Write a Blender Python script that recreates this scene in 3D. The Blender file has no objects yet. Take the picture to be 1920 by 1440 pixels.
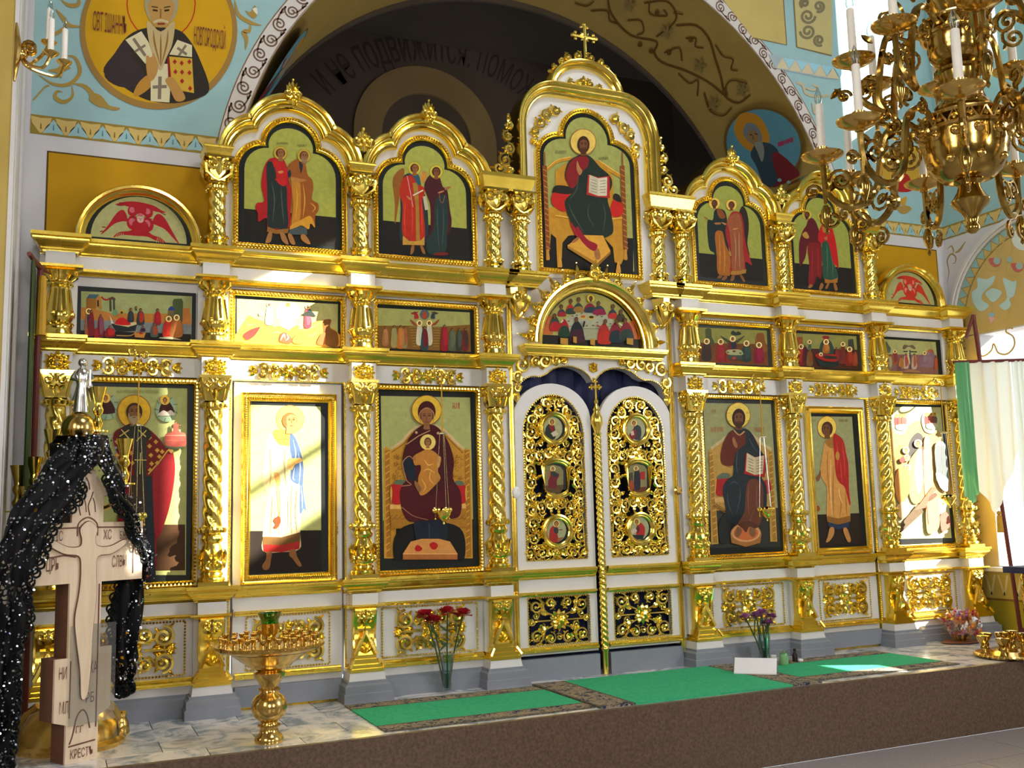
import bpy, math, random
import numpy as np
from mathutils import Vector, Matrix

# ------------------------------------------------------------------ camera, world, sun, window and fill light, exposure
S = 0.62                                   # one drawing unit (icon height = 2) in metres
scene = bpy.context.scene
COL = scene.collection
PI = math.pi
CAM = np.array([-6.0, -10.9111, 1.921]); YAW, PITCH, ROLL, FPX = .4224, .1286, -.0262, 1885.1


def cam_axes():
    f = np.array([math.sin(YAW)*math.cos(PITCH), math.cos(YAW)*math.cos(PITCH), math.sin(PITCH)])
    r = np.array([math.cos(YAW), -math.sin(YAW), 0.0]); u = np.cross(r, f)
    return math.cos(ROLL)*r + math.sin(ROLL)*u, -math.sin(ROLL)*r + math.cos(ROLL)*u, f


AX_R, AX_U, AX_F = cam_axes()
cam = bpy.data.cameras.new('camera'); cam_ob = bpy.data.objects.new('camera', cam); COL.objects.link(cam_ob)
cam.sensor_width = 36.0; cam.sensor_fit = 'HORIZONTAL'; cam.lens = FPX/1920*36
cam.clip_start = .02; cam.clip_end = 200
cam_ob.matrix_world = Matrix(((AX_R[0], AX_U[0], -AX_F[0], CAM[0]*S), (AX_R[1], AX_U[1], -AX_F[1], CAM[1]*S),
                              (AX_R[2], AX_U[2], -AX_F[2], CAM[2]*S), (0, 0, 0, 1)))
scene.camera = cam_ob
vs = scene.view_settings
vs.view_transform = 'Standard'; vs.look = 'None'; vs.gamma = 1.0; vs.use_curve_mapping = False
vs.exposure = 0.0

world = bpy.data.worlds.new('daylight'); scene.world = world; world.use_nodes = True
bg = world.node_tree.nodes['Background']
bg.inputs[0].default_value = (.80, .90, 1.0, 1); bg.inputs[1].default_value = 1.6

SUN = Vector((-1.0, .60, -.64)).normalized()
sl = bpy.data.lights.new('sun', 'SUN'); sl.energy = 42.0; sl.color = (1.0, .95, .84); sl.angle = math.radians(.55)
so = bpy.data.objects.new('sun', sl); COL.objects.link(so); so.location = (6, -8, 14)
so.rotation_euler = SUN.to_track_quat('-Z', 'Y').to_euler()


def nave_light(name, loc, to, sx, sz, watts, color=(1, .97, .92)):
    """daylight entering through one of the nave's windows"""
    l = bpy.data.lights.new(name, 'AREA'); l.shape = 'RECTANGLE'; l.size = sx*S; l.size_y = sz*S
    l.energy = watts; l.color = color
    o = bpy.data.objects.new(name, l); COL.objects.link(o); o.location = [c*S for c in loc]
    o.rotation_euler = Vector([t for t in to]).to_track_quat('-Z', 'Y').to_euler()
    return o


nave_light('daylight_rear_window', (-6.4, -17.2, 4.8), (0, 1, 0), 1.2, 3.6, 150)
nave_light('daylight_rear_window', (1.2, -17.2, 4.8), (0, 1, 0), 1.2, 3.6, 115)
nave_light('daylight_side_window', (6.2, -8.2, 5.0), (-1, .35, 0), 1.4, 3.8, 140)
nave_light('daylight_side_window', (-9.8, -8.5, 5.0), (1, .2, 0), 1.6, 4.0, 95)
nave_light('overhead_fill', (-.5, -6.8, 12.8), (0, .12, -1), 3.2, 3.2, 190, (.93, .97, 1.0))  # added overhead lamp that brightens floor and cornice tops; no dome is built

# ------------------------------------------------------------------ helpers


def ray(px, py): return AX_F + AX_R*(px-960)/FPX - AX_U*(py-720)/FPX
def at_y(px, py, y): d = ray(px, py); return CAM + d*(y-CAM[1])/d[1]
def at_z(px, py, z=0.0): d = ray(px, py); return CAM + d*(z-CAM[2])/d[2]
def at_x(px, py, x): d = ray(px, py); return CAM + d*(x-CAM[0])/d[0]


WL = {}                                    # world position (drawing units) of every object's origin


def tag(o, label=None, cat=None, group=None, kind=None):
    if label: o['label'] = label
    if cat: o['category'] = cat
    if group: o['group'] = group
    if kind: o['kind'] = kind
    return o


def thing(name, loc, label=None, cat=None, group=None, kind=None):
    o = bpy.data.objects.new(name, None); COL.objects.link(o)
    o.location = [c*S for c in loc]; o.empty_display_size = .05
    WL[o] = np.array(loc, float)
    return tag(o, label, cat, group, kind)


class MB:
    """collects shapes in drawing units; build() links them as one mesh object"""

    def __init__(self): self.v = []; self.f = []; self.c = []; self.col = (1, 1, 1)

    def add(self, vs, fs, col=None):
        n = len(self.v); self.v.extend([tuple(map(float, p)) for p in vs])
        self.f.extend([[i+n for i in fc] for fc in fs]); self.c.extend([col or self.col]*len(fs))

    def box(self, x0, x1, y0, y1, z0, z1):
        self.add([(x, y, z) for z in (z0, z1) for y in (y0, y1) for x in (x0, x1)],
                 [(0, 2, 3, 1), (4, 5, 7, 6), (0, 1, 5, 4), (2, 6, 7, 3), (0, 4, 6, 2), (1, 3, 7, 5)])

    def prism(self, poly, y0, y1, plane='xz'):
        """poly in the xz plane (anticlockwise seen from the front), from y0 (front) to y1 (back)"""
        a = sum(p[0]*q[1]-q[0]*p[1] for p, q in zip(poly, poly[1:]+poly[:1]))
        if a < 0: poly = poly[::-1]
        n = len(poly)
        mk = {'xz': lambda p, y: (p[0], y, p[1]), 'xy': lambda p, y: (p[0], p[1], y), 'yz': lambda p, y: (y, p[0], p[1])}[plane]
        vs = [mk(p, y0) for p in poly]+[mk(p, y1) for p in poly]
        fs = [list(range(n)), list(range(2*n-1, n-1, -1))]+[(i, n+i, n+(i+1) % n, (i+1) % n) for i in range(n)]
        self.add(vs, fs)

    def ring(self, outer, inner, y0, y1):
        """flat band between two closed outlines with equal point counts, with thickness"""
        n = len(outer); vs = [(p[0], y, p[1]) for y in (y0, y1) for p in outer]+[(p[0], y, p[1]) for y in (y0, y1) for p in inner]
        fs = []
        for i in range(n):
            j = (i+1) % n
            fs += [(i, j, 2*n+j, 2*n+i), (n+i, 3*n+i, 3*n+j, n+j), (i, n+i, n+j, j), (2*n+i, 2*n+j, 3*n+j, 3*n+i)]
        self.add(vs, fs)

    def lathe(self, prof, c=(0, 0, 0), n=16, sx=1, sy=1, flute=None):
        vs = []; m = len(prof)
        for k, (r_, z) in enumerate(prof):
            for i in range(n):
                a = 2*PI*i/n; rr = r_*(1 if flute is None else flute(k, a))
                vs.append((c[0]+rr*math.cos(a)*sx, c[1]+rr*math.sin(a)*sy, c[2]+z))
        fs = [(k*n+i, k*n+(i+1) % n, (k+1)*n+(i+1) % n, (k+1)*n+i) for k in range(m-1) for i in range(n)]
        if prof[0][0] > 1e-5: fs.append(list(range(n-1, -1, -1)))
        if prof[-1][0] > 1e-5: fs.append([(m-1)*n+i for i in range(n)])
        self.add(vs, fs)

    def tube(self, pts, rad, n=6, cap=True, flat=1.0, up=(0, 1, 0)):
        P = [np.array(p, float) for p in pts]; m = len(P)
        if not hasattr(rad, '__len__'): rad = [rad]*m
        vs = []; prev = None
        for k in range(m):
            t = P[min(k+1, m-1)]-P[max(k-1, 0)]; t /= (np.linalg.norm(t)+1e-12)
            if prev is None:
                a = np.array(up, float)
                if abs(a@t) > .95: a = np.array([1.0, 0, 0]) if abs(t[0]) < .9 else np.array([0, 0, 1.0])
            else: a = prev
            a = a-t*(a@t); a /= (np.linalg.norm(a)+1e-12); prev = a; b = np.cross(t, a)
            for i in range(n):
                q = 2*PI*i/n; vs.append(P[k]+rad[k]*(a*math.cos(q)*flat+b*math.sin(q)))
        fs = [(k*n+i, k*n+(i+1) % n, (k+1)*n+(i+1) % n, (k+1)*n+i) for k in range(m-1) for i in range(n)]
        if cap: fs += [list(range(n-1, -1, -1)), [(m-1)*n+i for i in range(n)]]
        self.add(vs, fs)

    def ball(self, c, r, nu=8, nv=5, s=(1, 1, 1)):
        vs = [(c[0], c[1], c[2]-r*s[2])]
        for k in range(1, nv):
            t = PI*k/nv
            for i in range(nu):
                a = 2*PI*i/nu; vs.append((c[0]+r*s[0]*math.sin(t)*math.cos(a), c[1]+r*s[1]*math.sin(t)*math.sin(a), c[2]-r*s[2]*math.cos(t)))
        vs.append((c[0], c[1], c[2]+r*s[2])); L = len(vs)-1
        fs = [(0, 1+(i+1) % nu, 1+i) for i in range(nu)]
        fs += [(1+k*nu+i, 1+k*nu+(i+1) % nu, 1+(k+1)*nu+(i+1) % nu, 1+(k+1)*nu+i) for k in range(nv-2) for i in range(nu)]
        fs += [(L, 1+(nv-2)*nu+i, 1+(nv-2)*nu+(i+1) % nu) for i in range(nu)]
        self.add(vs, fs)

    def leaf(self, x, z, ang, L, W, y=0.0, h=.03, curl=0.0):
        """carved leaf lying in the xz plane: pointed outline, raised midrib"""
        k = 5; vs = []; fs = []; ca, sa = math.cos(ang), math.sin(ang)
        for i in range(k):
            t = i/(k-1); w = W*math.sin(PI*min(1, t*.93+.05))**.8; b = curl*t*t*L; px = L*t
            for o, hh in ((-w/2, .0), (0, h*math.sin(PI*(t*.85+.1))), (w/2, .0)):
                u_, v_ = px, b+o
                vs.append((x+u_*ca-v_*sa, y-hh, z+u_*sa+v_*ca))
        for i in range(k-1):
            for j in (0, 1): a = i*3+j; fs.append((a, a+3, a+4, a+1))
        self.add(vs, fs)

    def sweep_plan(self, path, prof, z=0.0, closed=False, back=None):
        """moulding: profile [(out, z)] carried along plan polyline [(x, y)], mitred; outward = right of travel"""
        P = [np.array(p, float) for p in path]; m = len(P); rings = []
        prof = list(prof)
        if back is not None: prof = [(back, prof[0][1])]+prof+[(back, prof[-1][1])]
        for i in range(m):
            d1 = P[i]-P[i-1] if (i > 0 or closed) else P[1]-P[0]
            d2 = P[(i+1) % m]-P[i] if (i < m-1 or closed) else P[-1]-P[-2]
            d1 = d1/np.linalg.norm(d1); d2 = d2/np.linalg.norm(d2)
            n1 = np.array([d1[1], -d1[0]]); n2 = np.array([d2[1], -d2[0]])
            mv = (n1+n2)/max(.15, 1+n1@n2)
            rings.append([(P[i][0]+mv[0]*o, P[i][1]+mv[1]*o, z+h) for o, h in prof])
        k = len(prof); vs = [p for r_ in rings for p in r_]; fs = []
        for i in range(m if closed else m-1):
            j = (i+1) % m
            for q in range(k-1): fs.append((i*k+q, j*k+q, j*k+q+1, i*k+q+1))
        if not closed: fs += [list(range(k-1, -1, -1)), [(m-1)*k+q for q in range(k)]]
        self.add(vs, fs)

    def sweep_xz(self, path, prof, y=0.0, closed=True):
        """frame moulding: profile [(out, height)] along an outline in xz; out = to the left of travel when positive"""
        P = [np.array(p, float) for p in path]; m = len(P); k = len(prof); vs = []; fs = []
        for i in range(m):
            d1 = P[i]-P[i-1] if (i > 0 or closed) else P[1]-P[0]
            d2 = P[(i+1) % m]-P[i] if (i < m-1 or closed) else P[-1]-P[-2]
            d1 = d1/np.linalg.norm(d1); d2 = d2/np.linalg.norm(d2)
            n1 = np.array([-d1[1], d1[0]]); n2 = np.array([-d2[1], d2[0]]); mv = (n1+n2)/max(.35, 1+n1@n2)
            for o, h in prof: q = P[i]+mv*o; vs.append((q[0], y-h, q[1]))
        for i in range(m if closed else m-1):
            j = (i+1) % m
            for q in range(k-1): fs.append((i*k+q, i*k+q+1, j*k+q+1, j*k+q))
        if not closed: fs += [list(range(k)), [(m-1)*k+q for q in range(k-1, -1, -1)]]
        self.add(vs, fs)

    def beads(self, path, r, step, y=0.0, closed=False, skip=0):
        """row of small beads along a polyline in xz"""
        P = [np.array(p, float) for p in path]
        if closed: P.append(P[0])
        for a, b in zip(P, P[1:]):
            L = np.linalg.norm(b-a); n = max(1, int(round(L/step)))
            for i in range(n):
                q = a+(b-a)*(i+.5)/n; self.ball((q[0], y, q[1]), r, 5, 3)

    def build(self, name, mat, parent=None, org=None, sharp=35, smooth=True, kind=None):
        if parent is not None: o0 = WL[parent]
        else: o0 = np.array(org if org is not None else (0, 0, 0), float)
        me = bpy.data.meshes.new(name)
        me.from_pydata([((p[0]-o0[0])*S, (p[1]-o0[1])*S, (p[2]-o0[2])*S) for p in self.v], [], self.f)
        if any(c != (1, 1, 1) for c in self.c):
            at = me.color_attributes.new('paint', 'FLOAT_COLOR', 'CORNER')
            arr = np.ones((len(me.loops), 4), np.float32)
            ls = np.zeros(len(me.polygons), np.int32); lt = np.zeros(len(me.polygons), np.int32)
            me.polygons.foreach_get('loop_start', ls); me.polygons.foreach_get('loop_total', lt)
            cols = np.array(self.c, np.float32)[:, :3]
            arr[:, :3] = np.repeat(cols, lt, axis=0)
            at.data.foreach_set('color', arr.ravel())
        me.materials.append(M[mat] if isinstance(mat, str) else mat)
        if smooth:
            me.polygons.foreach_set('use_smooth', np.ones(len(me.polygons), bool))
            me.update(); me.set_sharp_from_angle(angle=math.radians(sharp))
        me.update()
        o = bpy.data.objects.new(name, me); COL.objects.link(o)
        if parent is not None: o.parent = parent; WL[o] = o0
        else: o.location = o0*S; WL[o] = o0
        if kind: o['kind'] = kind
        return o


def clone(o, loc, parent=None, mirror=False):
    """copy of an object and its children (mesh data shared) at another place"""
    c = o.copy(); COL.objects.link(c); c.parent = parent
    base = WL[parent] if parent is not None else np.zeros(3)
    c.location = [(l-b)*S for l, b in zip(loc, base)]; WL[c] = np.array(loc, float)
    if mirror: c.scale = (-1, 1, 1)
    for ch in list(o.children):
        k = ch.copy(); COL.objects.link(k); k.parent = c; WL[k] = WL[c]
        for g in list(ch.children):
            q = g.copy(); COL.objects.link(q); q.parent = k; WL[q] = WL[c]
    return c


def place(o, loc, parent=None):
    """moves a prototype built around the origin"""
    base = WL[parent] if parent is not None else np.zeros(3)
    o.parent = parent; o.location = [(l-b)*S for l, b in zip(loc, base)]; WL[o] = np.array(loc, float)
    for ch in o.children: WL[ch] = WL[o]
    return o


def arc(cx, cz, rx, rz, a0, a1, n): return [(cx+rx*math.cos(a0+(a1-a0)*i/n), cz+rz*math.sin(a0+(a1-a0)*i/n)) for i in range(n+1)]


def smooth_loop(pts, k=4):
    """closed Catmull-Rom through the points"""
    P = [np.array(p, float) for p in pts]; n = len(P); out = []
    for i in range(n):
        a, b, c, d = P[i-1], P[i], P[(i+1) % n], P[(i+2) % n]
        for j in range(k):
            t = j/k; out.append(tuple(.5*((2*b)+(c-a)*t+(2*a-5*b+4*c-d)*t*t+(3*b-a-3*c+d)*t**3)))
    return out


def smooth_line(pts, k=5):
    P = [np.array(p, float) for p in pts]; P = [2*P[0]-P[1]]+P+[2*P[-1]-P[-2]]; out = []
    for i in range(1, len(P)-2):
        a, b, c, d = P[i-1:i+3]
        for j in range(k):
            t = j/k; out.append(tuple(.5*((2*b)+(c-a)*t+(2*a-5*b+4*c-d)*t*t+(3*b-a-3*c+d)*t**3)))
    out.append(tuple(P[-2])); return out


def spiral(cx, cz, R, a0, turns, r_in=.12, n=None, ccw=1):
    """points from the outside in"""
    n = n or max(8, int(14*turns)); out = []
    for i in range(n+1):
        t = i/n; a = a0+ccw*2*PI*turns*t; q = R*(1-t*(1-r_in)); out.append((cx+q*math.cos(a), cz+q*math.sin(a)))
    return out


# ------------------------------------------------------------------ materials (procedural)
M = {}


def nodes(name):
    m = bpy.data.materials.new(name); m.use_nodes = True; M[name] = m
    nt = m.node_tree; b = nt.nodes['Principled BSDF']
    return m, nt, b


def N(nt, t, **kw):
    n = nt.nodes.new(t)
    for k, v in kw.items():
        if k.startswith('_'): setattr(n, k[1:], v)
        else: n.inputs[k.replace('__', ' ')].default_value = v
    return n


def rgb(h):
    """sRGB hex to linear"""
    h = h.lstrip('#'); out = []
    for i in (0, 2, 4):
        c = int(h[i:i+2], 16)/255; out.append(c/12.92 if c <= .04045 else ((c+.055)/1.055)**2.4)
    return tuple(out)


def mat_noise(name, c1, c2, scale=8, rough=.5, metal=0, bump=0, bscale=60, detail=4, coat=0, spec=.5, stretch=None, rough2=None):
    m, nt, b = nodes(name); tc = N(nt, 'ShaderNodeTexCoord')
    mp = N(nt, 'ShaderNodeMapping'); nt.links.new(tc.outputs['Object'], mp.inputs[0])
    if stretch: mp.inputs['Scale'].default_value = stretch
    nz = N(nt, 'ShaderNodeTexNoise', Scale=scale, Detail=detail, Roughness=.6); nt.links.new(mp.outputs[0], nz.inputs['Vector'])
    cr = N(nt, 'ShaderNodeValToRGB'); cr.color_ramp.elements[0].position = .3; cr.color_ramp.elements[1].position = .7
    cr.color_ramp.elements[0].color = (*c1, 1); cr.color_ramp.elements[1].color = (*c2, 1)
    nt.links.new(nz.outputs['Fac'], cr.inputs[0]); nt.links.new(cr.outputs[0], b.inputs['Base Color'])
    b.inputs['Roughness'].default_value = rough; b.inputs['Metallic'].default_value = metal
    b.inputs['Specular IOR Level'].default_value = spec
    if coat: b.inputs['Coat Weight'].default_value = coat; b.inputs['Coat Roughness'].default_value = .12
    if rough2 is not None:
        mr = N(nt, 'ShaderNodeMapRange'); mr.inputs['To Min'].default_value = rough; mr.inputs['To Max'].default_value = rough2
        nt.links.new(nz.outputs['Fac'], mr.inputs['Value']); nt.links.new(mr.outputs[0], b.inputs['Roughness'])
    if bump:
        n2 = N(nt, 'ShaderNodeTexNoise', Scale=bscale, Detail=3); nt.links.new(mp.outputs[0], n2.inputs['Vector'])
        bp = N(nt, 'ShaderNodeBump', Strength=bump, Distance=.01); nt.links.new(n2.outputs['Fac'], bp.inputs['Height'])
        nt.links.new(bp.outputs[0], b.inputs['Normal'])
    return m


mat_noise('gold', (.86, .64, .12), (1.0, .78, .19), 9, .12, 1, .025, 40, rough2=.24)
mat_noise('gold_flat', (.82, .59, .075), (.94, .70, .12), 5, .18, 1, .03, 18, rough2=.34)
mat_noise('brass', (.62, .40, .10), (.86, .60, .20), 14, .12, 1, .05, 30, rough2=.26)
mat_noise('brass_dark', (.36, .23, .05), (.58, .39, .11), 16, .08, 1, .06, 30, rough2=.24)
mat_noise('white_paint', (.60, .585, .58), (.665, .65, .64), 3, .42, 0, .03, 40)
mat_noise('grey_paint', (.20, .215, .255), (.24, .255, .30), 4, .5, 0, .04, 40)
mat_noise('wood', (.70, .53, .37), (.80, .64, .47), 5, .55, 0, .08, 50, stretch=(8, 8, .8))
mat_noise('wood_cut', (.55, .38, .24), (.62, .45, .29), 5, .6, 0, .08, 50, stretch=(8, 8, .8))
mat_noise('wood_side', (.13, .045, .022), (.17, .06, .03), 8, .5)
mat_noise('black_board', (.006, .008, .008), (.010, .012, .012), 6, .38, spec=.22)
mat_noise('candle', (.78, .74, .68), (.88, .85, .80), 8, .35, spec=.4)
mat_noise('navy_cloth', (.008, .010, .05), (.016, .022, .10), 5, .7, 0, .1, 80)
mat_noise('green_carpet', (.04, .38, .18), (.065, .48, .24), 40, .95, 0, .5, 300, spec=.1)
mat_noise('card', (.74, .72, .76), (.80, .78, .82), 3, .6)


def mat_paint(name, rough=.35, coat=.25, grain=.10, scale=30):
    """flat painted colours carried per face"""
    m, nt, b = nodes(name); at = N(nt, 'ShaderNodeVertexColor'); at.layer_name = 'paint'
    tc = N(nt, 'ShaderNodeTexCoord'); nz = N(nt, 'ShaderNodeTexNoise', Scale=scale, Detail=5, Roughness=.65)
    nt.links.new(tc.outputs['Object'], nz.inputs['Vector'])
    mr = N(nt, 'ShaderNodeMapRange'); mr.inputs['From Min'].default_value = .25; mr.inputs['From Max'].default_value = .75
    mr.inputs['To Min'].default_value = 1-grain; mr.inputs['To Max'].default_value = 1+grain
    nt.links.new(nz.outputs['Fac'], mr.inputs['Value'])
    vm = N(nt, 'ShaderNodeVectorMath'); vm.operation = 'SCALE'
    nt.links.new(at.outputs['Color'], vm.inputs[0]); nt.links.new(mr.outputs[0], vm.inputs['Scale'])
    nt.links.new(vm.outputs[0], b.inputs['Base Color'])
    b.inputs['Roughness'].default_value = rough; b.inputs['Coat Weight'].default_value = coat; b.inputs['Coat Roughness'].default_value = .1
    b.inputs['Specular IOR Level'].default_value = .18
    return m


mat_paint('icon_paint', .55, .03, .16, 26)
mat_paint('wall_paint', .75, 0, .06, 6)
# ------------------------------------------------------------------ painting helper: flat layers of colour on a real surface
class Paint:
    """flat coloured shapes laid on a plane (or vault), each layer a hair in front of the last"""

    def __init__(self, y=0.0, o=(0, 0), s=1.0, eps=.0002, fn=None):
        self.mb = MB(); self.y = y; self.o = o; self.s = s; self.k = 1; self.eps = eps; self.fn = fn

    def pt(self, p):
        px, py = self.o[0]+p[0]/self.s, self.o[1]+p[1]/self.s
        if self.fn: return self.fn(px, py, self.k*self.eps)
        q = at_y(px, py, self.y); return (q[0], self.y-self.k*self.eps, q[2])

    def face(self, pts, col):
        q = [self.pt(p) for p in pts]
        self.mb.add(q, [list(range(len(q)))], rgb(col) if isinstance(col, str) else col); self.k += 1

    def poly(self, pts, col): self.face(pts, col)
    def blob(self, pts, col, k=4): self.face(smooth_loop(pts, k), col)
    def disc(self, c, r, col, ry=None, n=20): self.face([(c[0]+r*math.cos(2*PI*i/n), c[1]+(ry or r)*math.sin(2*PI*i/n)) for i in range(n)], col)

    def line(self, pts, w, col, smooth=True, taper=False):
        P = [np.array(p, float) for p in (smooth_line(pts, 4) if smooth and len(pts) > 2 else pts)]
        n = len(P); L = []; R = []
        for i in range(n):
            t = P[min(i+1, n-1)]-P[max(i-1, 0)]; t /= (np.linalg.norm(t)+1e-9); nn = np.array([-t[1], t[0]])
            h = w/2*(1 if not taper else max(.15, math.sin(PI*(i+.6)/(n+.2)))); L.append(P[i]+nn*h); R.append(P[i]-nn*h)
        q = [self.pt(p) for p in L]+[self.pt(p) for p in R]
        self.mb.add(q, [(i, i+1, n+i+1, n+i) for i in range(n-1)], rgb(col)); self.k += 1

    def circle(self, c, r, w, col, ry=None, a0=0, a1=2*PI, n=26):
        self.line([(c[0]+r*math.cos(a0+(a1-a0)*i/n), c[1]+(ry or r)*math.sin(a0+(a1-a0)*i/n)) for i in range(n+1)], w, col, smooth=False)

    def scroll(self, c, R, a0, turns, w, col, ccw=1):
        self.line(spiral(c[0], c[1], R, a0, turns, .15, ccw=ccw), w, col, smooth=False)

    def glyphs(self, x, y, w, h, n, col, th, seed=1, slope=0.0):
        """row of narrow vyaz-like painted letters too small to read"""
        rnd = random.Random(seed)
        for i in range(n):
            a = x+w*i/n; b = a+w/n*.62; yy = y+slope*(a-x)
            self.line([(a, yy), (a, yy+h)], th, col, smooth=False)
            q = rnd.random()
            if q < .6: self.line([(b, yy), (b, yy+h*(1 if q < .4 else .55))], th, col, smooth=False)
            if q < .8: self.line([(a, yy+h*rnd.choice((.1, .45, .9))), (b, yy+h*rnd.choice((.1, .5, .9)))], th, col, smooth=False)

    def build(self, name, parent, mat='icon_paint', **kw): return self.mb.build(name, mat, parent, smooth=False, **kw)


def text_mesh(name, body, size, mat, place_fn, parent, k=.001, width=None):
    """real lettering: glyph outlines turned into a flat mesh and laid on a surface"""
    cu = bpy.data.curves.new(name, 'FONT'); cu.body = body; cu.size = 1; cu.align_x = 'CENTER'; cu.align_y = 'CENTER'; cu.resolution_u = 2
    tmp = bpy.data.objects.new('tmp', cu); COL.objects.link(tmp)
    dg = bpy.context.evaluated_depsgraph_get(); me0 = bpy.data.meshes.new_from_object(tmp.evaluated_get(dg))
    xs = [v.co.x for v in me0.vertices] or [0]; W0 = max(xs)-min(xs)
    sx = size if width is None else width/W0
    mb = MB(); mb.add([place_fn(v.co.x*sx, v.co.y*size) for v in me0.vertices], [list(p.vertices) for p in me0.polygons])
    bpy.data.objects.remove(tmp); bpy.data.curves.remove(cu); bpy.data.meshes.remove(me0)
    return mb.build(name, mat, parent, smooth=False)


# ------------------------------------------------------------------ the setting
YW = .22; XL = -6.40; XR = 6.42; ZC = 5.285; RA = 4.37; YA = 2.15; ZN = -.765; YS = -2.0; ZTOP = 13.0
mat_noise('plaster_white', (.54, .53, .55), (.60, .59, .60), 2, .8, 0, .05, 60)
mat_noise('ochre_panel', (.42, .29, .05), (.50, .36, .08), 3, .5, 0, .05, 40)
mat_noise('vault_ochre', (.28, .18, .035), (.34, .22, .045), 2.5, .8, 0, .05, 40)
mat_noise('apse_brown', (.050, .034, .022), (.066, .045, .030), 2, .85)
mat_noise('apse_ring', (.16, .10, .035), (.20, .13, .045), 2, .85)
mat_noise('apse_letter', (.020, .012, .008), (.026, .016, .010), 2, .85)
mat_noise('nave_wall', (.30, .25, .15), (.36, .30, .19), 1.5, .8)
mat_noise('ceiling_paint', (.20, .22, .23), (.26, .23, .17), 1.0, .9)
mat_noise('granite', (.060, .036, .022), (.16, .10, .068), 55, .30, 0, .05, 120, detail=8, spec=.5)
mat_noise('nave_stone', (.22, .195, .19), (.34, .30, .29), 40, .35, 0, .05, 120, detail=8)
mat_noise('joint', (.05, .045, .045), (.07, .06, .06), 40, .7)
mat_noise('letter_red', (.13, .012, .008), (.16, .016, .010), 8, .7)

# back wall with the great arch
m = MB()
pl = [(-6.86, 0), (-RA, 0), (-RA, ZC)]+[(p[0], p[1]) for p in arc(0, ZC, RA, RA, PI, 0, 48)]+[(RA, 0), (XR, 0), (XR, ZTOP), (-6.86, ZTOP)]
m.prism(pl, YW, YW+.12); wall_back = m.build('wall_back', 'plaster_white', smooth=False); tag(wall_back, kind='structure')
m = MB(); n = 48
for y0 in np.linspace(YW+.001, YA, 5)[:-1]:
    y1 = y0+(YA-YW)/4
    a = arc(0, ZC, RA, RA, PI+.0, 0, n); q = [(-RA, 0)]+a+[(RA, 0)]
    vs = [(p[0]*(1-.02*(y-YW)/(YA-YW)), y, p[1]) for y in (y0, y1) for p in q]; k = len(q)
    m.add(vs, [(i, i+1, k+i+1, k+i) for i in range(k-1)])
vault = m.build('ceiling_arch', 'vault_ochre', sharp=60); tag(vault, kind='structure')
m = MB(); m.box(-4.5, 4.5, 4.6, 4.7, 0, 10); m.box(-4.6, -4.5, YA, 4.7, 0, 10); m.box(4.5, 4.6, YA, 4.7, 0, 10); m.box(-4.6, 4.6, YA, 4.7, 10, 10.1)
a = [(-4.5, 0)]+[(-RA*.98, 0)]+arc(0, ZC, RA*.98, RA*.98, PI, 0, 48)+[(RA*.98, 0), (4.5, 0), (4.5, 10), (-4.5, 10)]
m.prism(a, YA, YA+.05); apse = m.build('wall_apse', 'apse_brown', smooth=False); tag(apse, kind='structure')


def apse_pt(px, py, off): q = at_y(px, py, 4.6); return (q[0], 4.6-off-.01, q[2])


p = Paint(fn=apse_pt)
m = MB(); c0 = at_y(800, 300, 4.6); r1 = abs(at_y(662, 300, 4.6)[0]-c0[0]); r2 = abs(at_y(715, 300, 4.6)[0]-c0[0])
po = [(c0[0]-r1, 0)]+arc(c0[0], at_y(800, 262, 4.6)[2], r1, r1, PI, 0, 30)+[(c0[0]+r1, 0)]
pi_ = [(c0[0]-r2, 0)]+arc(c0[0], at_y(800, 262, 4.6)[2], r2, r2, PI, 0, 30)+[(c0[0]+r2, 0)]
m.ring(po+[], pi_+[], 4.54, 4.6); m.build('window_surround', 'apse_ring', apse)
words = 'и не подвижится. поможетъ'
pc = at_y(840, 400, 4.6); RT = at_y(840, 92, 4.6)[2]-pc[2]


def letter_pos(x, z):
    a = PI/2+.02-x/RT; r_ = RT+z; return (pc[0]+r_*math.cos(a), 4.585, pc[2]+r_*math.sin(a))


text_mesh('inscription', words, .86, 'apse_letter', letter_pos, apse, width=4.9)

# left wall with its pilaster, right wall pierced by windows and by slits cut for sun patches, nave shell
PX = -6.46; PY = -1.40                          # pier at the left: inner face and front face
m = MB(); m.box(-6.86, PX, PY, YW+.12, ZN, ZTOP); m.box(-10.4, -6.86, -1.6, -1.2, ZN, ZTOP); wall_left = m.build('wall_left', 'plaster_white', smooth=False); tag(wall_left, kind='structure')
m = MB(); m.box(-6.70, PX-.035, PY-.012, PY, ZN, ZTOP); m.build('ochre_panel', 'ochre_panel', wall_left, smooth=False)
m = MB(); m.box(-6.86, -6.70, PY-.03, PY, ZN, ZTOP); m.box(PX-.035, PX, PY-.02, PY, ZN, ZTOP); m.box(PX, PX+.012, PY+.1, PY+.4, ZN, ZTOP); m.box(PX, PX+.02, -.35, -.05, ZN, ZTOP)
m.build('pilaster', 'white_paint', wall_left, smooth=False)
m = MB()
m.box(-10.4, -10, -18, -1.2, ZN, ZTOP); tag(m.build('wall_nave', 'nave_wall', smooth=False), kind='structure')
m = MB(); m.box(-10.4, XR+.4, -18.4, -18, ZN, ZTOP); tag(m.build('wall_rear', 'nave_wall', smooth=False), kind='structure')
m = MB(); m.box(-10.4, XR+.4, -18.4, 5, ZTOP, ZTOP+.3); tag(m.build('ceiling', 'ceiling_paint', smooth=False), kind='structure')

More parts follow.
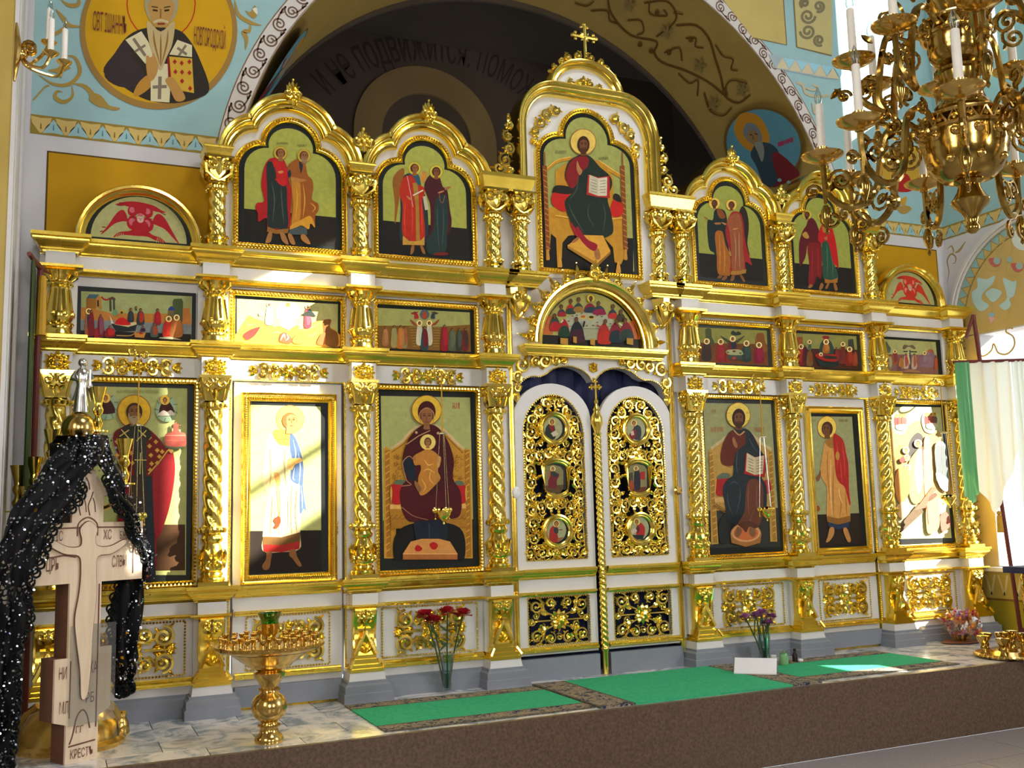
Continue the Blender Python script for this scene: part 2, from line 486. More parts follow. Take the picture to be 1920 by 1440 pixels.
HOLES = [(-1.16, -.30, 1.0, 4.38), (-1.06, -.20, 8.45, 11.6), (-7.05, -5.85, 8.3, 11.4), (-5.31, -5.22, 3.62, 4.25), (-5.50, -5.40, 3.45, 3.85),
         (-4.1, -3.4, 2.2, 2.75), (-8.70, -8.36, 9.10, 9.52)]  # small openings are made up, each sized to throw one sun patch
ys = sorted({-18.0, YW+.12}|{h[0] for h in HOLES}|{h[1] for h in HOLES}); zs = sorted({ZN, ZTOP}|{h[2] for h in HOLES}|{h[3] for h in HOLES})
m = MB()
for z0, z1 in zip(zs, zs[1:]):
    run = None
    for y0, y1 in zip(ys, ys[1:]):
        hole = any(h[0] <= (y0+y1)/2 <= h[1] and h[2] <= (z0+z1)/2 <= h[3] for h in HOLES)
        if not hole: run = (run[0], y1) if run else (y0, y1)
        if hole or y1 == ys[-1]:
            if run: m.box(XR, XR+.30, run[0], run[1], z0, z1)
            run = None
wall_right = m.build('wall_right', 'plaster_white', smooth=False); tag(wall_right, kind='structure')

m = MB(); m.box(XR+.10, XR+.16, -7.05, -5.85, 9.04, 9.13); m.box(XR+.10, XR+.16, -7.05, -5.85, 10.0, 10.05); win = m.build('window_1', 'wood_side', None, (XR+.13, -6.45, 8.3), smooth=False); tag(win, kind='structure')
# painted surfaces of the back wall -------------------------------------------------
BL, OL, OC, BR = '#94b6b8', '#8f7a35', '#c3a75f', '#6f5a2c'
mw = MB()
for sgn in (-1, 1):
    xo = XL if sgn < 0 else XR; e = .0015
    ro = RA+.235
    # pale blue field above the band, bounded by the arch
    z0 = 6.17; a0 = math.asin((z0-ZC)/ro); a1 = PI/2 if sgn > 0 else PI/2
    pts = [(xo, z0)]+[(sgn*ro*math.cos(a0+(a1-a0)*i/24), ZC+ro*math.sin(a0+(a1-a0)*i/24)) for i in range(25)]
    pts += [(0, ZTOP-.02), (xo, ZTOP-.02)]
    mw.add([(q[0], YW-e, q[1]) for q in pts], [list(range(len(pts)))], rgb(BL))
    # ochre panel with a dark line round it
    xi = sgn*4.2
    for d, c in ((0, '#5a4310'), (.018, '#b88a12')):
        ax_, bx_ = sorted((xo-sgn*(.165+d), xi)); k = [(ax_, 4.0), (bx_, 4.0), (bx_, 5.80-d), (ax_, 5.80-d)]
        mw.add([(q[0], YW-e*(1+bool(d)), q[1]) for q in k], [(0, 1, 2, 3)], rgb(c))
    # band of pointed hearts
    zb, zt = 5.965, 6.175
    ax_, bx_ = sorted((xo, sgn*4.35))
    mw.add([(ax_, YW-e*2, zb), (bx_, YW-e*2, zb), (bx_, YW-e*2, zt), (ax_, YW-e*2, zt)], [(0, 1, 2, 3)], rgb(OL))
    st = .238; cx = ax_+.1
    while cx < bx_-.02:
        for c, q in (('#c8ad68', [(-.10, .192), (0, .178), (.10, .192), (.085, .12), (.012, .02), (-.012, .02), (-.085, .12)]),
                     (BL, [(.119-.1, .018), (.119, .03), (.119+.1, .018), (.119+.07, .09), (.119, .175), (.119-.07, .09)])):
            mw.add([(cx+u_, YW-e*3, zb+v_) for u_, v_ in q], [list(range(len(q)))], rgb(c))
        for ox, c in ((0, '#7a6228'), (.119, '#4d7f92')):
            mw.add([(cx+ox-.008, YW-e*4, zb+.06), (cx+ox+.008, YW-e*4, zb+.06), (cx+ox+.004, YW-e*4, zb+.12), (cx+ox-.004, YW-e*4, zb+.12)], [(0, 1, 2, 3)], rgb(c))
        cx += st
# scroll band round the arch
n = 90
for i in range(n):
    a, b = PI*i/n, PI*(i+1)/n
    for r0, r1, c, e in ((RA, RA+.235, '#c9c2bd', .003), (RA+.222, RA+.235, '#7c5f45', .0045), (RA+.0, RA+.014, '#8d7a6c', .0045)):
        mw.add([(r_*math.cos(t), YW-e, ZC+r_*math.sin(t)) for r_, t in ((r0, a), (r1, a), (r1, b), (r0, b))], [(0, 1, 2, 3)], rgb(c))


def arch_pt(u, v, e): r_ = RA+v; t = u/RA; return (-r_*math.cos(t), YW-e, ZC+r_*math.sin(t))


def arch_line(pts, w, col, e=.006):
    P = [np.array(q, float) for q in pts]; k = len(P); L = []; R = []
    for i in range(k):
        t = P[min(i+1, k-1)]-P[max(i-1, 0)]; t /= np.linalg.norm(t)+1e-9; nn = np.array([-t[1], t[0]])*w/2; L.append(P[i]+nn); R.append(P[i]-nn)
    q = [arch_pt(*x, e) for x in L+R]; mw.add(q, [(i, i+1, k+i+1, k+i) for i in range(k-1)], rgb(col))


u = .6; k = 0; DK = '#6a5444'
while u < PI*RA-.4:
    s = 1 if k % 2 == 0 else -1
    cz = .118+.012*s
    sp = spiral(u, cz, .088, s*PI/2+PI, 1.9, .12, 30, ccw=-s)
    arch_line(sp, .019, DK)
    arch_line(smooth_line([(u-.22, cz-s*.06), (u-.13, cz-s*.085), (u, cz-s*.09)], 4), .018, DK)
    for dx, dz in ((.125, s*.055), (.10, s*.085), (.15, s*.09)): arch_line([(u+.115, s*.07+.118), (u+.03+dx, .118+dz)], .015, DK)
    u += .225; k += 1
wp = mw.build('wall_painting', 'wall_paint', wall_back, smooth=False)
# ------------------------------------------------------------------ floors and step
def mat_marble():
    m, nt, b = nodes('marble'); tc = N(nt, 'ShaderNodeTexCoord'); oi = N(nt, 'ShaderNodeObjectInfo')
    ad = N(nt, 'ShaderNodeVectorMath'); ad.operation = 'ADD'; nt.links.new(tc.outputs['Object'], ad.inputs[0])
    cb = N(nt, 'ShaderNodeCombineXYZ'); mu = N(nt, 'ShaderNodeMath'); mu.operation = 'MULTIPLY'; mu.inputs[1].default_value = 40
    nt.links.new(oi.outputs['Random'], mu.inputs[0]); nt.links.new(mu.outputs[0], cb.inputs[0]); nt.links.new(mu.outputs[0], cb.inputs[1]); nt.links.new(cb.outputs[0], ad.inputs[1])
    nz = N(nt, 'ShaderNodeTexNoise', Scale=3.2, Detail=9, Roughness=.66, Distortion=1.6); nt.links.new(ad.outputs[0], nz.inputs['Vector'])
    cr = N(nt, 'ShaderNodeValToRGB'); e = cr.color_ramp.elements; e[0].position = .40; e[0].color = (.24, .28, .32, 1); e[1].position = .56; e[1].color = (.80, .76, .73, 1)
    x = e.new(.47); x.color = (.50, .53, .56, 1); x = e.new(.75); x.color = (.86, .80, .76, 1)
    nt.links.new(nz.outputs['Fac'], cr.inputs[0]); nt.links.new(cr.outputs[0], b.inputs['Base Color'])
    b.inputs['Roughness'].default_value = .16; b.inputs['Specular IOR Level'].default_value = .6


mat_marble()
m = MB(); m.box(XL, XR, YS+.05, .9, ZN, -.012); floor = m.build('floor', 'joint', smooth=False); tag(floor, kind='structure')
tw, td = .80, .56; rows = [YS+.06, -1.62, -1.12, -.56, .0, .3]
rnd = random.Random(4)
for r0, (y0, y1) in enumerate(zip(rows, rows[1:])):
    x = XL-(.35 if r0 % 2 else 0)
    while x < XR:
        x0, x1 = max(x, XL), min(x+tw, XR)
        if x1-x0 > .05:
            t = MB(); g = .004; t.box(x0+g, x1-g, y0+g, y1-g, -.03, rnd.uniform(-.0008, .0008)); t.build('marble_tile', 'marble', floor, smooth=False)
        x += tw
m = MB(); m.box(XL, XR, YS, YS+.06, ZN, 0.0); m.build('granite_riser', 'granite', floor, smooth=False)
m = MB(); m.box(-10.0, XR, -18, YS, ZN-.3, ZN-.012); nave = m.build('floor_nave', 'joint', smooth=False); tag(nave, kind='structure')
for iy, (y0, y1) in enumerate(((-2.9, YS), (-4.2, -2.9), (-5.5, -4.2), (-6.8, -5.5), (-8.1, -6.8), (-9.4, -8.1), (-18, -9.4))):
    for ix in range(6):
        x0 = -10+ix*2.74-(.9 if iy % 2 else 0); x0, x1 = max(x0, -10), min(x0+2.74, XR)
        if ix == 5: x1 = XR
        t = MB(); t.box(x0+.006, x1-.006, y0+.006, y1-.006, ZN-.05, ZN); t.build('floor_slab', 'nave_stone', nave, smooth=False)

# ------------------------------------------------------------------ iconostasis: architecture
ICO = thing('iconostasis', (0, 0, 0), 'white and gold carved iconostasis screen spanning the whole sanctuary wall', 'iconostasis')
CX = [1.375, 2.98, 4.57, 6.07]                        # column axes (both sides)
YC = -.11
UX = [0.98, 1.345, 2.98, 4.56]


def plan(x0, x1, cols, yb, yr, hw, ends=None):
    """plan line left to right that steps forward round each column"""
    p = [(x0, yb)]
    for c in sorted(cols):
        p += [(c-hw, yb), (c-hw, yr), (c+hw, yr), (c+hw, yb)]
    p.append((x1, yb)); out = [p[0]]
    for q in p[1:]:
        if abs(q[0]-out[-1][0])+abs(q[1]-out[-1][1]) > 1e-4: out.append(q)
    return out


def scaled(prof, w, h): return [(o*w, z*h) for o, z in prof]


CORN = [(0, 0), (.14, 0), (.17, .10), (.30, .16), (.30, .24), (.42, .27), (.55, .42), (.80, .56), (.86, .66), (.86, .74), (1, .80), (1, 1), (0, 1)]
FILL = [(0, 0), (.35, 0), (.5, .3), (1, .55), (1, 1), (0, 1)]
BASEP = [(0, 0), (1, 0), (1, .12), (.9, .22), (.9, .5), (.62, .66), (.5, .82), (.3, .9), (.3, 1), (0, 1)]


def run(name, mat, path, prof, z, parent=ICO): m = MB(); m.sweep_plan(path, prof, z); return m.build(name, mat, parent, sharp=30)


def half(name, mat, prof, z, yb, yr, hw, cols=CX, xin=1.15, xout=6.26):
    """the same moulding on the left and the right half"""
    run(name, mat, plan(-xout, -xin, [-c for c in cols], yb, yr, hw), prof, z)
    run(name, mat, plan(xin, xout, cols, yb, yr, hw), prof, z)


# white backing of the lower two tiers
for s in (-1, 1):
    for xa, xb, za in ((1.14, 3.16, .25), (3.16, 4.38, 3.41), (4.38, 6.26, .25)):
        a, b = sorted((s*xa, s*xb)); m = MB(); m.box(a, b, .0, .16, za, 4.86); m.build('panelling', 'white_paint', ICO, smooth=False)
# column pilasters (white) behind every column
for c in CX:
    for s in (-1, 1):
        m = MB(); m.box(s*c-.165, s*c+.165, -.055, .0, .3, 4.8); m.build('pilaster', 'white_paint', ICO, smooth=False)
PLINTH = [(0, 0), (.10, 0), (.10, .09), (.085, .10), (.085, .17), (.055, .19), (.055, .215), (0, .215)]
DOORB = [c for c in CX]
# plinth under each column and between them under the fixed bays
for s in (-1, 1):
    for c in CX:
        m = MB(); m.sweep_plan([(s*c-.17, .05), (s*c-.17, -.24), (s*c+.17, -.24), (s*c+.17, .05)], PLINTH); m.box(s*c-.17, s*c+.17, -.24, .05, 0, .215)
        m.build('plinth', 'grey_paint', ICO, smooth=False)
        m = MB(); m.sweep_plan([(s*c-.165, .0), (s*c-.165, -.235), (s*c+.165, -.235), (s*c+.165, .0)], [(0, .215), (.035, .215), (.02, .30), (0, .30)]); m.box(s*c-.165, s*c+.165, -.235, 0, .215, .30)
        m.build('plinth_cap', 'white_paint', ICO, smooth=False)
    for a, b in ((CX[0], CX[1]), (CX[2], CX[3])):
        x0, x1 = sorted((s*(a+.17), s*(b-.17)))
        m = MB(); m.sweep_plan([(x0, -.03), (x1, -.03)], PLINTH); m.build('skirting', 'grey_paint', ICO, smooth=False)
        m = MB(); m.box(x0, x1, -.055, 0, .215, .30); m.build('skirting_cap', 'white_paint', ICO, smooth=False)
        run('base_moulding', 'gold_flat', [(x0, -.0), (x1, -.0)], scaled(BASEP, .085, .075), .30)
# friezes and cornices
for s in (-1, 1):
    for a, b in ((CX[0], CX[1]), (CX[2], CX[3])):
        o = .17 if b < 6 else .19
        x0, x1 = sorted((s*(a-.19 if a < 2 else a-.19), s*(b+.19)))
        cc = [s*a, s*b]
        lo, hi = min(cc)-.20, max(cc)+.20
        run('dado_cornice', 'gold_flat', plan(lo, hi, cc, .0, -.16, .155), scaled(CORN, .105, .16), 1.115)
        run('dado_frieze', 'white_paint', plan(lo, hi, cc, -.045, -.20, .14), [(0, 1.0), (.001, 1.0), (.001, 1.116), (0, 1.116)], 0)
        run('dado_fillet', 'gold_flat', plan(lo, hi, cc, .0, -.17, .14), scaled(FILL, .075, .045), .955)
        run('column_plate', 'gold_flat', plan(lo, hi, cc, .03, -.19, .14), scaled([(0, 0), (.9, 0), (.9, .4), (1, .5), (1, 1), (0, 1)], .03, .045), 1.275) if False else None
half('entablature_frieze', 'white_paint', [(0, 3.42), (.001, 3.42), (.001, 3.62), (0, 3.62)], 0, -.06, -.215, .135)
half('entablature_cornice', 'gold_flat', scaled(CORN, .125, .17), 3.61, -.03, -.185, .14)
half('festal_fillet', 'gold_flat', scaled(FILL, .085, .06), 4.43, -.03, -.185, .125)
half('festal_frieze', 'white_paint', [(0, 4.48), (.001, 4.48), (.001, 4.63), (0, 4.63)], 0, -.06, -.205, .135)
half('festal_cornice', 'gold_flat', scaled(CORN, .13, .18), 4.62, -.03, -.185, .145, xin=1.15)
for s in (-1, 1):                                        # shelf carrying the inner pair of upper columns
    x0, x1 = sorted((s*.83, s*1.23))
    run('column_shelf', 'gold_flat', [(x0, .02), (x0, -.185), (x1, -.185)] if s < 0 and False else ([(x0, -.185), (x1, -.185), (x1, .02)] if s < 0 else [(x0, .02), (x0, -.185), (x1, -.185)]), scaled(CORN, .13, .18), 4.62)
    m = MB(); m.box(x0-.02, x1+.02, -.30, .02, 4.785, 4.80); m.build('shelf_board', 'gold_flat', ICO, smooth=False)

# central field above the doors: white panel with scalloped foot
sc = [(-1.14, 4.86), (-1.14, 3.30), (-1.06, 3.30)]
sc += [(-1.06+.02, 3.36)]+arc(-.80, 3.36, .24, .21, PI*.98, PI*.42, 7)+arc(-.36, 3.44, .36, .27, PI*.80, PI*.10, 10)
sc = sc+[(0, 3.585)]+[(-x, z) for x, z in reversed(sc[0:])][:-0 or None]
cl = []
for q in sc:
    if not cl or abs(q[0]-cl[-1][0])+abs(q[1]-cl[-1][1]) > 1e-4: cl.append(q)
m = MB(); m.prism(cl, -.03, .12); m.build('door_head', 'white_paint', ICO, smooth=False)
edge = [q for q in cl if 3.31 < q[1] < 3.9]
m = MB(); m.beads(edge, .013, .026, -.035); m.build('bead_trim', 'gold', ICO)
# gilt jambs beside the royal doors
for s in (-1, 1):
    m = MB()
    for dx, r_ in ((0, .022), (.035, .014)): m.tube([(s*(1.115+dx), -.035, .0), (s*(1.115+dx), -.035, 4.45)], r_, 8)
    m.build('door_jamb', 'gold', ICO)


# trefoil outlines -----------------------------------------------------------------
def trefoil(cx, hw, z0, zs, cusp, ca, zc_, zap, n=8, closed=True):
    """bottom corners, sides up to zs, shoulder arcs to the cusps (+-cusp, ca), central arc to zap; anticlockwise"""
    R = []
    R += [(hw, z0)] if closed else []
    R += [(cusp+(hw-cusp)*math.cos(t), zs+(ca-zs)*math.sin(t)) for t in np.linspace(0, PI/2, n)]
    a0 = math.asin(min(1, max(-1, (ca-zc_)/(zap-zc_)))); rx = cusp/max(.2, math.cos(a0))
    C_ = [(rx*math.cos(t), zc_+(zap-zc_)*math.sin(t)) for t in np.linspace(a0, PI-a0, 2*n+1)]
    Lf = [(-x, z) for x, z in reversed(R)]
    out = []
    for q in [(cx+x, z) for x, z in R+C_+Lf]:
        if not out or abs(q[0]-out[-1][0])+abs(q[1]-out[-1][1]) > 2e-3: out.append(q)
    return out


TREF = dict(a=(3.757, .563), b=(2.176, .573))


def gable(cx, hw, names):
    """white trefoil panel with its thick gilt hood"""
    o = trefoil(cx, hw, 4.80, 5.90, .47, 6.275, 6.22, 6.60)
    m = MB(); m.prism(o, -.02, .17); m.build('gable_panel', 'white_paint', ICO, smooth=False)
    path = trefoil(cx, hw-.155, 5.60, 5.86, .36, 6.19, 6.14, 6.47, n=9, closed=False)
    prof = [(-.0, .0), (-.0, .06), (-.012, .085), (-.03, .085), (-.045, .065), (-.065, .075), (-.085, .125), (-.10, .135), (-.115, .135), (-.125, .17), (-.15, .185), (-.165, .17), (-.168, .1), (-.168, -.17)]
    m = MB(); m.sweep_xz(path, prof, -.02, closed=False); m.build('gable_hood', 'gold', ICO, sharp=40)


for s in (-1, 1):
    gable(s*3.765, .80, None); gable(s*2.168, .80, None)
# impost blocks over the upper columns
IMP = [(0, 0), (.2, 0), (.3, .2), (.55, .35), (.6, .5), (.95, .75), (1, .8), (1, 1), (0, 1)]
for s in (-1, 1):
    for c, hw in ((2.98, .10), (4.56, .10)):
        m = MB(); x = s*c; m.sweep_plan([(x-hw, .15), (x-hw, -.18), (x+hw, -.18), (x+hw, .15)], scaled(IMP, .055, .125), 5.80); m.box(x-hw-.05, x+hw+.05, -.23, .15, 5.9, 5.925); m.box(x-hw, x+hw, -.18, .15, 5.8, 5.92)
        m.build('impost', 'gold_flat', ICO, sharp=30)
    x0, x1 = sorted((s*.86, s*1.47)); m = MB()
    m.sweep_plan([(x0, .15), (x0, -.19), (x1, -.19), (x1, .15)], scaled([(0, 0), (.1, 0), (.2, .1), (.2, .2), (.5, .4), (.55, .5), (.8, .75), (.85, .8), (1, .85), (1, 1), (0, 1)], .05, .20), 5.80)
    m.box(x0, x1, -.19, .15, 5.8, 5.99); m.build('impost', 'gold_flat', ICO, sharp=30)

# tall centre piece
HW = .955
outl = [(HW, 4.80), (HW, 6.72)]+arc(HW-.46, 6.72, .46, .52, 0, PI/2, 10)[1:]+[(q[0], q[1]) for q in reversed([(-x, z) for x, z in [(HW, 4.80), (HW, 6.72)]+arc(HW-.46, 6.72, .46, .52, 0, PI/2, 10)[1:]])]
outl = [(HW, 4.80), (HW, 6.72)]+arc(HW-.46, 6.72, .46, .52, 0, PI/2, 10)[1:]
outl = outl+[(-x, z) for x, z in reversed(outl)]
m = MB(); m.prism(outl, -.05, .25); m.build('centre_panel', 'white_paint', ICO, smooth=False)
ip = [(HW-.10, 5.98), (HW-.10, 6.70)]+arc(HW-.10-.38, 6.70, .38, .44, 0, PI/2, 10)[1:]
ip = ip+[(-x, z) for x, z in reversed(ip)]
HOOD = [(.0, .0), (.0, .05), (-.012, .075), (-.03, .07), (-.05, .075), (-.075, .13), (-.09, .14), (-.11, .14), (-.125, .17), (-.145, .18), (-.155, .17), (-.158, .10), (-.158, -.15)]
m = MB(); m.sweep_xz(ip, HOOD, -.05, closed=False); m.build('centre_hood', 'gold', ICO, sharp=40)
tp = arc(.0, 7.24, .535, .42, 0, PI, 18)
m = MB(); m.prism(tp, -.06, .12); m.build('top_lunette', 'white_paint', ICO, smooth=False)
m = MB(); m.sweep_xz(arc(0, 7.25, .43, .33, 0, PI, 18), [(0, 0), (0, .05), (-.02, .07), (-.045, .065), (-.07, .11), (-.095, .12), (-.11, .1), (-.112, -.12)], -.06, closed=False); m.build('top_hood', 'gold', ICO, sharp=40)

# side lunettes over the outer bays
SERA = []
for s in (-1, 1):
    m = MB(); m.sweep_xz(arc(s*5.33, 4.815, .52, .50, 0, PI, 20), [(0, 0), (0, .06), (-.02, .085), (-.045, .085), (-.06, .11), (-.085, .115), (-.10, .09), (-.105, -.1)], -.06, closed=False)
    m.build('lunette_hood', 'gold', ICO, sharp=40)
# middle lunette (over the royal doors)
m = MB(); m.sweep_xz(arc(-.02, 3.955, .70, .70, 0, PI, 26), [(0, 0), (0, .05), (-.02, .08), (-.045, .08), (-.06, .11), (-.09, .12), (-.12, .16), (-.15, .165), (-.165, .13), (-.168, -.05)], -.05, closed=False)
m.build('lunette_hood', 'gold', ICO, sharp=40)
m = MB(); m.sweep_plan([(-.95, .0), (-.95, -.16), (.91, -.16), (.91, .0)], scaled(CORN, .075, .13), 3.80); m.box(-.94, .9, -.16, 0, 3.80, 3.925); m.build('lunette_sill', 'gold_flat', ICO, sharp=30)


# ------------------------------------------------------------------ columns
def twist(mb, r0, z0, z1, pitch, lobes=4, amp=.17, hand=1, n=20, step=.022, taper=.06):
    k = int((z1-z0)/step)+1; vs = []
    for j in range(k+1):
        z = z0+(z1-z0)*j/k; e = 1-taper*j/k; ph = hand*2*PI*(z-z0)/pitch
        for i in range(n):
            a = 2*PI*i/n; c = abs(math.cos(lobes/2*(a-ph))); rr = r0*e*(1-amp+amp*1.55*c**.8-.25*amp)
            vs.append((rr*math.cos(a), rr*math.sin(a), z))
    mb.add(vs, [(j*n+i, j*n+(i+1) % n, (j+1)*n+(i+1) % n, (j+1)*n+i) for j in range(k) for i in range(n)])


def torus_prof(r, z, h, b=.5): return [(r-h*b*.0, z), (r+h*.35, z+h*.2), (r+h*.45, z+h*.5), (r+h*.35, z+h*.8), (r, z+h)]


def ring_beads(mb, r, z, br, n):
    for i in range(n): a = 2*PI*i/n; mb.ball((r*math.cos(a), r*math.sin(a), z), br, 5, 4)


def volute(mb, cx, cz, R, y, hand, th, turns=1.4, a0=PI/2):
    P = spiral(cx, cz, R, a0, turns, .16, 13, ccw=hand); k = len(P)
    mb.tube([(a, y, b) for a, b in P], [th*(.55+.6*math.sin(PI*(i/(k-1))**.7)) for i in range(k)], 6)
    mb.ball((P[-1][0], y-.004, P[-1][1]), th*1.35, 6, 4)


def on_side(mb, src, ang, dx=0, dy=0):
    """adds the shapes of src turned about the z axis"""
    c, s_ = math.cos(ang), math.sin(ang)
    mb.add([(x*c-y*s_+dx, x*s_+y*c+dy, z) for x, y, z in src.v], src.f)


def capital_square(z0, z1, w0, w1):
    """block capital: square body flaring upwards, each face with volutes, a flower and leaves, straps on the corners"""
    mb = MB(); h = z1-z0; q = []
    for w, z in ((w0, z0), (w0*1.04, z0+h*.12), (w1*.90, z0+h*.80), (w1*.90, z1-h*.12)): q += [(-w, -w, z), (w, -w, z), (w, w, z), (-w, w, z)]
    mb.add(q, [(k*4+i, k*4+(i+1) % 4, k*4+4+(i+1) % 4, k*4+4+i) for k in range(3) for i in range(4)])
    mb.box(-w1, w1, -w1, w1, z1-h*.12, z1)
    f = MB(); Y = lambda t: -(w0+(w1*.90-w0)*min(1, t/.8))-.004
    for sg in (-1, 1):
        volute(f, sg*w1*.44, z0+h*.66, w1*.36, Y(.66)-.006, sg, .014, 1.2, PI/2)
        f.tube([(sg*w1*.93, Y(.8), z0+h*.84), (sg*(w0+w1)*.45, Y(.45), z0+h*.45), (sg*w0*.96, Y(.05), z0+h*.03)], [.017, .015, .012], 5)
        f.leaf(sg*w1*.12, z0+h*.30, PI/2-sg*.95, h*.26, w1*.30, Y(.3), .02)
    f.ball((0, Y(.7)-.012, z0+h*.68), w1*.15, 6, 4); f.leaf(0, z0+h*.04, PI/2, h*.50, w1*.42, Y(.2)-.004, .03); f.leaf(0, z0+h*.72, PI/2, h*.2, w1*.4, Y(.8), .02)
    for k in range(4): on_side(mb, f, k*PI/2)
    return mb


def capital_heart(z0, z1, w0, w1):
    """capital of the upper tier: swelling body with heart-shaped pairs of volutes on each face"""
    mb = MB(); h = z1-z0
    mb.lathe([(w0, z0), (w0*1.15, z0+h*.08), (w0*1.05, z0+h*.14), (w1*.85, z0+h*.45), (w1*.98, z0+h*.75), (w1*.9, z1-.02)], n=8)
    mb.box(-w1, w1, -w1, w1, z1-h*.09, z1)
    f = MB(); y = -w1*.93
    for sg in (-1, 1):
        volute(f, sg*w1*.50, z0+h*.68, w1*.46, y, sg, .019, 1.3, PI/2)
        f.tube([(sg*w1*.96, y+.01, z0+h*.66), (sg*w1*.78, y+.02, z0+h*.36), (sg*w1*.3, y+.035, z0+h*.17), (0, y+.04, z0+h*.12)], [.018, .018, .014, .009], 5)
    f.leaf(0, z0+h*.86, -PI/2, h*.62, w1*.6, y-.005, .03); f.ball((0, y-.012, z0+h*.78), w1*.17, 6, 4)
    for k in range(4): on_side(mb, f, k*PI/2)
    return mb


def make_column(hand):
    mb = MB(); twist(mb, .097, 1.86, 3.10, .66, 4, .18, hand); shaft = mb.build('column', 'gold', None, sharp=80)
    mb = MB(); mb.box(-.15, .15, -.14, .14, 1.275, 1.32); mb.lathe([(.13, 1.315), (.14, 1.34), (.13, 1.36), (.105, 1.37), (.12, 1.39), (.115, 1.41), (.095, 1.42)], n=14)
    mb.lathe([(.095, 1.415), (.115, 1.44), (.125, 1.52), (.12, 1.60), (.10, 1.67), (.085, 1.70), (.105, 1.72), (.115, 1.75), (.10, 1.78), (.09, 1.80), (.125, 1.81), (.135, 1.84), (.12, 1.87), (.09, 1.88)], n=14)
    f = MB()
    for sg in (-1, 1): volute(f, sg*.045, 1.49, .042, -.118, sg, .013, 1.2, -PI/2); f.leaf(sg*.02, 1.53, PI/2-sg*.5, .13, .06, -.118, .03)
    f.leaf(0, 1.45, PI/2, .2, .07, -.12, .035)
    for k in range(4): on_side(mb, f, k*PI/2)
    for i in range(10): a = 2*PI*i/10; mb.ball((.125*math.cos(a), .125*math.sin(a), 1.835), .026, 6, 4, (1, 1, 1.3))
    mb.build('column_base', 'gold', shaft)
    mb = capital_square(3.165, 3.43, .098, .158); mb.lathe([(.095, 3.08), (.12, 3.09), (.125, 3.12), (.12, 3.15), (.10, 3.17)], n=14); ring_beads(mb, .122, 3.12, .024, 12)
    mb.build('capital', 'gold', shaft)
    return shaft


def make_upper(hand):
    mb = MB(); twist(mb, .092, 4.95, 5.46, .52, 4, .18, hand, step=.02); shaft = mb.build('column', 'gold', None, sharp=80)
    mb = MB(); mb.lathe([(.125, 4.80), (.135, 4.825), (.125, 4.85), (.10, 4.86), (.115, 4.89), (.105, 4.93), (.09, 4.955)], n=14); ring_beads(mb, .112, 4.93, .019, 12); mb.build('column_base', 'gold', shaft)
    mb = capital_heart(5.50, 5.80, .095, .155); mb.lathe([(.09, 5.44), (.115, 5.455), (.12, 5.48), (.10, 5.51)], n=14); ring_beads(mb, .112, 5.445, .017, 12); mb.build('capital', 'gold', shaft)
    return shaft


def make_baluster():
    def fl(k, a): return 1-.09*abs(math.sin(4*a)) if 6 <= k <= 10 else 1
    mb = MB(); mb.lathe([(.12, 3.845), (.13, 3.87), (.12, 3.89), (.10, 3.90), (.125, 3.94), (.14, 3.985), (.135, 4.03), (.118, 4.12), (.105, 4.20), (.098, 4.25), (.095, 4.275), (.085, 4.285)], n=24, flute=fl)
    for i in range(8): a = 2*PI*(i+.5)/8; mb.ball((.132*math.cos(a), .132*math.sin(a), 3.995), .028, 6, 4); mb.tube([(.126*math.cos(a), .126*math.sin(a), 4.03), (.10*math.cos(a), .10*math.sin(a), 4.25)], [.016, .011], 5)
    b = mb.build('baluster', 'gold', None, sharp=50)
    mb = MB(); mb.lathe([(.13, 3.775), (.14, 3.80), (.13, 3.83), (.12, 3.85)], n=16); ring_beads(mb, .128, 3.90, .016, 14); mb.build('baluster_base', 'gold', b)
    mb = MB(); mb.lathe([(.09, 4.28), (.115, 4.29), (.12, 4.31), (.10, 4.33), (.105, 4.36), (.13, 4.41), (.14, 4.43)], n=16); ring_beads(mb, .115, 4.30, .016, 14)
    for i in range(10): a = 2*PI*i/10; mb.tube([(.105*math.cos(a), .105*math.sin(a), 4.345), (.15*math.cos(a), .15*math.sin(a), 4.39), (.15*math.cos(a), .15*math.sin(a), 4.43)], [.016, .026, .016], 5)
    mb.build('baluster_crown', 'gold', b)
    return b


colL, colR = make_column(-1), make_column(1); upL, upR = make_upper(-1), make_upper(1); bal = make_baluster(); first = {}


def put(proto, loc):
    if proto not in first: first[proto] = 1; return place(proto, loc, ICO)
    return clone(proto, loc, ICO)


for c in CX:
    put(colL, (-c, YC, 0)); put(colR, (c, YC, 0)); put(bal, (-c, YC-.02, 0)); put(bal, (c, YC-.02, 0))
for c in UX: put(upL, (-c, YC, 0)); put(upR, (c, YC, 0))


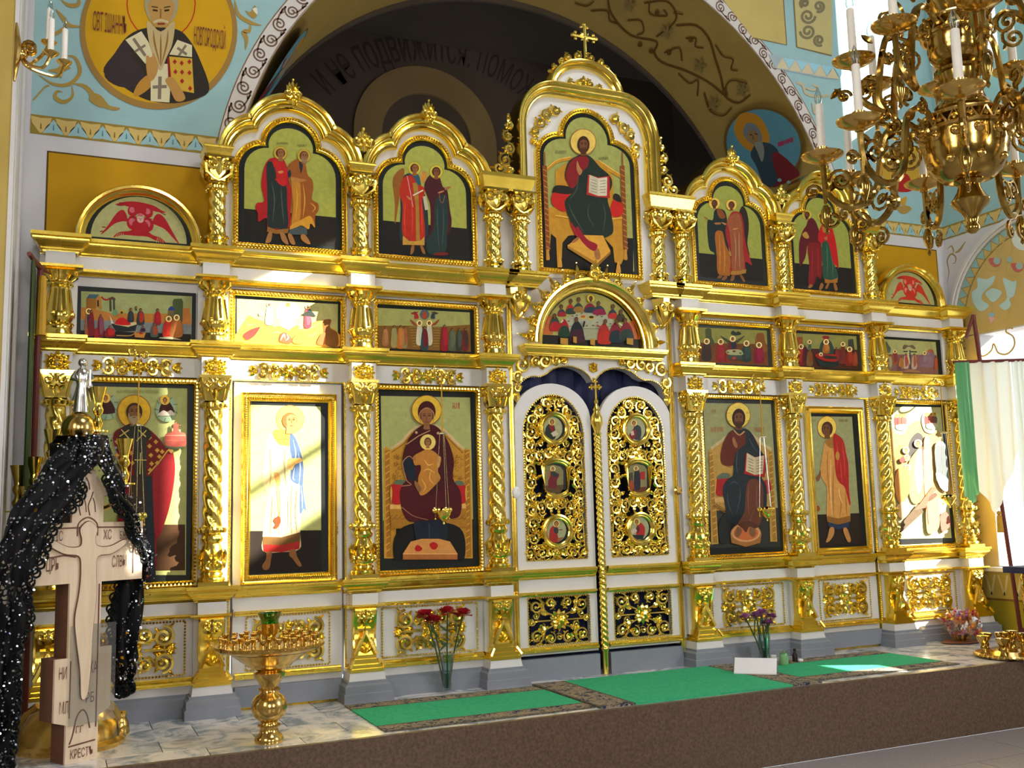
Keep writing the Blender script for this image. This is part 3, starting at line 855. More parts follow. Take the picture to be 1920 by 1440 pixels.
# base consoles under the columns
def make_console():
    mb = MB()
    for z0, z1, hw, yf in ((.30, .335, .185, -.255), (.335, .375, .165, -.235), (.375, .43, .135, -.205), (.43, .47, .12, -.19)): mb.box(-hw, hw, yf, 0, z0, z1)
    pr = [(.0, .47), (-.185, .47), (-.175, .55), (-.14, .62), (-.125, .70), (-.14, .78), (-.19, .85), (-.205, .92), (-.20, .955), (0, .955)]
    mb.prism([(y, z) for y, z in pr], -.115, .115, 'yz')
    body = mb.build('console', 'gold_flat', None, sharp=35)
    mb = MB()
    for sg in (-1, 1):
        mb.tube([(sg*.0, -.19, .72), (sg*.115, -.215, .475)], [.022, .026], 5); volute(mb, sg*.055, .885, .05, -.205, sg, .017, 1.25, PI/2)
        mb.tube([(sg*.14, -.235, .43), (sg*.19, -.262, .35)], [.018, .018], 5); mb.leaf(sg*.02, .80, PI/2-sg*.9, .11, .05, -.175, .025)
        mb.tube([(sg*.118, -.16, .53), (sg*.118, -.12, .66), (sg*.118, -.16, .82), (sg*.118, -.19, .93)], .016, 5)
    for i in range(5): mb.leaf(0, .49, PI*(.25+.125*i), .13+.05*(2-abs(i-2)), .05, -.195, .03)
    mb.leaf(0, .66, PI/2, .12, .05, -.145, .03); mb.ball((0, -.20, .83), .032, 6, 4); mb.leaf(0, .84, PI/2, .11, .07, -.205, .03)
    mb.tube([(-.07, -.14, .735), (.07, -.14, .735)], .018, 5)
    mb.build('console_carving', 'gold', body)
    return body


con = make_console()
for c in CX: put(con, (-c, -.01, 0)); put(con, (c, -.01, 0))
for s in (-1, 1):                                        # white wall between the paired upper columns
    a, b = sorted((s*.955, s*1.40)); m = MB(); m.box(a, b, .02, .15, 4.80, 5.82); m.build('panelling', 'white_paint', ICO, smooth=False)
# ------------------------------------------------------------------ icons
GAIN = 1.3


def shade(c, k): return tuple(min(.92, max(0.0, q*k)) for q in c)


class Icon(Paint):
    """painting on an icon board; colours are brightened to the pigment's own value"""

    def __init__(self, y, o, s): super().__init__(y, o, s)

    def face(self, pts, col):
        c = rgb(col) if isinstance(col, str) else col
        super().face(pts, shade(c, GAIN))

    def line(self, pts, w, col, smooth=True, taper=False):
        c0 = len(self.mb.c); super().line(pts, w, col, smooth, taper)
        self.mb.c[c0:] = [shade(c, GAIN) for c in self.mb.c[c0:]]

    def halo(self, c, r, col='#c9a13c', ry=None, edge='#7c4a22'):
        self.disc(c, r, edge, (ry or r), 26); self.disc(c, r*.955, col, (ry or r)*.955, 26)

    def head(self, c, r, skin='#9a6a38', hair='#3c2112', halo=None, turn=0, beard=None, ry=1.25, hc='#c9a13c'):
        """head with hair, face, eyes, nose, mouth; turn shifts the face sideways"""
        x, y = c
        if halo: self.halo((x, y), halo, hc)
        self.disc((x, y), r, hair, r*ry, 18)
        fx = x+turn*r*.28
        self.poly([(x-r*.42, y+r*.6), (x+r*.42, y+r*.6), (x+r*.5, y+r*1.75), (x-r*.5, y+r*1.75)], skin)
        if beard: self.blob([(fx-r*.66, y+r*.1), (fx-r*.6, y+r*1.0), (fx, y+r*1.62), (fx+r*.6, y+r*1.0), (fx+r*.66, y+r*.1)], beard)
        self.blob([(fx-r*.62, y-r*.45), (fx-r*.60, y+r*.45), (fx-r*.3, y+r*1.0), (fx, y+r*1.12), (fx+r*.3, y+r*1.0), (fx+r*.60, y+r*.45), (fx+r*.62, y-r*.45), (fx, y-r*.82)], skin, 3)
        if beard: self.blob([(fx-r*.5, y+r*.62), (fx, y+r*.5), (fx+r*.5, y+r*.62), (fx+r*.42, y+r*1.1), (fx, y+r*1.5), (fx-r*.42, y+r*1.1)], beard, 3)
        d = '#2a150b'
        for sx in (-1, 1):
            self.line([(fx+sx*r*.44, y-r*.12), (fx+sx*r*.14, y-r*.10)], r*.13, d, False)
            self.line([(fx+sx*r*.48, y-r*.34), (fx+sx*r*.12, y-r*.30)], r*.08, d, False)
        self.line([(fx, y-r*.15), (fx+turn*r*.06, y+r*.38)], r*.10, '#6b4522', False)
        self.line([(fx-r*.2, y+r*.68), (fx+r*.2, y+r*.68)], r*.10, '#6a2a1a', False)

    def folds(self, lines, w, col):
        for l in lines: self.line(l, w, col, True, True)


def board(thing_, outline, y0=-.028, y1=-.001, mat='black_board'):
    m = MB(); m.prism(outline, y0, y1); return m.build('board', mat, thing_, smooth=False)


FR = [(0, 0), (0, .045), (.010, .060), (.020, .045), (.037, .040), (.054, .045), (.062, .065), (.070, .055), (.070, 0)]


def frame(thing_, outline, w=.07, bead=.0165, step=.038, y=0.0, beads=True):
    """gilt moulding round an outline (anticlockwise seen from the front) with a row of beads"""
    m = MB(); k = w/.07; m.sweep_xz(outline, [(-o*k, h) for o, h in FR], y); m.build('frame', 'gold', thing_, sharp=40)
    if beads:
        P = [np.array(q, float) for q in outline]; n = len(P); off = []
        for i in range(n):
            d1 = P[i]-P[i-1]; d2 = P[(i+1) % n]-P[i]; d1 /= np.linalg.norm(d1); d2 /= np.linalg.norm(d2)
            n1 = np.array([d1[1], -d1[0]]); n2 = np.array([d2[1], -d2[0]]); off.append(tuple(P[i]+(n1+n2)/max(.35, 1+n1@n2)*.037*k))
        m = MB(); m.beads(off, bead*min(k, 1.1), step*min(k, 1), y-.066, closed=True); m.build('bead_trim', 'gold', thing_)


def rect(x0, x1, z0, z1): return [(x0, z0), (x1, z0), (x1, z1), (x0, z1)]


def icon(label, x0, x1, z0, z1, fr=True, outline=None, y=.0, cat='icon', group=None):
    t = thing('icon', ((x0+x1)/2, 0, z0), label, cat, group)
    ol = outline or rect(x0, x1, z0, z1)
    board(t, ol, y-.028, y-.001)
    if fr: frame(t, ol, y=y)
    return t


YP = -.029
GR = '#92945a'                                              # gilded ground of the paintings (olive in this light)
# 1 ---- bishop with a model church
I1L = icon('icon of a bishop in a chequered robe holding a small red church, behind the cross', -5.876, -4.766, 1.345, 3.345)
p = Icon(YP, (140, 710), 3.789)
p.poly([(45, 52), (800, 70), (790, 1395), (40, 1395)], GR); p.poly([(40, 1040), (785, 1036), (785, 1362), (40, 1372)], '#3a2410')
p.glyphs(300, 78, 300, 26, 22, '#7d7f4c', 3, 3)
for cx, cy in ((228, 200), (648, 215)):
    p.blob([(cx-75, cy+20), (cx-40, cy-70), (cx+50, cy-75), (cx+75, cy+10), (cx+40, cy+85), (cx-35, cy+85)], '#7f9272')
    for k in range(9): a = .2+k*.7; p.line([(cx+58*math.cos(a), cy+66*math.sin(a)), (cx+86*math.cos(a+.15), cy+94*math.sin(a+.15))], 5, '#4d5c40', False)
    p.blob([(cx-36, cy-30), (cx+6, cy-60), (cx+48, cy-10), (cx+52, cy+45), (cx-44, cy+45)], '#35140f'); p.blob([(cx-60, cy+45), (cx-20, cy+12), (cx+8, cy+22), (cx+35, cy+10), (cx+60, cy+42), (cx, cy+50)], '#b9ab9a' if cx > 400 else '#35140f')
    p.head((cx-8, cy-62), 15, halo=36)
p.halo((422, 235), 120, '#bd9320'); p.blob([(270, 420), (340, 345), (420, 318), (520, 355), (610, 440), (640, 495), (690, 500), (712, 640), (690, 830), (640, 1010), (580, 1160), (560, 1390), (300, 1390), (330, 700)], '#6f1218')
p.blob([(560, 640), (655, 520), (690, 500), (712, 640), (690, 830), (650, 990), (590, 1130), (556, 1000)], '#7d1a1e')
p.poly([(398, 690), (545, 690), (575, 1395), (350, 1395)], '#33261a'); p.poly([(500, 690), (550, 700), (575, 1395), (505, 1395)], '#1d2429')
p.blob([(275, 410), (345, 345), (500, 345), (560, 400), (640, 490), (600, 570), (520, 680), (420, 640), (365, 700), (325, 600)], '#5a1512')
rnd = random.Random(2)
for gx, gy in [(300, 450), (330, 500), (300, 545), (345, 550), (375, 600), (345, 640), (380, 670), (400, 530), (530, 420), (575, 450), (530, 480), (585, 510), (540, 545), (600, 555), (545, 605), (585, 600), (535, 650), (620, 520), (380, 470), (410, 600)]:
    for dx, dy in ((15, 6), (6, 15)): p.poly([(gx-dx, gy-dy), (gx+dx, gy-dy), (gx+dx, gy+dy), (gx-dx, gy+dy)], '#b3832c')
p.blob([(312, 420), (350, 345), (420, 322), (505, 350), (545, 400), (500, 450), (420, 430), (360, 440)], '#23241b'); p.poly([(420, 400), (510, 430), (505, 690), (425, 690)], '#2b2a20')
for (a, b), (c, d) in (((330, 362), (388, 432)), ((385, 366), (318, 412)), ((452, 366), (505, 415)), ((508, 368), (438, 446)), ((466, 528), (462, 680)), ((424, 578), (508, 580))): p.line([(a, b), (c, d)], 7, '#b8a050', False)
p.line([(520, 680), (600, 590), (660, 510)], 9, '#a88a36'); p.blob([(660, 505), (690, 498), (698, 520), (680, 530)], '#a8823c'); p.head((422, 238), 58, skin='#6d4a26', hair='#33200f', beard='#8c7c5c', ry=1.12)
p.blob([(640, 400), (690, 380), (700, 340), (715, 312), (732, 340), (745, 380), (785, 395), (785, 480), (720, 492), (645, 475)], '#96463a'); p.line([(640, 405), (785, 405)], 5, '#c07a62', False); p.line([(650, 440), (782, 440)], 4, '#b3624f', False)
for k in range(5): p.line([(690+k*14, 352-8*abs(2-k)), (690+k*14, 310+10*abs(2-k))], 6, '#a85a46', False)
p.blob([(635, 478), (710, 488), (780, 480), (740, 500), (680, 502)], '#3f4a32'); p.line([(398, 700), (420, 1390)], 4, '#8a6a2a', False)
p.build('painting', I1L)
# 7 ---- descent icon at the right end (sunlit)
I1R = icon('icon of a crowded resurrection scene beside the sunlit right window', 4.766, 5.876, 1.345, 3.345)
p = Icon(YP, (1655, 750), 5.143)
p.poly([(62, 66), (560, 70), (665, 1330), (130, 1340)], '#8f8c62'); p.blob([(60, 300), (240, 250), (330, 200), (460, 260), (560, 330), (640, 700), (650, 960), (420, 900), (120, 760)], '#93733f')
p.blob([(250, 430), (290, 350), (340, 315), (385, 350), (380, 420), (300, 520), (255, 540)], '#2e2824'); p.blob([(105, 640), (130, 480), (185, 430), (215, 500), (200, 600), (120, 690)], '#6d5a2c')
for cx, cy in ((165, 215), (455, 205)):
    p.blob([(cx-85, cy-10), (cx-50, cy-85), (cx+60, cy-80), (cx+85, cy+10), (cx+40, cy+110), (cx-50, cy+100)], '#8a9a6c')
    for dx, c in ((-35, '#6c1f1a'), (5, '#86341d'), (40, '#5a3a30')): p.blob([(cx+dx-22, cy-40), (cx+dx, cy-60), (cx+dx+25, cy-20), (cx+dx+10, cy+40), (cx+dx-18, cy+30)], c); p.head((cx+dx, cy-66), 13, halo=20)
    p.blob([(cx-40, cy+30), (cx+50, cy+20), (cx+40, cy+75), (cx-30, cy+70)], '#a89a86')
p.blob([(240, 620), (330, 480), (390, 500), (470, 640), (470, 850), (420, 940), (290, 1000), (235, 830)], '#b98f45'); p.blob([(330, 490), (390, 500), (385, 760), (340, 900), (300, 700)], '#c9b070'); p.line([(375, 450), (395, 900), (420, 1180)], 12, '#8e2d18', False)
p.blob([(390, 400), (450, 380), (470, 640), (470, 840), (400, 900)], '#b59a55')
for c, r in (((333, 420), 40), ((215, 485), 34), ((222, 560), 32), ((228, 650), 30)): p.head(c, r*.55, halo=r, hc='#d6c089')
p.blob([(110, 720), (180, 640), (245, 720), (240, 900), (160, 1000), (112, 900)], '#a3682f'); p.blob([(150, 570), (190, 550), (205, 590), (165, 605)], '#93281c'); p.blob([(110, 1050), (180, 980), (250, 1000), (250, 1080), (170, 1150)], '#b08a60')
p.blob([(490, 440), (590, 430), (620, 760), (600, 870), (520, 780)], '#5c625a')
for k in range(6): p.line([(500+k*18, 440), (505+k*19, 780)], 5, '#3c4240', False)
p.blob([(500, 700), (610, 760), (610, 880), (540, 840)], '#b9b39a'); p.poly([(135, 1230), (330, 1000), (380, 1080), (150, 1290)], '#4b3a26'); p.poly([(300, 1060), (470, 830), (510, 860), (400, 1040)], '#8f4a35')
p.blob([(410, 1020), (480, 890), (520, 920), (530, 1220), (430, 1290), (405, 1180)], '#b58b4e'); p.line([(410, 1020), (425, 1200)], 12, '#96311d', False); p.blob([(440, 930), (490, 895), (510, 925), (430, 980)], '#4e3320')
p.blob([(540, 1120), (600, 1080), (640, 1200), (560, 1270)], '#8a4a3c'); p.build('painting', I1R)
# 3 ---- enthroned mother and child
I3L = icon('icon of an enthroned veiled woman with child, left of the royal doors', -2.762, -1.593, 1.345, 3.345)
p = Icon(YP, (700, 720), 3.945)
p.poly([(55, 88), (715, 100), (745, 1305), (75, 1300)], GR); p.poly([(72, 1010), (740, 1000), (745, 1305), (75, 1300)], '#1c150d')
p.glyphs(590, 138, 50, 45, 4, '#8a4a2a', 5, 5)
th = '#a87824'; p.poly([(72, 480), (95, 462), (130, 490), (210, 430), (290, 350), (400, 330), (520, 350), (600, 420), (665, 490), (690, 475), (715, 490), (730, 1000), (735, 1290), (640, 1290), (640, 1010), (170, 1010), (160, 1290), (80, 1290)], th)
p.line([(130, 478), (210, 425), (290, 340), (400, 300), (520, 340), (600, 420), (670, 482)], 20, '#b39a6c'); p.line([(134, 505), (215, 450), (300, 370), (400, 345), (515, 372), (595, 445), (662, 510)], 6, '#6d4514')
for x in (102, 692): p.line([(x, 490), (x+14, 1280)], 34, '#8e5f1b', False); [p.line([(x-12+i*.2, 520+i*48), (x+16+i*.2, 500+i*48)], 7, '#c08a34', False) for i in range(16)]
rnd = random.Random(8)
for i in range(34):
    x, y = rnd.choice(((140, 230), (590, 660)))[0]+rnd.random()*70, 520+rnd.random()*200; p.circle((x, y), 11, 4, '#7d5318', a1=4.5, n=8)
p.poly([(120, 890), (680, 885), (682, 920), (118, 925)], '#c3924a'); p.poly([(118, 925), (682, 920), (690, 1060), (130, 1070)], '#96661d')
for i in range(16): p.circle((140+i*35, 985), 15, 4, '#6d4514', a1=5, n=9)
p.blob([(150, 1290), (150, 1140), (230, 1050), (400, 1020), (590, 1040), (668, 1120), (670, 1290), (610, 1290), (560, 1180), (410, 1140), (260, 1180), (215, 1290)], '#120f0c')
p.blob([(120, 800), (130, 745), (215, 740), (235, 800), (215, 880), (140, 885)], '#9c1818'); p.blob([(600, 800), (615, 745), (672, 750), (690, 800), (668, 880), (615, 875)], '#9c1818')
p.blob([(150, 740), (170, 712), (230, 712), (235, 745)], '#4f5b46'); p.blob([(600, 745), (605, 718), (655, 720), (665, 750)], '#4f5b46')
for x in (128, 682): p.blob([(x-8, 800), (x, 755), (x+8, 800), (x, 875)], '#b58c34')
p.halo((390, 195), 112, '#c5a02e')
p.blob([(210, 560), (250, 420), (320, 330), (390, 300), (470, 320), (545, 420), (590, 560), (585, 700), (640, 800), (640, 960), (560, 1000), (330, 1020), (240, 1000), (195, 860), (210, 750), (240, 700)], '#3a0b10')
p.blob([(205, 760), (290, 745), (420, 830), (560, 745), (630, 790), (640, 950), (500, 1010), (340, 1015), (235, 990), (195, 870)], '#420d13')
p.blob([(215, 590), (262, 540), (300, 600), (310, 690), (300, 720), (245, 690)], '#141a24'); p.line([(212, 620), (218, 570), (262, 535), (300, 570)], 6, '#9a6a4a'); p.line([(212, 600), (240, 710), (275, 745), (205, 755)], 6, '#9a6a4a'); p.line([(240, 448), (330, 385), (415, 345)], 7, '#a87a52', False); p.line([(205, 910), (290, 975), (400, 1005)], 6, '#8a5a44')
for q in ((388, 160), (313, 360), (474, 365)): [p.line([(q[0]-11*math.cos(a), q[1]-11*math.sin(a)), (q[0]+11*math.cos(a), q[1]+11*math.sin(a))], 4, '#b98f6a', False) for a in (0, PI/4, PI/2, 3*PI/4)]
p.disc((390, 205), 66, '#3a0b10', 78); p.line([(345, 290), (340, 215), (390, 178), (440, 215), (436, 290)], 6, '#a87a52'); p.blob([(352, 200), (390, 182), (428, 200), (430, 260), (410, 300), (412, 335), (366, 335), (368, 300), (350, 260)], '#7e5230')
for sx in (-1, 1): p.line([(390+sx*30, 236), (390+sx*8, 238)], 6, '#2a150b', False); p.line([(390+sx*32, 222), (390+sx*8, 224)], 4, '#2a150b', False)
p.line([(390, 235), (388, 268)], 5, '#5a381c', False); p.line([(378, 283), (402, 283)], 5, '#6a2a1a', False)
p.halo((397, 432), 60, '#cdb45e'); p.head((397, 430), 27, skin='#8c5e32', hair='#4d2c14')
p.blob([(290, 540), (350, 500), (395, 485), (450, 505), (485, 560), (470, 640), (490, 700), (440, 760), (380, 815), (335, 815), (325, 700), (345, 640), (340, 600), (300, 600)], '#a56d28'); p.folds([[(370, 560), (400, 600), (440, 590)], [(360, 650), (400, 630), (450, 660)], [(350, 700), (380, 760), (360, 800)], [(420, 640), (410, 700), (440, 740)]], 8, '#c9964a')
p.blob([(468, 545), (485, 535), (495, 560), (478, 620), (466, 600)], '#b07c44'); p.blob([(300, 715), (330, 740), (350, 780), (330, 800), (300, 750)], '#7e5230'); p.blob([(285, 545), (300, 530), (310, 560), (292, 565)], '#8c5e32')
p.blob([(300, 1020), (400, 1010), (520, 1010), (545, 1100), (520, 1170), (420, 1200), (330, 1200), (300, 1100)], '#141c26'); p.line([(405, 1030), (410, 1180)], 8, '#26323e', False)
p.poly([(212, 1255), (270, 1165), (350, 1145), (480, 1145), (560, 1165), (615, 1255)], '#b57a3e'); p.poly([(212, 1255), (615, 1255), (615, 1298), (212, 1298)], '#96592a'); p.line([(212, 1256), (615, 1256)], 6, '#cf9a5a', False)
p.blob([(300, 1215), (320, 1190), (355, 1215), (340, 1235), (310, 1235)], '#9c1414'); p.blob([(408, 1185), (440, 1168), (470, 1190), (455, 1222), (425, 1220)], '#9c1414'); p.build('painting', I3L)
# 5 ---- enthroned Christ with open book
I3R = icon('icon of an enthroned bearded figure in dark blue with open book, right of royal doors', 1.593, 2.762, 1.345, 3.345)
p = Icon(YP, (1310, 740), 4.645)
p.poly([(40, 72), (628, 82), (712, 1325), (88, 1335)], '#83835a'); p.poly([(85, 1010), (690, 985), (712, 1325), (88, 1335)], '#2a2a26')
p.glyphs(105, 280, 110, 45, 8, '#8a6a42', 5, 7); p.glyphs(485, 285, 85, 40, 7, '#8a6a42', 5, 9); p.glyphs(110, 130, 40, 30, 3, '#8a6a42', 4, 2)
th = '#9c7a3a'; p.poly([(85, 480), (105, 468), (210, 395), (330, 330), (450, 350), (560, 430), (620, 480), (640, 490), (680, 1280), (620, 1280), (610, 1000), (150, 1010), (170, 1300), (105, 1305)], th)
p.line([(105, 470), (210, 390), (300, 330)], 26, '#a8946c'); p.line([(450, 340), (540, 420), (630, 480)], 26, '#a8946c'); p.line([(100, 500), (140, 1290)], 34, '#8a6426', False); p.line([(620, 500), (655, 1270)], 30, '#8a6426', False)
for i in range(14): p.line([(88+i*2.6, 530+i*54), (122+i*2.6, 515+i*54)], 7, '#bb9244', False); p.line([(606+i*2.5, 530+i*52), (636+i*2.5, 515+i*52)], 7, '#bb9244', False)
for i in range(7): p.circle((140+i*16, 960+i*10), 17, 5, '#6d4a1c', a1=5, n=9)
p.blob([(135, 830), (150, 730), (250, 720), (260, 790), (215, 870), (160, 880)], '#8c1d1a'); p.blob([(555, 760), (600, 745), (625, 800), (610, 860), (570, 850)], '#8c1d1a'); p.blob([(150, 730), (190, 685), (260, 690), (255, 725)], '#4f5b46'); p.line([(145, 735), (135, 860)], 9, '#b98f46')
p.poly([(130, 900), (250, 890), (250, 935), (135, 940)], '#b08a52'); p.blob([(165, 1150), (190, 1080), (250, 1020), (300, 1130), (250, 1290), (180, 1280)], '#1d1f1e')
p.halo((338, 180), 106, '#cbb04e', 112)
for a in (0, 1): p.line([(234, 160+a*70), (270, 160+a*70)], 4, '#8a6a2a', False); p.line([(405, 160+a*70), (442, 160+a*70)], 4, '#8a6a2a', False)
p.blob([(185, 520), (215, 400), (270, 320), (340, 300), (410, 300), (470, 360), (540, 500), (590, 560), (570, 690), (540, 720), (580, 800), (585, 960), (560, 1000), (400, 1130), (330, 1140), (255, 1090), (220, 950), (200, 820), (240, 740), (290, 700), (290, 600), (240, 620), (195, 590)], '#20262a')
p.blob([(185, 520), (220, 390), (285, 315), (345, 340), (390, 320), (400, 420), (350, 470), (310, 520), (290, 610), (240, 620), (195, 595)], '#552319'); p.line([(298, 310), (345, 352), (392, 320)], 9, '#a8845a')
p.blob([(420, 760), (480, 735), (545, 780), (555, 950), (540, 1080), (510, 1150), (420, 1210), (350, 1170), (330, 1130), (390, 1020), (400, 880)], '#5a3223'); p.folds([[(430, 780), (420, 900), (430, 1050)], [(500, 790), (495, 900), (500, 1000)], [(470, 1000), (440, 1100), (430, 1180)]], 9, '#6f4a36')
p.folds([[(330, 480), (320, 600), (330, 690)], [(250, 790), (300, 760), (350, 790)], [(350, 800), (350, 900), (320, 1040)], [(240, 850), (250, 950), (290, 1060)], [(430, 380), (460, 440), (500, 500)]], 8, '#39424a')
p.blob([(295, 370), (315, 405), (330, 450), (315, 465), (295, 440), (285, 390)], '#8a5a36'); p.line([(300, 400), (325, 455)], 9, '#8a5a36', False)
p.head((340, 205), 58, skin='#5f3c24', hair='#2c1810', beard='#3a2216', ry=1.42)
p.poly([(400, 510), (480, 545), (575, 525), (565, 720), (480, 710), (385, 690)], '#8c1d1a'); p.poly([(410, 508), (480, 548), (478, 700), (400, 665)], '#b2a483'); p.poly([(480, 548), (560, 530), (548, 690), (478, 700)], '#a8997a')
for i in range(5): p.line([(420, 555+i*26), (468, 575+i*25)], 6, '#6d6650', False); p.line([(492, 576+i*24), (545, 562+i*25)], 6, '#6d6650', False)
p.disc((400, 1215), 135, '#9c6a3a', 100); p.poly([(265, 1220), (535, 1215), (525, 1290), (400, 1325), (275, 1290)], '#8a5a2c'); p.disc((400, 1205), 125, '#b5825a', 78); p.disc((400, 1205), 108, '#a8582f', 62)
p.blob([(305, 1205), (325, 1150), (360, 1170), (360, 1210), (335, 1240), (310, 1235)], '#6f4a30'); p.blob([(425, 1190), (440, 1145), (475, 1160), (485, 1210), (465, 1240), (440, 1230)], '#6f4a30'); p.blob([(330, 1130), (420, 1100), (510, 1140), (480, 1165), (430, 1150), (400, 1200), (370, 1165)], '#4a281c'); p.build('painting', I3R)
# ------------------------------------------------------------------ deacon doors
DOORY = -.005


def deacon_door(s, label):
    x0, x1 = sorted((s*3.19, s*4.345)); cx = (x0+x1)/2
    t = thing('deacon_door', (cx, 0, 0), label, 'door')
    m = MB(); m.box(x0+.0, x1-.0, DOORY-.02, .05, .03, 3.395); m.build('leaf', 'white_paint', t, smooth=False)
    a, b = sorted((s*3.348, s*4.177)); ol = rect(a, b, 1.36, 3.186); board(t, ol, DOORY-.05, DOORY); frame(t, ol, .095, .014, .024, DOORY-.018)
    run('door_cornice', 'gold_flat', [(x0+.02, DOORY-.02), (x1-.02, DOORY-.02)], scaled(CORN, .08, .125), 1.13, t)
    run('door_fillet', 'gold_flat', [(x0+.02, DOORY-.02), (x1-.02, DOORY-.02)], scaled(FILL, .06, .05), .945, t)
    run('door_base_moulding', 'gold_flat', [(x0+.02, DOORY-.02), (x1-.02, DOORY-.02)], scaled(BASEP, .06, .06), .31, t)
    m = MB(); m.box(x0+.02, x1-.02, DOORY-.075, DOORY, .03, .235); m.build('kick_board', 'grey_paint', t, smooth=False)
    m = MB(); m.beads([(x0+.14, .39), (x1-.14, .39), (x1-.14, .93), (x0+.14, .93)], .014, .031, DOORY-.026, closed=True); m.build('bead_trim', 'gold', t)
    m = MB(); hx = x1-.06 if s < 0 else x1-.05
    for k in range(3): m.lathe([(.012, 0), (.016, .004), (.016, .04), (.012, .044)], (hx, DOORY-.035, 1.75+k*.05), 8)
    m.build('hinge', 'brass', t)
    return t


DL = deacon_door(-1, 'deacon door painted with a young saint in white robe, lit by slanting sun')
p = Icon(DOORY-.051, (450, 740), 4.114)
p.poly([(82, 78), (622, 92), (626, 1045), (82, 1052)], GR); p.poly([(82, 1052), (626, 1045), (632, 1362), (82, 1370)], '#19120b')
p.halo((385, 190), 110, '#c2a040'); p.blob([(190, 480), (210, 340), (250, 290), (340, 260), (400, 300), (460, 400), (488, 520), (470, 700), (465, 1060), (460, 1190), (320, 1215), (180, 1210), (175, 1090), (195, 900), (230, 740), (190, 720), (175, 620)], '#a89a6c')
p.blob([(250, 292), (320, 262), (385, 300), (392, 390), (340, 392), (290, 375)], '#a5772e'); p.line([(255, 300), (300, 345), (390, 340)], 6, '#7a5220')
p.blob([(388, 300), (430, 340), (470, 450), (490, 560), (485, 700), (495, 800), (510, 888), (490, 880), (470, 920), (458, 880), (462, 700), (440, 690), (400, 665), (388, 620), (400, 500), (385, 420)], '#3c4c66'); p.folds([[(410, 350), (430, 450), (420, 540)], [(450, 450), (465, 560), (455, 700)], [(470, 700), (480, 800), (480, 880)], [(420, 560), (410, 640), (420, 660)]], 9, '#7d8ca0')
p.blob([(372, 500), (430, 490), (470, 490), (478, 515), (425, 540), (400, 580), (372, 560)], '#b58d4c'); p.blob([(190, 720), (235, 640), (262, 600), (290, 680), (320, 690), (285, 715), (235, 700), (215, 760)], '#b8a266'); p.blob([(262, 600), (300, 610), (310, 680), (285, 715), (268, 650)], '#a3763c')
p.folds([[(230, 420), (240, 600), (220, 760)], [(300, 700), (310, 850), (300, 1080)], [(400, 700), (395, 900), (400, 1080)], [(350, 420), (345, 560), (360, 700)], [(250, 780), (245, 950), (230, 1080)], [(440, 720), (430, 900), (440, 1060)]], 10, '#857a52'); p.folds([[(270, 800), (275, 900), (270, 1060)], [(370, 760), (375, 900), (370, 1060)]], 9, '#c2b68c')
p.poly([(175, 1095), (320, 1100), (466, 1060), (462, 1135), (320, 1160), (178, 1155)], '#553a17'); p.poly([(178, 1155), (320, 1160), (462, 1130), (456, 1190), (320, 1215), (185, 1212)], '#8c1c17')
p.blob([(205, 1215), (245, 1215), (240, 1260), (225, 1340), (185, 1350), (170, 1320), (200, 1270)], '#6f4724'); p.blob([(385, 1200), (425, 1195), (440, 1250), (475, 1315), (450, 1322), (400, 1260), (380, 1240)], '#6f4724')
p.blob([(258, 965), (300, 935), (315, 975), (300, 1010), (280, 1035), (258, 1025), (272, 1000)], '#5f2f14'); p.line([(285, 715), (300, 940)], 4, '#7a5220', False)
p.head((383, 200), 58, skin='#a3763c', hair='#6d4520', turn=.8, ry=1.1); p.build('painting', DL)
DR = deacon_door(1, 'deacon door painted with a young saint in ochre robe and red mantle')
p = Icon(DOORY-.051, (1500, 765), 5.236)
p.poly([(55, 82), (510, 86), (580, 1032), (118, 1048)], '#85865c'); p.poly([(118, 1048), (580, 1032), (605, 1335), (130, 1360)], '#241b14'); p.glyphs(90, 110, 60, 26, 6, '#7a6a42', 4, 2); p.glyphs(385, 110, 90, 26, 8, '#7a6a42', 4, 4)
p.halo((262, 190), 95, '#d2b04a', 112)
p.blob([(195, 600), (225, 420), (240, 340), (290, 300), (330, 270), (380, 280), (430, 340), (455, 480), (480, 760), (490, 1070), (480, 1110), (370, 1140), (265, 1115), (262, 800), (240, 740), (200, 660)], '#b58140'); p.blob([(240, 330), (290, 300), (335, 280), (335, 385), (285, 388)], '#8a5f24')
p.blob([(322, 265), (380, 275), (425, 330), (450, 450), (472, 560), (478, 800), (492, 930), (482, 950), (455, 850), (430, 770), (385, 735), (350, 660), (335, 500)], '#94201c'); p.folds([[(350, 320), (370, 450), (360, 600)], [(410, 340), (430, 500), (440, 700)], [(390, 500), (400, 620), (410, 740)]], 10, '#b53a30'); p.blob([(345, 460), (362, 425), (385, 455), (375, 510), (350, 500)], '#a5772e')
p.folds([[(270, 420), (265, 600), (290, 900)], [(330, 560), (320, 800), (330, 1080)], [(390, 800), (400, 950), (385, 1080)], [(440, 820), (450, 950), (455, 1060)]], 12, '#96652a'); p.folds([[(300, 500), (295, 800), (310, 1050)], [(380, 780), (385, 850), (410, 940)]], 12, '#cfa468')
p.poly([(262, 1060), (370, 1085), (492, 1055), (490, 1115), (370, 1145), (262, 1110)], '#7d5220'); p.poly([(265, 1115), (370, 1145), (482, 1118), (475, 1175), (370, 1190), (275, 1160)], '#232f45')
p.blob([(195, 610), (180, 650), (152, 680), (160, 715), (182, 715), (200, 660)], '#6f4726'); p.blob([(290, 1175), (330, 1180), (325, 1250), (280, 1310), (248, 1315), (265, 1270)], '#a0703c'); p.blob([(420, 1185), (455, 1180), (490, 1270), (490, 1312), (462, 1310), (430, 1240)], '#a0703c'); p.blob([(152, 980), (172, 955), (192, 985), (180, 1015), (158, 1010)], '#86401f')
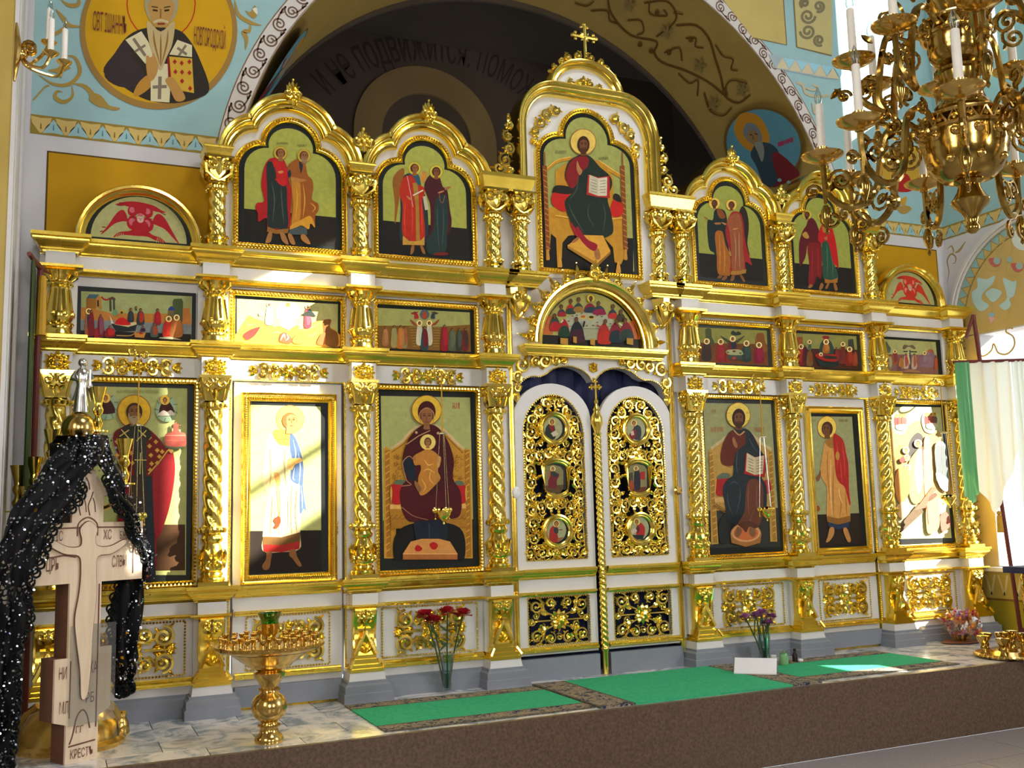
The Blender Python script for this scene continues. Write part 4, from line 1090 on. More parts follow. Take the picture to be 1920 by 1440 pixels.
p.head((262, 205), 55, skin='#5f3d20', hair='#3c2412', turn=-.6, ry=1.3); p.build('painting', DR)

# ------------------------------------------------------------------ upper tier
def tre_icon(s, cx, hw, label): return icon(label, cx-hw, cx+hw, 4.92, 6.33, outline=trefoil(cx, hw, 4.925, 5.75, .275, 6.035, 6.06, 6.335), y=-.02)


def ground(p, pts_top, low, dark='#17130f'): p.face(pts_top, '#87893a'); p.face(low, dark)


def inner(cx, hw, col, p, zg=None, inset=.055):
    """ground panel inside the black border, with the dark floor below"""
    o = trefoil(cx, hw-inset, 4.925+inset*.9, 5.75, .275-inset*.55, 6.035-inset*.25, 6.06, 6.335-inset)
    p.mb.add([(x, p.y-p.eps, z) for x, z in o], [list(range(len(o)))], shade(rgb(col), GAIN))
    if zg: q = rect(cx-hw+inset, cx+hw-inset, 4.925+inset*.9, zg); p.mb.add([(x, p.y-2*p.eps, z) for x, z in q], [(0, 1, 2, 3)], shade(rgb('#191410'), GAIN))
    p.k = 4


UG = '#8a8c3c'
UA = tre_icon(-1, -3.757, .563, 'trefoil icon of two apostles in red and orange cloaks, leftmost of upper tier')
p = Icon(-.049, (440, 225), 5.647); inner(-3.757, .563, UG, p, 5.30)
p.glyphs(445, 235, 120, 24, 10, '#6d6f30', 4, 3); p.glyphs(665, 260, 100, 24, 9, '#6d6f30', 4, 6)
p.blob([(280, 700), (300, 540), (350, 430), (430, 400), (520, 430), (560, 540), (575, 640), (600, 760), (590, 1000), (600, 1110), (540, 1150), (360, 1150), (335, 1040), (250, 1080), (245, 990), (220, 940), (235, 880), (310, 860)], '#8f1315')
p.blob([(335, 480), (370, 440), (410, 470), (440, 600), (430, 640), (540, 690), (555, 900), (560, 1140), (440, 1150), (350, 1130), (345, 900), (340, 700)], '#1c2422'); p.folds([[(390, 660), (420, 850), (400, 1080)], [(490, 700), (500, 900), (520, 1100)]], 12, '#3a4640'); p.blob([(400, 440), (480, 410), (545, 500), (555, 570), (540, 690), (490, 695), (440, 640), (440, 560)], '#a01616')
p.poly([(345, 1130), (440, 1165), (575, 1150), (560, 1200), (440, 1210), (340, 1185)], '#7d5220'); p.blob([(455, 550), (500, 540), (515, 555), (480, 570)], '#a8703c'); p.blob([(355, 1200), (395, 1195), (380, 1290), (330, 1305), (325, 1290)], '#8a5f34'); p.blob([(480, 1200), (525, 1205), (570, 1315), (530, 1310), (495, 1270)], '#8a5f34')
p.blob([(560, 510), (600, 450), (680, 410), (740, 450), (770, 580), (820, 640), (830, 740), (815, 840), (880, 890), (885, 960), (850, 1020), (845, 1140), (790, 1090), (690, 1120), (580, 1170), (600, 1000), (600, 700)], '#7f4614'); p.blob([(600, 660), (680, 650), (700, 800), (690, 1050), (640, 1100), (600, 1120), (620, 900)], '#a06a1e'); p.folds([[(720, 680), (740, 850), (720, 1040)], [(650, 700), (660, 850), (640, 1060)], [(800, 880), (850, 930), (820, 980)]], 12, '#b8842c')
p.blob([(600, 1110), (700, 1060), (800, 1020), (850, 1140), (800, 1100), (780, 1160), (700, 1120), (590, 1170)], '#b07c22'); p.poly([(580, 1165), (690, 1125), (765, 1150), (765, 1220), (560, 1215)], '#3a4446'); p.blob([(680, 450), (720, 470), (700, 570)], '#1e2426'); p.blob([(600, 610), (700, 625), (760, 640), (700, 660), (640, 670), (600, 650)], '#99662e')
p.blob([(560, 560), (585, 530), (595, 590), (570, 610)], '#1c2030'); p.blob([(560, 1215), (600, 1215), (640, 1315), (590, 1310)], '#8a5f34'); p.blob([(700, 1220), (745, 1220), (800, 1310), (760, 1312), (705, 1270)], '#8a5f34')
p.head((482, 355), 50, skin='#7d5228', hair='#41200f', halo=72, turn=.2, ry=1.0, hc='#a58a2c'); p.head((730, 385), 48, skin='#7d5228', hair='#54341a', halo=72, turn=.5, beard='#7a6444', ry=1.1, hc='#a58a2c'); p.build('painting', UA)
UB = tre_icon(-1, -2.176, .573, 'trefoil icon of an angel in red robe beside a veiled woman, left of centre icon')
p = Icon(-.049, (700, 260), 6.0); inner(-2.176, .573, UG, p, 5.32)
p.blob([(215, 480), (260, 380), (340, 330), (345, 420), (310, 560), (280, 760), (250, 950), (238, 900), (240, 720)], '#7a4a16'); p.blob([(530, 450), (550, 380), (585, 365), (605, 410), (570, 500)], '#a5702c')
p.blob([(300, 640), (320, 560), (350, 410), (500, 400), (545, 560), (600, 700), (620, 1060), (580, 1180), (330, 1150), (295, 1080), (305, 800)], '#20292c'); p.blob([(292, 600), (320, 480), (370, 420), (480, 420), (530, 520), (575, 560), (570, 640), (550, 700), (570, 900), (575, 1130), (480, 1160), (330, 1080), (330, 760), (300, 650)], '#9a2210'); p.folds([[(360, 700), (350, 900), (360, 1090)], [(430, 720), (440, 900), (430, 1100)], [(540, 700), (545, 900), (550, 1080)]], 12, '#bb3a1e')
p.poly([(440, 500), (500, 490), (510, 700), (525, 1150), (480, 1160), (475, 760)], '#8d6524'); p.poly([(330, 1090), (400, 1150), (480, 1155), (540, 1140), (575, 1100), (575, 1200), (380, 1195), (330, 1195)], '#a57c2e'); p.line([(380, 420), (415, 600), (445, 770)], 9, '#b57f74', False); p.line([(445, 640), (560, 580)], 15, '#c0b496', False)
p.blob([(370, 640), (420, 670), (430, 690), (400, 685)], '#9c6a3a'); p.blob([(570, 565), (625, 540), (635, 550), (600, 575)], '#9c6a3a'); p.blob([(395, 400), (490, 395), (530, 500), (500, 520), (450, 430)], '#25485a'); p.poly([(555, 650), (590, 645), (625, 800), (580, 805)], '#a39a7e')
p.blob([(570, 540), (600, 450), (660, 400), (740, 430), (780, 540), (830, 580), (860, 800), (880, 940), (840, 1080), (700, 1100), (600, 1140), (640, 1000), (640, 760), (600, 640)], '#3a1114'); p.blob([(700, 700), (820, 640), (840, 900), (830, 1080), (800, 1290), (620, 1290), (600, 1150), (680, 1000)], '#1e2c2a'); p.folds([[(720, 740), (720, 950), (740, 1260)], [(780, 760), (790, 950), (770, 1240)]], 10, '#33463f')
p.blob([(800, 560), (840, 540), (875, 545), (850, 565), (815, 580)], '#8a5a34'); p.blob([(725, 605), (790, 585), (785, 600), (740, 615)], '#9c6a3a'); p.line([(740, 620), (750, 700), (780, 720), (805, 640)], 7, '#7a4a3a'); p.blob([(430, 1205), (460, 1205), (450, 1280), (415, 1300)], '#7d5228'); p.blob([(525, 1205), (555, 1210), (585, 1295), (550, 1285)], '#7d5228'); p.blob([(690, 1290), (820, 1280), (830, 1310), (690, 1315)], '#5f1a14')
p.head((462, 335), 48, skin='#7d4e28', hair='#3a1f0f', halo=75, turn=.5, ry=1.05, hc='#a89a2c'); p.head((705, 375), 48, skin='#6d3f24', hair='#33100f', halo=78, turn=.1, ry=1.12, hc='#a89a2c'); p.build('painting', UB)
UC = tre_icon(1, 2.176, .573, 'trefoil icon of a saint in dark cloak and an angel, right of centre icon')
p = Icon(-.049, (1290, 330), 6.698); inner(2.176, .573, '#7f8338', p, 5.30)
p.blob([(640, 480), (680, 380), (730, 430), (760, 560), (760, 700), (745, 850), (775, 1000), (720, 880), (690, 640)], '#241a14'); p.blob([(245, 560), (310, 550), (330, 440), (380, 410), (460, 440), (490, 560), (480, 720), (520, 1000), (420, 1000), (340, 990), (320, 960), (270, 920), (245, 760)], '#16201e')
p.blob([(340, 720), (430, 700), (470, 860), (530, 1000), (530, 1230), (480, 1250), (375, 1220), (360, 1000)], '#8a5018'); p.folds([[(390, 740), (400, 950), (400, 1200)], [(440, 800), (460, 1000), (450, 1220)]], 12, '#a5702c'); p.blob([(360, 430), (420, 420), (470, 520), (400, 530)], '#6f3a18')
p.blob([(470, 700), (500, 540), (560, 450), (650, 460), (690, 560), (720, 820), (780, 1040), (800, 1120), (720, 1080), (720, 1200), (640, 1240), (530, 1230), (540, 1000), (500, 860)], '#7f1c1c'); p.blob([(490, 560), (560, 480), (640, 480), (680, 640), (690, 900), (700, 1200), (560, 1200), (540, 900), (520, 700)], '#7d4426'); p.folds([[(580, 700), (600, 900), (590, 1180)], [(640, 700), (640, 900), (650, 1180)]], 14, '#8c6a52')
p.poly([(540, 1195), (640, 1190), (730, 1170), (725, 1220), (640, 1240), (535, 1240)], '#8d6524'); p.blob([(190, 505), (240, 530), (250, 555), (220, 540)], '#7d4e28'); p.blob([(330, 590), (400, 585), (410, 605), (350, 610)], '#8a5a30'); p.blob([(415, 580), (480, 600), (460, 615)], '#9c6a3a'); p.blob([(555, 665), (620, 650), (625, 665), (580, 680)], '#9c6a3a')
for q in ([(365, 1280), (400, 1235), (430, 1250), (410, 1285)], [(420, 1300), (460, 1250), (495, 1265), (460, 1308)], [(530, 1320), (550, 1250), (585, 1250), (570, 1310)], [(650, 1250), (680, 1250), (715, 1320), (690, 1325)]): p.blob(q, '#6d4526')
p.head((330, 345), 38, skin='#5c3018', hair='#2c1810', halo=72, turn=-.4, beard='#3a2012', ry=1.2, hc='#c0a044'); p.head((542, 365), 40, skin='#5c3018', hair='#3a1f0f', halo=70, turn=-.3, ry=1.15, hc='#c0a044'); p.build('painting', UC)
UD = tre_icon(1, 3.757, .563, 'trefoil icon of a saint in maroon and one in red mantle, behind the chandelier')
p = Icon(-.049, (1470, 355), 7.024); inner(3.757, .563, '#7f8338', p, 5.29)
p.blob([(200, 700), (240, 560), (290, 480), (330, 380), (400, 400), (455, 520), (480, 640), (500, 900), (490, 1180), (440, 1150), (400, 1250), (320, 1260), (330, 1000), (310, 740), (280, 900), (210, 1010), (195, 850)], '#4a1016'); p.blob([(310, 740), (420, 700), (490, 760), (500, 1000), (490, 1160), (420, 1140), (395, 1240), (325, 1250), (330, 1000)], '#661416'); p.folds([[(380, 760), (370, 950), (370, 1200)], [(440, 760), (450, 950), (450, 1120)]], 12, '#7d2420')
p.blob([(240, 590), (290, 560), (330, 630), (300, 650), (260, 630)], '#96702e'); p.poly([(320, 740), (300, 900), (312, 1005), (328, 900)], '#8a8c3c') if False else None
p.blob([(445, 640), (480, 500), (540, 410), (600, 440), (650, 560), (690, 750), (720, 1030), (690, 1010), (640, 960), (600, 780), (490, 720)], '#9c1214'); p.blob([(495, 730), (560, 680), (600, 760), (640, 950), (700, 1080), (700, 1200), (530, 1190), (505, 1000)], '#22402e'); p.folds([[(560, 720), (570, 900), (570, 1160)], [(620, 880), (640, 1000), (640, 1160)]], 12, '#3c5c44')
p.poly([(530, 1180), (620, 1195), (705, 1170), (700, 1230), (540, 1235)], '#8d5a1c'); p.blob([(500, 500), (545, 480), (570, 560), (520, 570)], '#8a5a24'); p.blob([(530, 640), (565, 620), (570, 660), (545, 670)], '#8a5a30')
for q in ([(315, 1295), (340, 1250), (380, 1265), (350, 1298)], [(460, 1315), (485, 1235), (520, 1260), (490, 1322)], [(540, 1305), (570, 1235), (595, 1240), (570, 1305)], [(650, 1240), (680, 1240), (705, 1320), (670, 1330)]): p.blob(q, '#7d5228')
p.head((300, 335), 36, skin='#5c3018', hair='#33200f', halo=66, turn=-.4, beard='#3a2012', ry=1.15, hc='#a0902e'); p.head((497, 355), 38, skin='#5c3018', hair='#3a1f0f', halo=66, turn=-.2, ry=1.15, hc='#a0902e'); p.build('painting', UD)
# centre
CT = thing('icon', (0, 0, 4.9), 'tall trefoil icon of an enthroned bearded figure with open book, top centre', 'icon')
col_ = trefoil(0, .672, 4.92, 6.36, .335, 6.62, 6.64, 6.975); board(CT, col_, -.085, -.03); frame(CT, col_, y=-.05)
p = Icon(-.086, (1000, 210), 4.645)
o_ = trefoil(0, .622, 4.96, 6.36, .30, 6.605, 6.64, 6.93); p.mb.add([(x, p.y-p.eps, z) for x, z in o_], [list(range(len(o_)))], shade(rgb('#868848'), GAIN)); p.k = 3
p.poly([(62, 1030), (100, 1030), (110, 1290), (830, 1320), (830, 1100), (865, 1110), (870, 1420), (62, 1365)], '#15120e'); p.poly([(62, 1060), (870, 1100), (870, 1422), (62, 1365)], '#15120e'); p.glyphs(190, 335, 100, 30, 9, '#6d6f3c', 4, 3); p.glyphs(570, 390, 80, 28, 8, '#6d6f3c', 4, 5)
th = '#a3741e'; p.poly([(95, 840), (190, 830), (190, 510), (330, 420), (460, 380), (580, 440), (690, 560), (700, 880), (800, 900), (815, 1210), (760, 1330), (705, 1310), (690, 1180), (600, 1080), (420, 1060), (300, 1080), (250, 1140), (245, 1280), (205, 1340), (195, 1100), (150, 1060), (140, 1200), (110, 1280)], th)
p.line([(115, 505), (200, 435), (330, 405)], 26, '#a3741e'); p.line([(560, 440), (680, 520), (770, 570)], 26, '#a3741e'); p.line([(120, 490), (205, 420), (330, 392)], 6, '#d0a44c'); p.line([(570, 425), (690, 505), (770, 555)], 6, '#d0a44c')
for x, dx in ((95, .06), (770, .03)): p.line([(x, 350), (x+4, 470)], 10, '#7a4216', False); p.line([(x, 470), (x+28, 1200)], 38, '#6f3c16', False); [p.line([(x-14+i*2, 500+i*48), (x+22+i*2, 520+i*48)], 8, '#a06a2c', False) for i in range(15)]; p.blob([(x+12, 1280), (x+28, 1190), (x+44, 1280), (x+28, 1292)], '#a8742a')
for x, y in ((225, 1345), (735, 1395)): p.blob([(x-22, y), (x, y-100), (x+22, y), (x, y+10)], '#b07c2c')
p.blob([(150, 760), (180, 700), (290, 690), (310, 780), (270, 870), (180, 830)], '#a31a14'); p.blob([(660, 870), (690, 770), (745, 770), (780, 850), (750, 910), (690, 915)], '#a31a14'); p.blob([(160, 690), (190, 645), (290, 650), (360, 690), (300, 720), (175, 705)], '#1e1a14'); p.blob([(690, 760), (700, 715), (745, 730), (755, 790)], '#1e1a14')
p.line([(185, 905), (320, 925)], 10, '#c99a3c', False); p.line([(660, 935), (770, 925)], 10, '#c99a3c', False)
p.halo((428, 265), 114, '#c0a24c'); p.blob([(268, 560), (300, 440), (370, 390), (430, 370), (500, 400), (570, 480), (660, 560), (680, 640), (640, 760), (670, 880), (690, 1040), (640, 1090), (560, 1120), (520, 1200), (430, 1150), (340, 1010), (270, 830), (280, 760), (340, 700), (300, 630)], '#1a241c')
p.blob([(275, 560), (310, 450), (380, 395), (470, 400), (465, 480), (400, 540), (380, 620), (330, 670), (290, 620)], '#6f1518'); p.blob([(310, 950), (380, 1040), (470, 1130), (550, 1170), (520, 1215), (430, 1150), (350, 1060)], '#8a1620'); p.folds([[(380, 560), (370, 680), (300, 780)], [(480, 800), (470, 900), (520, 1000)], [(600, 800), (620, 900), (600, 1050)], [(300, 800), (340, 900), (440, 1060)]], 10, '#324034')
p.poly([(290, 1165), (420, 1075), (600, 1080), (665, 1215), (550, 1320)], '#b8862c'); p.poly([(290, 1165), (550, 1320), (548, 1350), (292, 1190)], '#8d6220'); p.poly([(550, 1320), (665, 1215), (665, 1240), (548, 1352)], '#7a521a'); p.blob([(330, 1130), (375, 1095), (390, 1110), (345, 1145)], '#8a5a30'); p.blob([(525, 1200), (560, 1195), (578, 1270), (545, 1290), (528, 1260)], '#8a5a30'); p.blob([(380, 1000), (460, 1110), (550, 1160), (520, 1215), (440, 1160), (370, 1060)], '#7d1420')
p.blob([(375, 430), (395, 480), (420, 520), (395, 555), (370, 500)], '#96663c'); p.poly([(470, 548), (560, 575), (655, 560), (660, 755), (560, 745), (455, 725)], '#96201e'); p.poly([(482, 552), (558, 582), (556, 735), (475, 705)], '#a8a088'); p.poly([(558, 582), (636, 572), (632, 735), (556, 735)], '#b5ad92')
for i in range(5): p.line([(492, 590+i*26), (546, 608+i*25)], 6, '#7a7460', False); p.line([(570, 608+i*25), (622, 600+i*26)], 6, '#7a7460', False)
p.head((428, 290), 54, skin='#5f381c', hair='#33190d', beard='#41230f', ry=1.4, turn=.1); p.build('painting', CT)

# ------------------------------------------------------------------ lunettes
SP = thing('icon', (-.02, 0, 3.95), 'half-round icon of a supper at a round white table above the royal doors', 'icon')
board(SP, [(-.72, 3.95)]+[(-x+2*-.02, z) for x, z in arc(-.02, 3.955, .70, .70, 0, PI, 24)]+[(.68, 3.95)], -.06, -.03)
p = Icon(-.061, (1010, 540), 9.846)
q = [(-.70, 3.965)]+list(reversed(arc(-.02, 3.965, .675, .675, 0, PI, 24))); p.mb.add([(x, p.y-p.eps, z) for x, z in q], [list(range(len(q)))], shade(rgb('#878343'), GAIN)); p.k = 3
p.poly([(60, 860), (180, 520), (260, 520), (260, 860)], '#9c5226'); p.poly([(1650, 640), (1730, 600), (1860, 960), (1680, 940)], '#9c5226'); p.poly([(55, 860), (1870, 950), (1890, 1108), (50, 1030)], '#17130f')
p.disc((930, 660), 470, '#8a8a72', 215, 30); p.poly([(770, 745), (1130, 745), (1080, 960), (860, 960)], '#848468'); p.line([(560, 700), (800, 745), (1130, 750), (1360, 690)], 10, '#5b5a48')
for x, y in ((620, 515), (705, 500), (795, 465), (1080, 505), (1165, 525), (550, 610), (885, 695), (1080, 635), (1320, 660), (1000, 690)): p.blob([(x-26, y+8), (x, y-10), (x+26, y), (x, y+14)], '#5a4a2c')
p.disc((815, 535), 62, '#b0922c', 36); p.disc((815, 528), 46, '#8a4a24', 24); p.disc((970, 545), 62, '#b0922c', 38); p.disc((970, 538), 46, '#2c1a12', 24)
for (x, y, w, h, c, d) in ((420, 440, 150, 160, '#2a2e34', '#7d1a1e'), (580, 370, 170, 210, '#8c2016', '#20302a'), (730, 340, 180, 190, '#1e2f2c', '#7d5a24'), (945, 350, 220, 200, '#701426', '#1c2a34'), (1110, 390, 230, 200, '#20303a', '#6f1530'), (1360, 460, 170, 200, '#20303a', '#96231a'), (1510, 520, 170, 190, '#2c3320', '#3a2a1c'), (290, 620, 190, 330, '#20382c', '#8a161c'), (460, 700, 200, 380, '#8a161c', '#16301f'), (700, 760, 260, 460, '#15191e', '#331320'), (1200, 800, 240, 440, '#8a1c14', '#96200f'), (1410, 780, 230, 430, '#6a1420', '#15232a'), (1610, 760, 250, 400, '#6a1420', '#20302a')):
    p.blob([(x-w*.5, y+h*.45), (x-w*.4, y-h*.05), (x-w*.1, y-h*.3), (x+w*.12, y-h*.3), (x+w*.42, y), (x+w*.5, y+h*.45), (x, y+h*.5)], c); p.blob([(x-w*.45, y+h*.5), (x-w*.35, y+h*.1), (x+w*.2, y+h*.0), (x+w*.48, y+h*.2), (x+w*.5, y+h*.52)], d)
for x, y in ((410, 345), (585, 245), (730, 215), (1095, 285), (1362, 345), (1505, 440), (280, 515), (680, 580), (1215, 620), (1420, 620), (1580, 600)): p.head((x, y), 34, skin='#5c3a20', hair='#33200f')
p.head((942, 200), 36, skin='#5c3018', hair='#2c180f', halo=72, beard='#33200f', ry=1.3, hc='#b5a038')
p.line([(800, 730), (825, 620)], 34, '#14181c', False); p.line([(1050, 690), (1130, 740)], 30, '#7d3a24', False); p.line([(390, 650), (430, 600)], 24, '#b5ad92', False); p.line([(1460, 660), (1520, 700)], 24, '#b5ad92', False)
for x0, x1, y in ((380, 520, 930), (615, 680, 900), (930, 1015, 940), (1600, 1720, 930)): p.poly([(x0, y), (x1, y+10), (x1, y+130), (x0, y+110)], '#96702a')
p.build('painting', SP)
for s, lab in ((-1, 'half-round icon of a crimson six-winged seraph over the left outer bay'), (1, 'half-round icon of an orange-red six-winged seraph over the right outer bay')):
    t = thing('icon', (s*5.33, 0, 4.815), lab, 'icon'); cx = s*5.33
    board(t, list(reversed(arc(cx, 4.815, .525, .505, 0, PI, 22))), -.075, -.03)
    # painted in local coordinates, the same figure for both
    p = Icon(-.076, (0, 0), 1.0)
    p.pt = (lambda q, p=p, cx=cx: (cx+(q[0]-935)/1000*.545, p.y-p.k*p.eps, 4.815+(790-q[1])/1000*.71))
    p.face([(935+880*math.cos(a)*.98, 752-655*math.sin(a)) for a in np.linspace(0, PI, 24)], '#8d8c5c')
    R0, R1, R2 = ('#8a1119', '#6a0c14', '#a5505a') if s < 0 else ('#a52c1c', '#7d2014', '#b86a58')
    for pts in ([(700, 400), (640, 320), (560, 340), (470, 430), (370, 570), (250, 710), (330, 660), (480, 540), (620, 490), (710, 480)], [(1180, 400), (1250, 330), (1340, 350), (1430, 440), (1530, 580), (1660, 760), (1560, 690), (1400, 560), (1260, 510), (1170, 480)]): p.blob(pts, R0)
    p.blob([(480, 250), (620, 200), (800, 175), (980, 180), (1180, 210), (1300, 260), (1400, 300), (1240, 300), (1150, 290), (930, 280), (720, 260), (600, 245)], R0); p.blob([(470, 740), (560, 660), (760, 620), (900, 560), (1060, 600), (1180, 660), (1320, 690), (1400, 760), (1240, 740), (1080, 690), (900, 690), (700, 690), (600, 700)], R0)
    for c, r in (((800, 320), 90), ((1080, 320), 90), ((810, 500), 110), ((1070, 510), 115)): p.disc(c, r, R0, r*.95); p.disc((c[0]-10, c[1]-15), r*.55, R2, r*.5)
    p.disc((940, 300), 110, R0, 70); p.disc((940, 540), 150, R0, 100); p.line([(730, 410), (880, 400)], 9, R1); p.line([(1000, 400), (1160, 420)], 9, R1)
    for a, b in (((330, 600), (270, 600)), ((290, 660), (235, 670)), ((1300, 300), (1400, 335)), ((560, 215), (640, 215)), ((520, 255), (640, 250))): p.line([a, b], 14, R1, False)
    for k in range(4): p.line([(560+k*30, 670), (500+k*40, 740)], 8, '#a58a5a', False); p.line([(1260+k*30, 690), (1240+k*40, 770)], 8, '#a58a5a', False)
    p.disc((942, 440), 62, '#b08a7a', 50); p.disc((942, 370), 50, R2, 25); p.line([(942, 425), (942, 460)], 9, '#5a2018', False); p.line([(905, 425), (930, 425)], 7, '#5a2018', False); p.line([(955, 425), (980, 425)], 7, '#5a2018', False)
    p.build('painting', t)
# ------------------------------------------------------------------ festal tier (small scenes)
FEST = []


def fest(s, i, label, fr=True):
    x = {1: (4.752, 5.904), 2: (3.201, 4.346), 3: (1.59, 2.768)}[i]; x0, x1 = sorted((s*x[0], s*x[1]))
    return icon(label, x0, x1, 3.808, 4.329, fr)


def crowd(p, items, halo=None):
    """small robed figures: (x, y_head, head_r, y_foot, width, robe, over, halo?)"""
    for x, y, r_, yf, w, c1, c2, h in items:
        p.blob([(x-w*.5, yf), (x-w*.5, (y+yf)/2), (x-w*.28, y+r_*1.2), (x+w*.28, y+r_*1.2), (x+w*.5, (y+yf)/2), (x+w*.45, yf)], c1)
        p.blob([(x-w*.1, yf-(yf-y)*.15), (x-w*.2, y+r_*2.2), (x+w*.2, y+r_*1.4), (x+w*.5, (y+yf)/2), (x+w*.3, yf-(yf-y)*.2)], c2)
        if h: p.halo((x, y), r_*1.9, '#d2b877')
        p.disc((x, y), r_, '#33200f', r_*1.15, 10); p.disc((x+r_*.2, y+r_*.15), r_*.62, '#7d5228', r_*.8, 10)


t = fest(-1, 1, 'small icon of a birth scene with red bed and towers, leftmost of its row', False)
p = Icon(YP, (140, 530), 8.170)
p.poly([(100, 130), (1800, 210), (1785, 905), (90, 845)], '#848a58'); p.poly([(95, 380), (260, 385), (560, 470), (1780, 480), (1785, 650), (95, 560)], '#9c6428'); p.poly([(92, 565), (1785, 640), (1785, 905), (90, 845)], '#666c6c'); p.poly([(90, 730), (1785, 790), (1785, 905), (90, 845)], '#17130f')
p.poly([(175, 240), (330, 240), (330, 400), (175, 390)], '#7d5218'); p.poly([(330, 240), (375, 185), (410, 240), (415, 420), (330, 380)], '#96692a'); p.poly([(178, 240), (225, 178), (375, 180), (330, 242)], '#34505a'); p.poly([(345, 270), (370, 260), (372, 370), (345, 360)], '#241a10'); p.line([(410, 215), (450, 255), (500, 262), (540, 235)], 26, '#8a1a1e'); p.line([(545, 240), (550, 440)], 34, '#3a3a24', False); p.line([(600, 250), (605, 430)], 30, '#33352a', False); p.blob([(525, 250), (570, 215), (620, 240), (620, 270), (570, 260)], '#4a3026')
p.blob([(570, 480), (600, 415), (650, 430), (650, 490), (610, 510)], '#5c7a58'); p.poly([(1500, 290), (1520, 250), (1640, 245), (1660, 290), (1650, 600), (1500, 560)], '#3c4626'); p.blob([(1430, 420), (1480, 360), (1530, 400), (1520, 430)], '#22306a'); p.poly([(1430, 425), (1520, 425), (1510, 560), (1420, 560)], '#5a4a2c'); p.poly([(1660, 400), (1760, 380), (1770, 640), (1650, 630)], '#a0622c')
p.poly([(535, 500), (600, 620), (640, 640), (560, 640)], '#b0a890'); p.poly([(560, 630), (960, 610), (930, 740), (640, 760)], '#1b1f1e'); p.poly([(600, 640), (960, 600), (955, 640), (820, 680)], '#b0a070'); p.blob([(620, 630), (660, 560), (730, 535), (800, 570), (860, 640), (740, 655)], '#a3120e'); p.halo((725, 450), 40, '#a58c2e'); p.disc((720, 460), 20, '#3a2210'); p.line([(640, 810), (860, 810), (960, 730)], 14, '#9c7a3c')
crowd(p, [(215, 440, 26, 800, 110, '#8a4f30', '#22304a', 1), (255, 440, 22, 800, 90, '#6a1a20', '#6a1a20', 0), (400, 510, 20, 830, 100, '#5f1420', '#6f3a4a', 0), (330, 700, 6, 840, 60, '#801a1e', '#801a1e', 0), (860, 415, 24, 600, 90, '#20262c', '#2a3030', 0), (1010, 420, 24, 640, 110, '#2c2a2c', '#8a2618', 0), (940, 385, 20, 430, 20, '#20262c', '#20262c', 0), (1270, 425, 24, 640, 100, '#7d1420', '#96161c', 0), (540, 680, 20, 830, 150, '#6a1414', '#a31a18', 0), (1045, 680, 18, 750, 70, '#3a1630', '#2a1420', 0), (1220, 640, 20, 830, 110, '#3a4440', '#8a3a20', 0), (1440, 560, 26, 830, 170, '#961c10', '#a32414', 1), (1560, 540, 26, 830, 180, '#7a4a20', '#8a4f20', 1)])
p.poly([(910, 770), (1090, 770), (1060, 850), (920, 840)], '#a06a2c'); p.blob([(980, 780), (1010, 760), (1050, 780), (1010, 795)], '#8a1a14'); p.poly([(1300, 840), (1460, 830), (1640, 880), (1290, 860)], '#8c8a6a'); p.build('painting', t)
t = fest(-1, 2, 'small icon of a figure in a blue halo above yellow mountains, sunlit')
p = Icon(YP, (435, 550), 9.366)
p.poly([(85, 95), (1860, 190), (1855, 940), (85, 865)], '#8f8d58'); p.blob([(85, 700), (220, 480), (290, 385), (400, 440), (560, 490), (690, 530), (740, 590), (850, 560), (960, 590), (1150, 565), (1200, 640), (1400, 520), (1590, 470), (1740, 460), (1730, 590), (1850, 680), (1855, 940), (85, 865)], '#a3782c'); p.folds([[(240, 500), (300, 560), (420, 540)], [(650, 700), (800, 680), (900, 720)], [(1250, 650), (1400, 600), (1580, 500)], [(1500, 640), (1450, 720), (1300, 760)]], 22, '#c29c48'); p.blob([(1600, 480), (1740, 460), (1720, 600), (1850, 700), (1850, 930), (1640, 900), (1600, 640)], '#5f3c14')
p.disc((985, 330), 220, '#5f7a86', 170, 26); p.disc((985, 340), 150, '#8aa0a4', 130, 24); p.poly([(985, 220), (1120, 560), (985, 640), (830, 560)], '#b5b8a8'); p.head((982, 205), 26, halo=46); p.blob([(930, 420), (960, 260), (1010, 260), (1045, 420), (1030, 620), (950, 620)], '#c4c2b2')
crowd(p, [(655, 205, 24, 545, 130, '#77736a', '#8a867a', 1), (1330, 240, 24, 600, 120, '#8a2a34', '#96404a', 1)]); p.blob([(480, 400), (470, 350), (540, 310), (560, 380)], '#8d897c'); p.poly([(1210, 380), (1370, 280), (1430, 350), (1480, 410), (1330, 405)], '#20261f')
p.blob([(200, 740), (300, 650), (480, 590), (470, 640), (380, 760), (260, 820)], '#7d2620'); p.blob([(830, 830), (870, 700), (960, 700), (1040, 790), (1030, 880), (900, 870)], '#a03e28'); p.folds([[(850, 830), (910, 720), (930, 800)], [(960, 720), (990, 780), (940, 830)]], 26, '#b5a49a'); p.blob([(1060, 800), (1180, 700), (1270, 770), (1310, 850), (1180, 890), (1080, 870)], '#5d5a2c'); p.blob([(1490, 880), (1560, 720), (1640, 700), (1620, 900)], '#8a4a24'); p.build('painting', t)
t = fest(-1, 3, 'small icon of a woman between two white angels under a blue glory')
p = Icon(YP, (700, 570), 9.846)
p.poly([(75, 70), (1780, 155), (1800, 885), (75, 810)], '#88884c'); p.poly([(75, 400), (640, 400), (1240, 420), (1790, 380), (1800, 885), (75, 810)], '#6a4a1a')
for i in range(8): p.line([(660+i*10, 430+i*50), (850, 420+i*52)], 12, '#8a6a2c'); p.line([(1100, 430+i*50), (1230, 440+i*48)], 12, '#8a6a2c')
p.disc((945, 195), 85, '#3f4f5a', 95, 20); p.blob([(900, 260), (920, 150), (970, 150), (990, 260)], '#8a3a18')
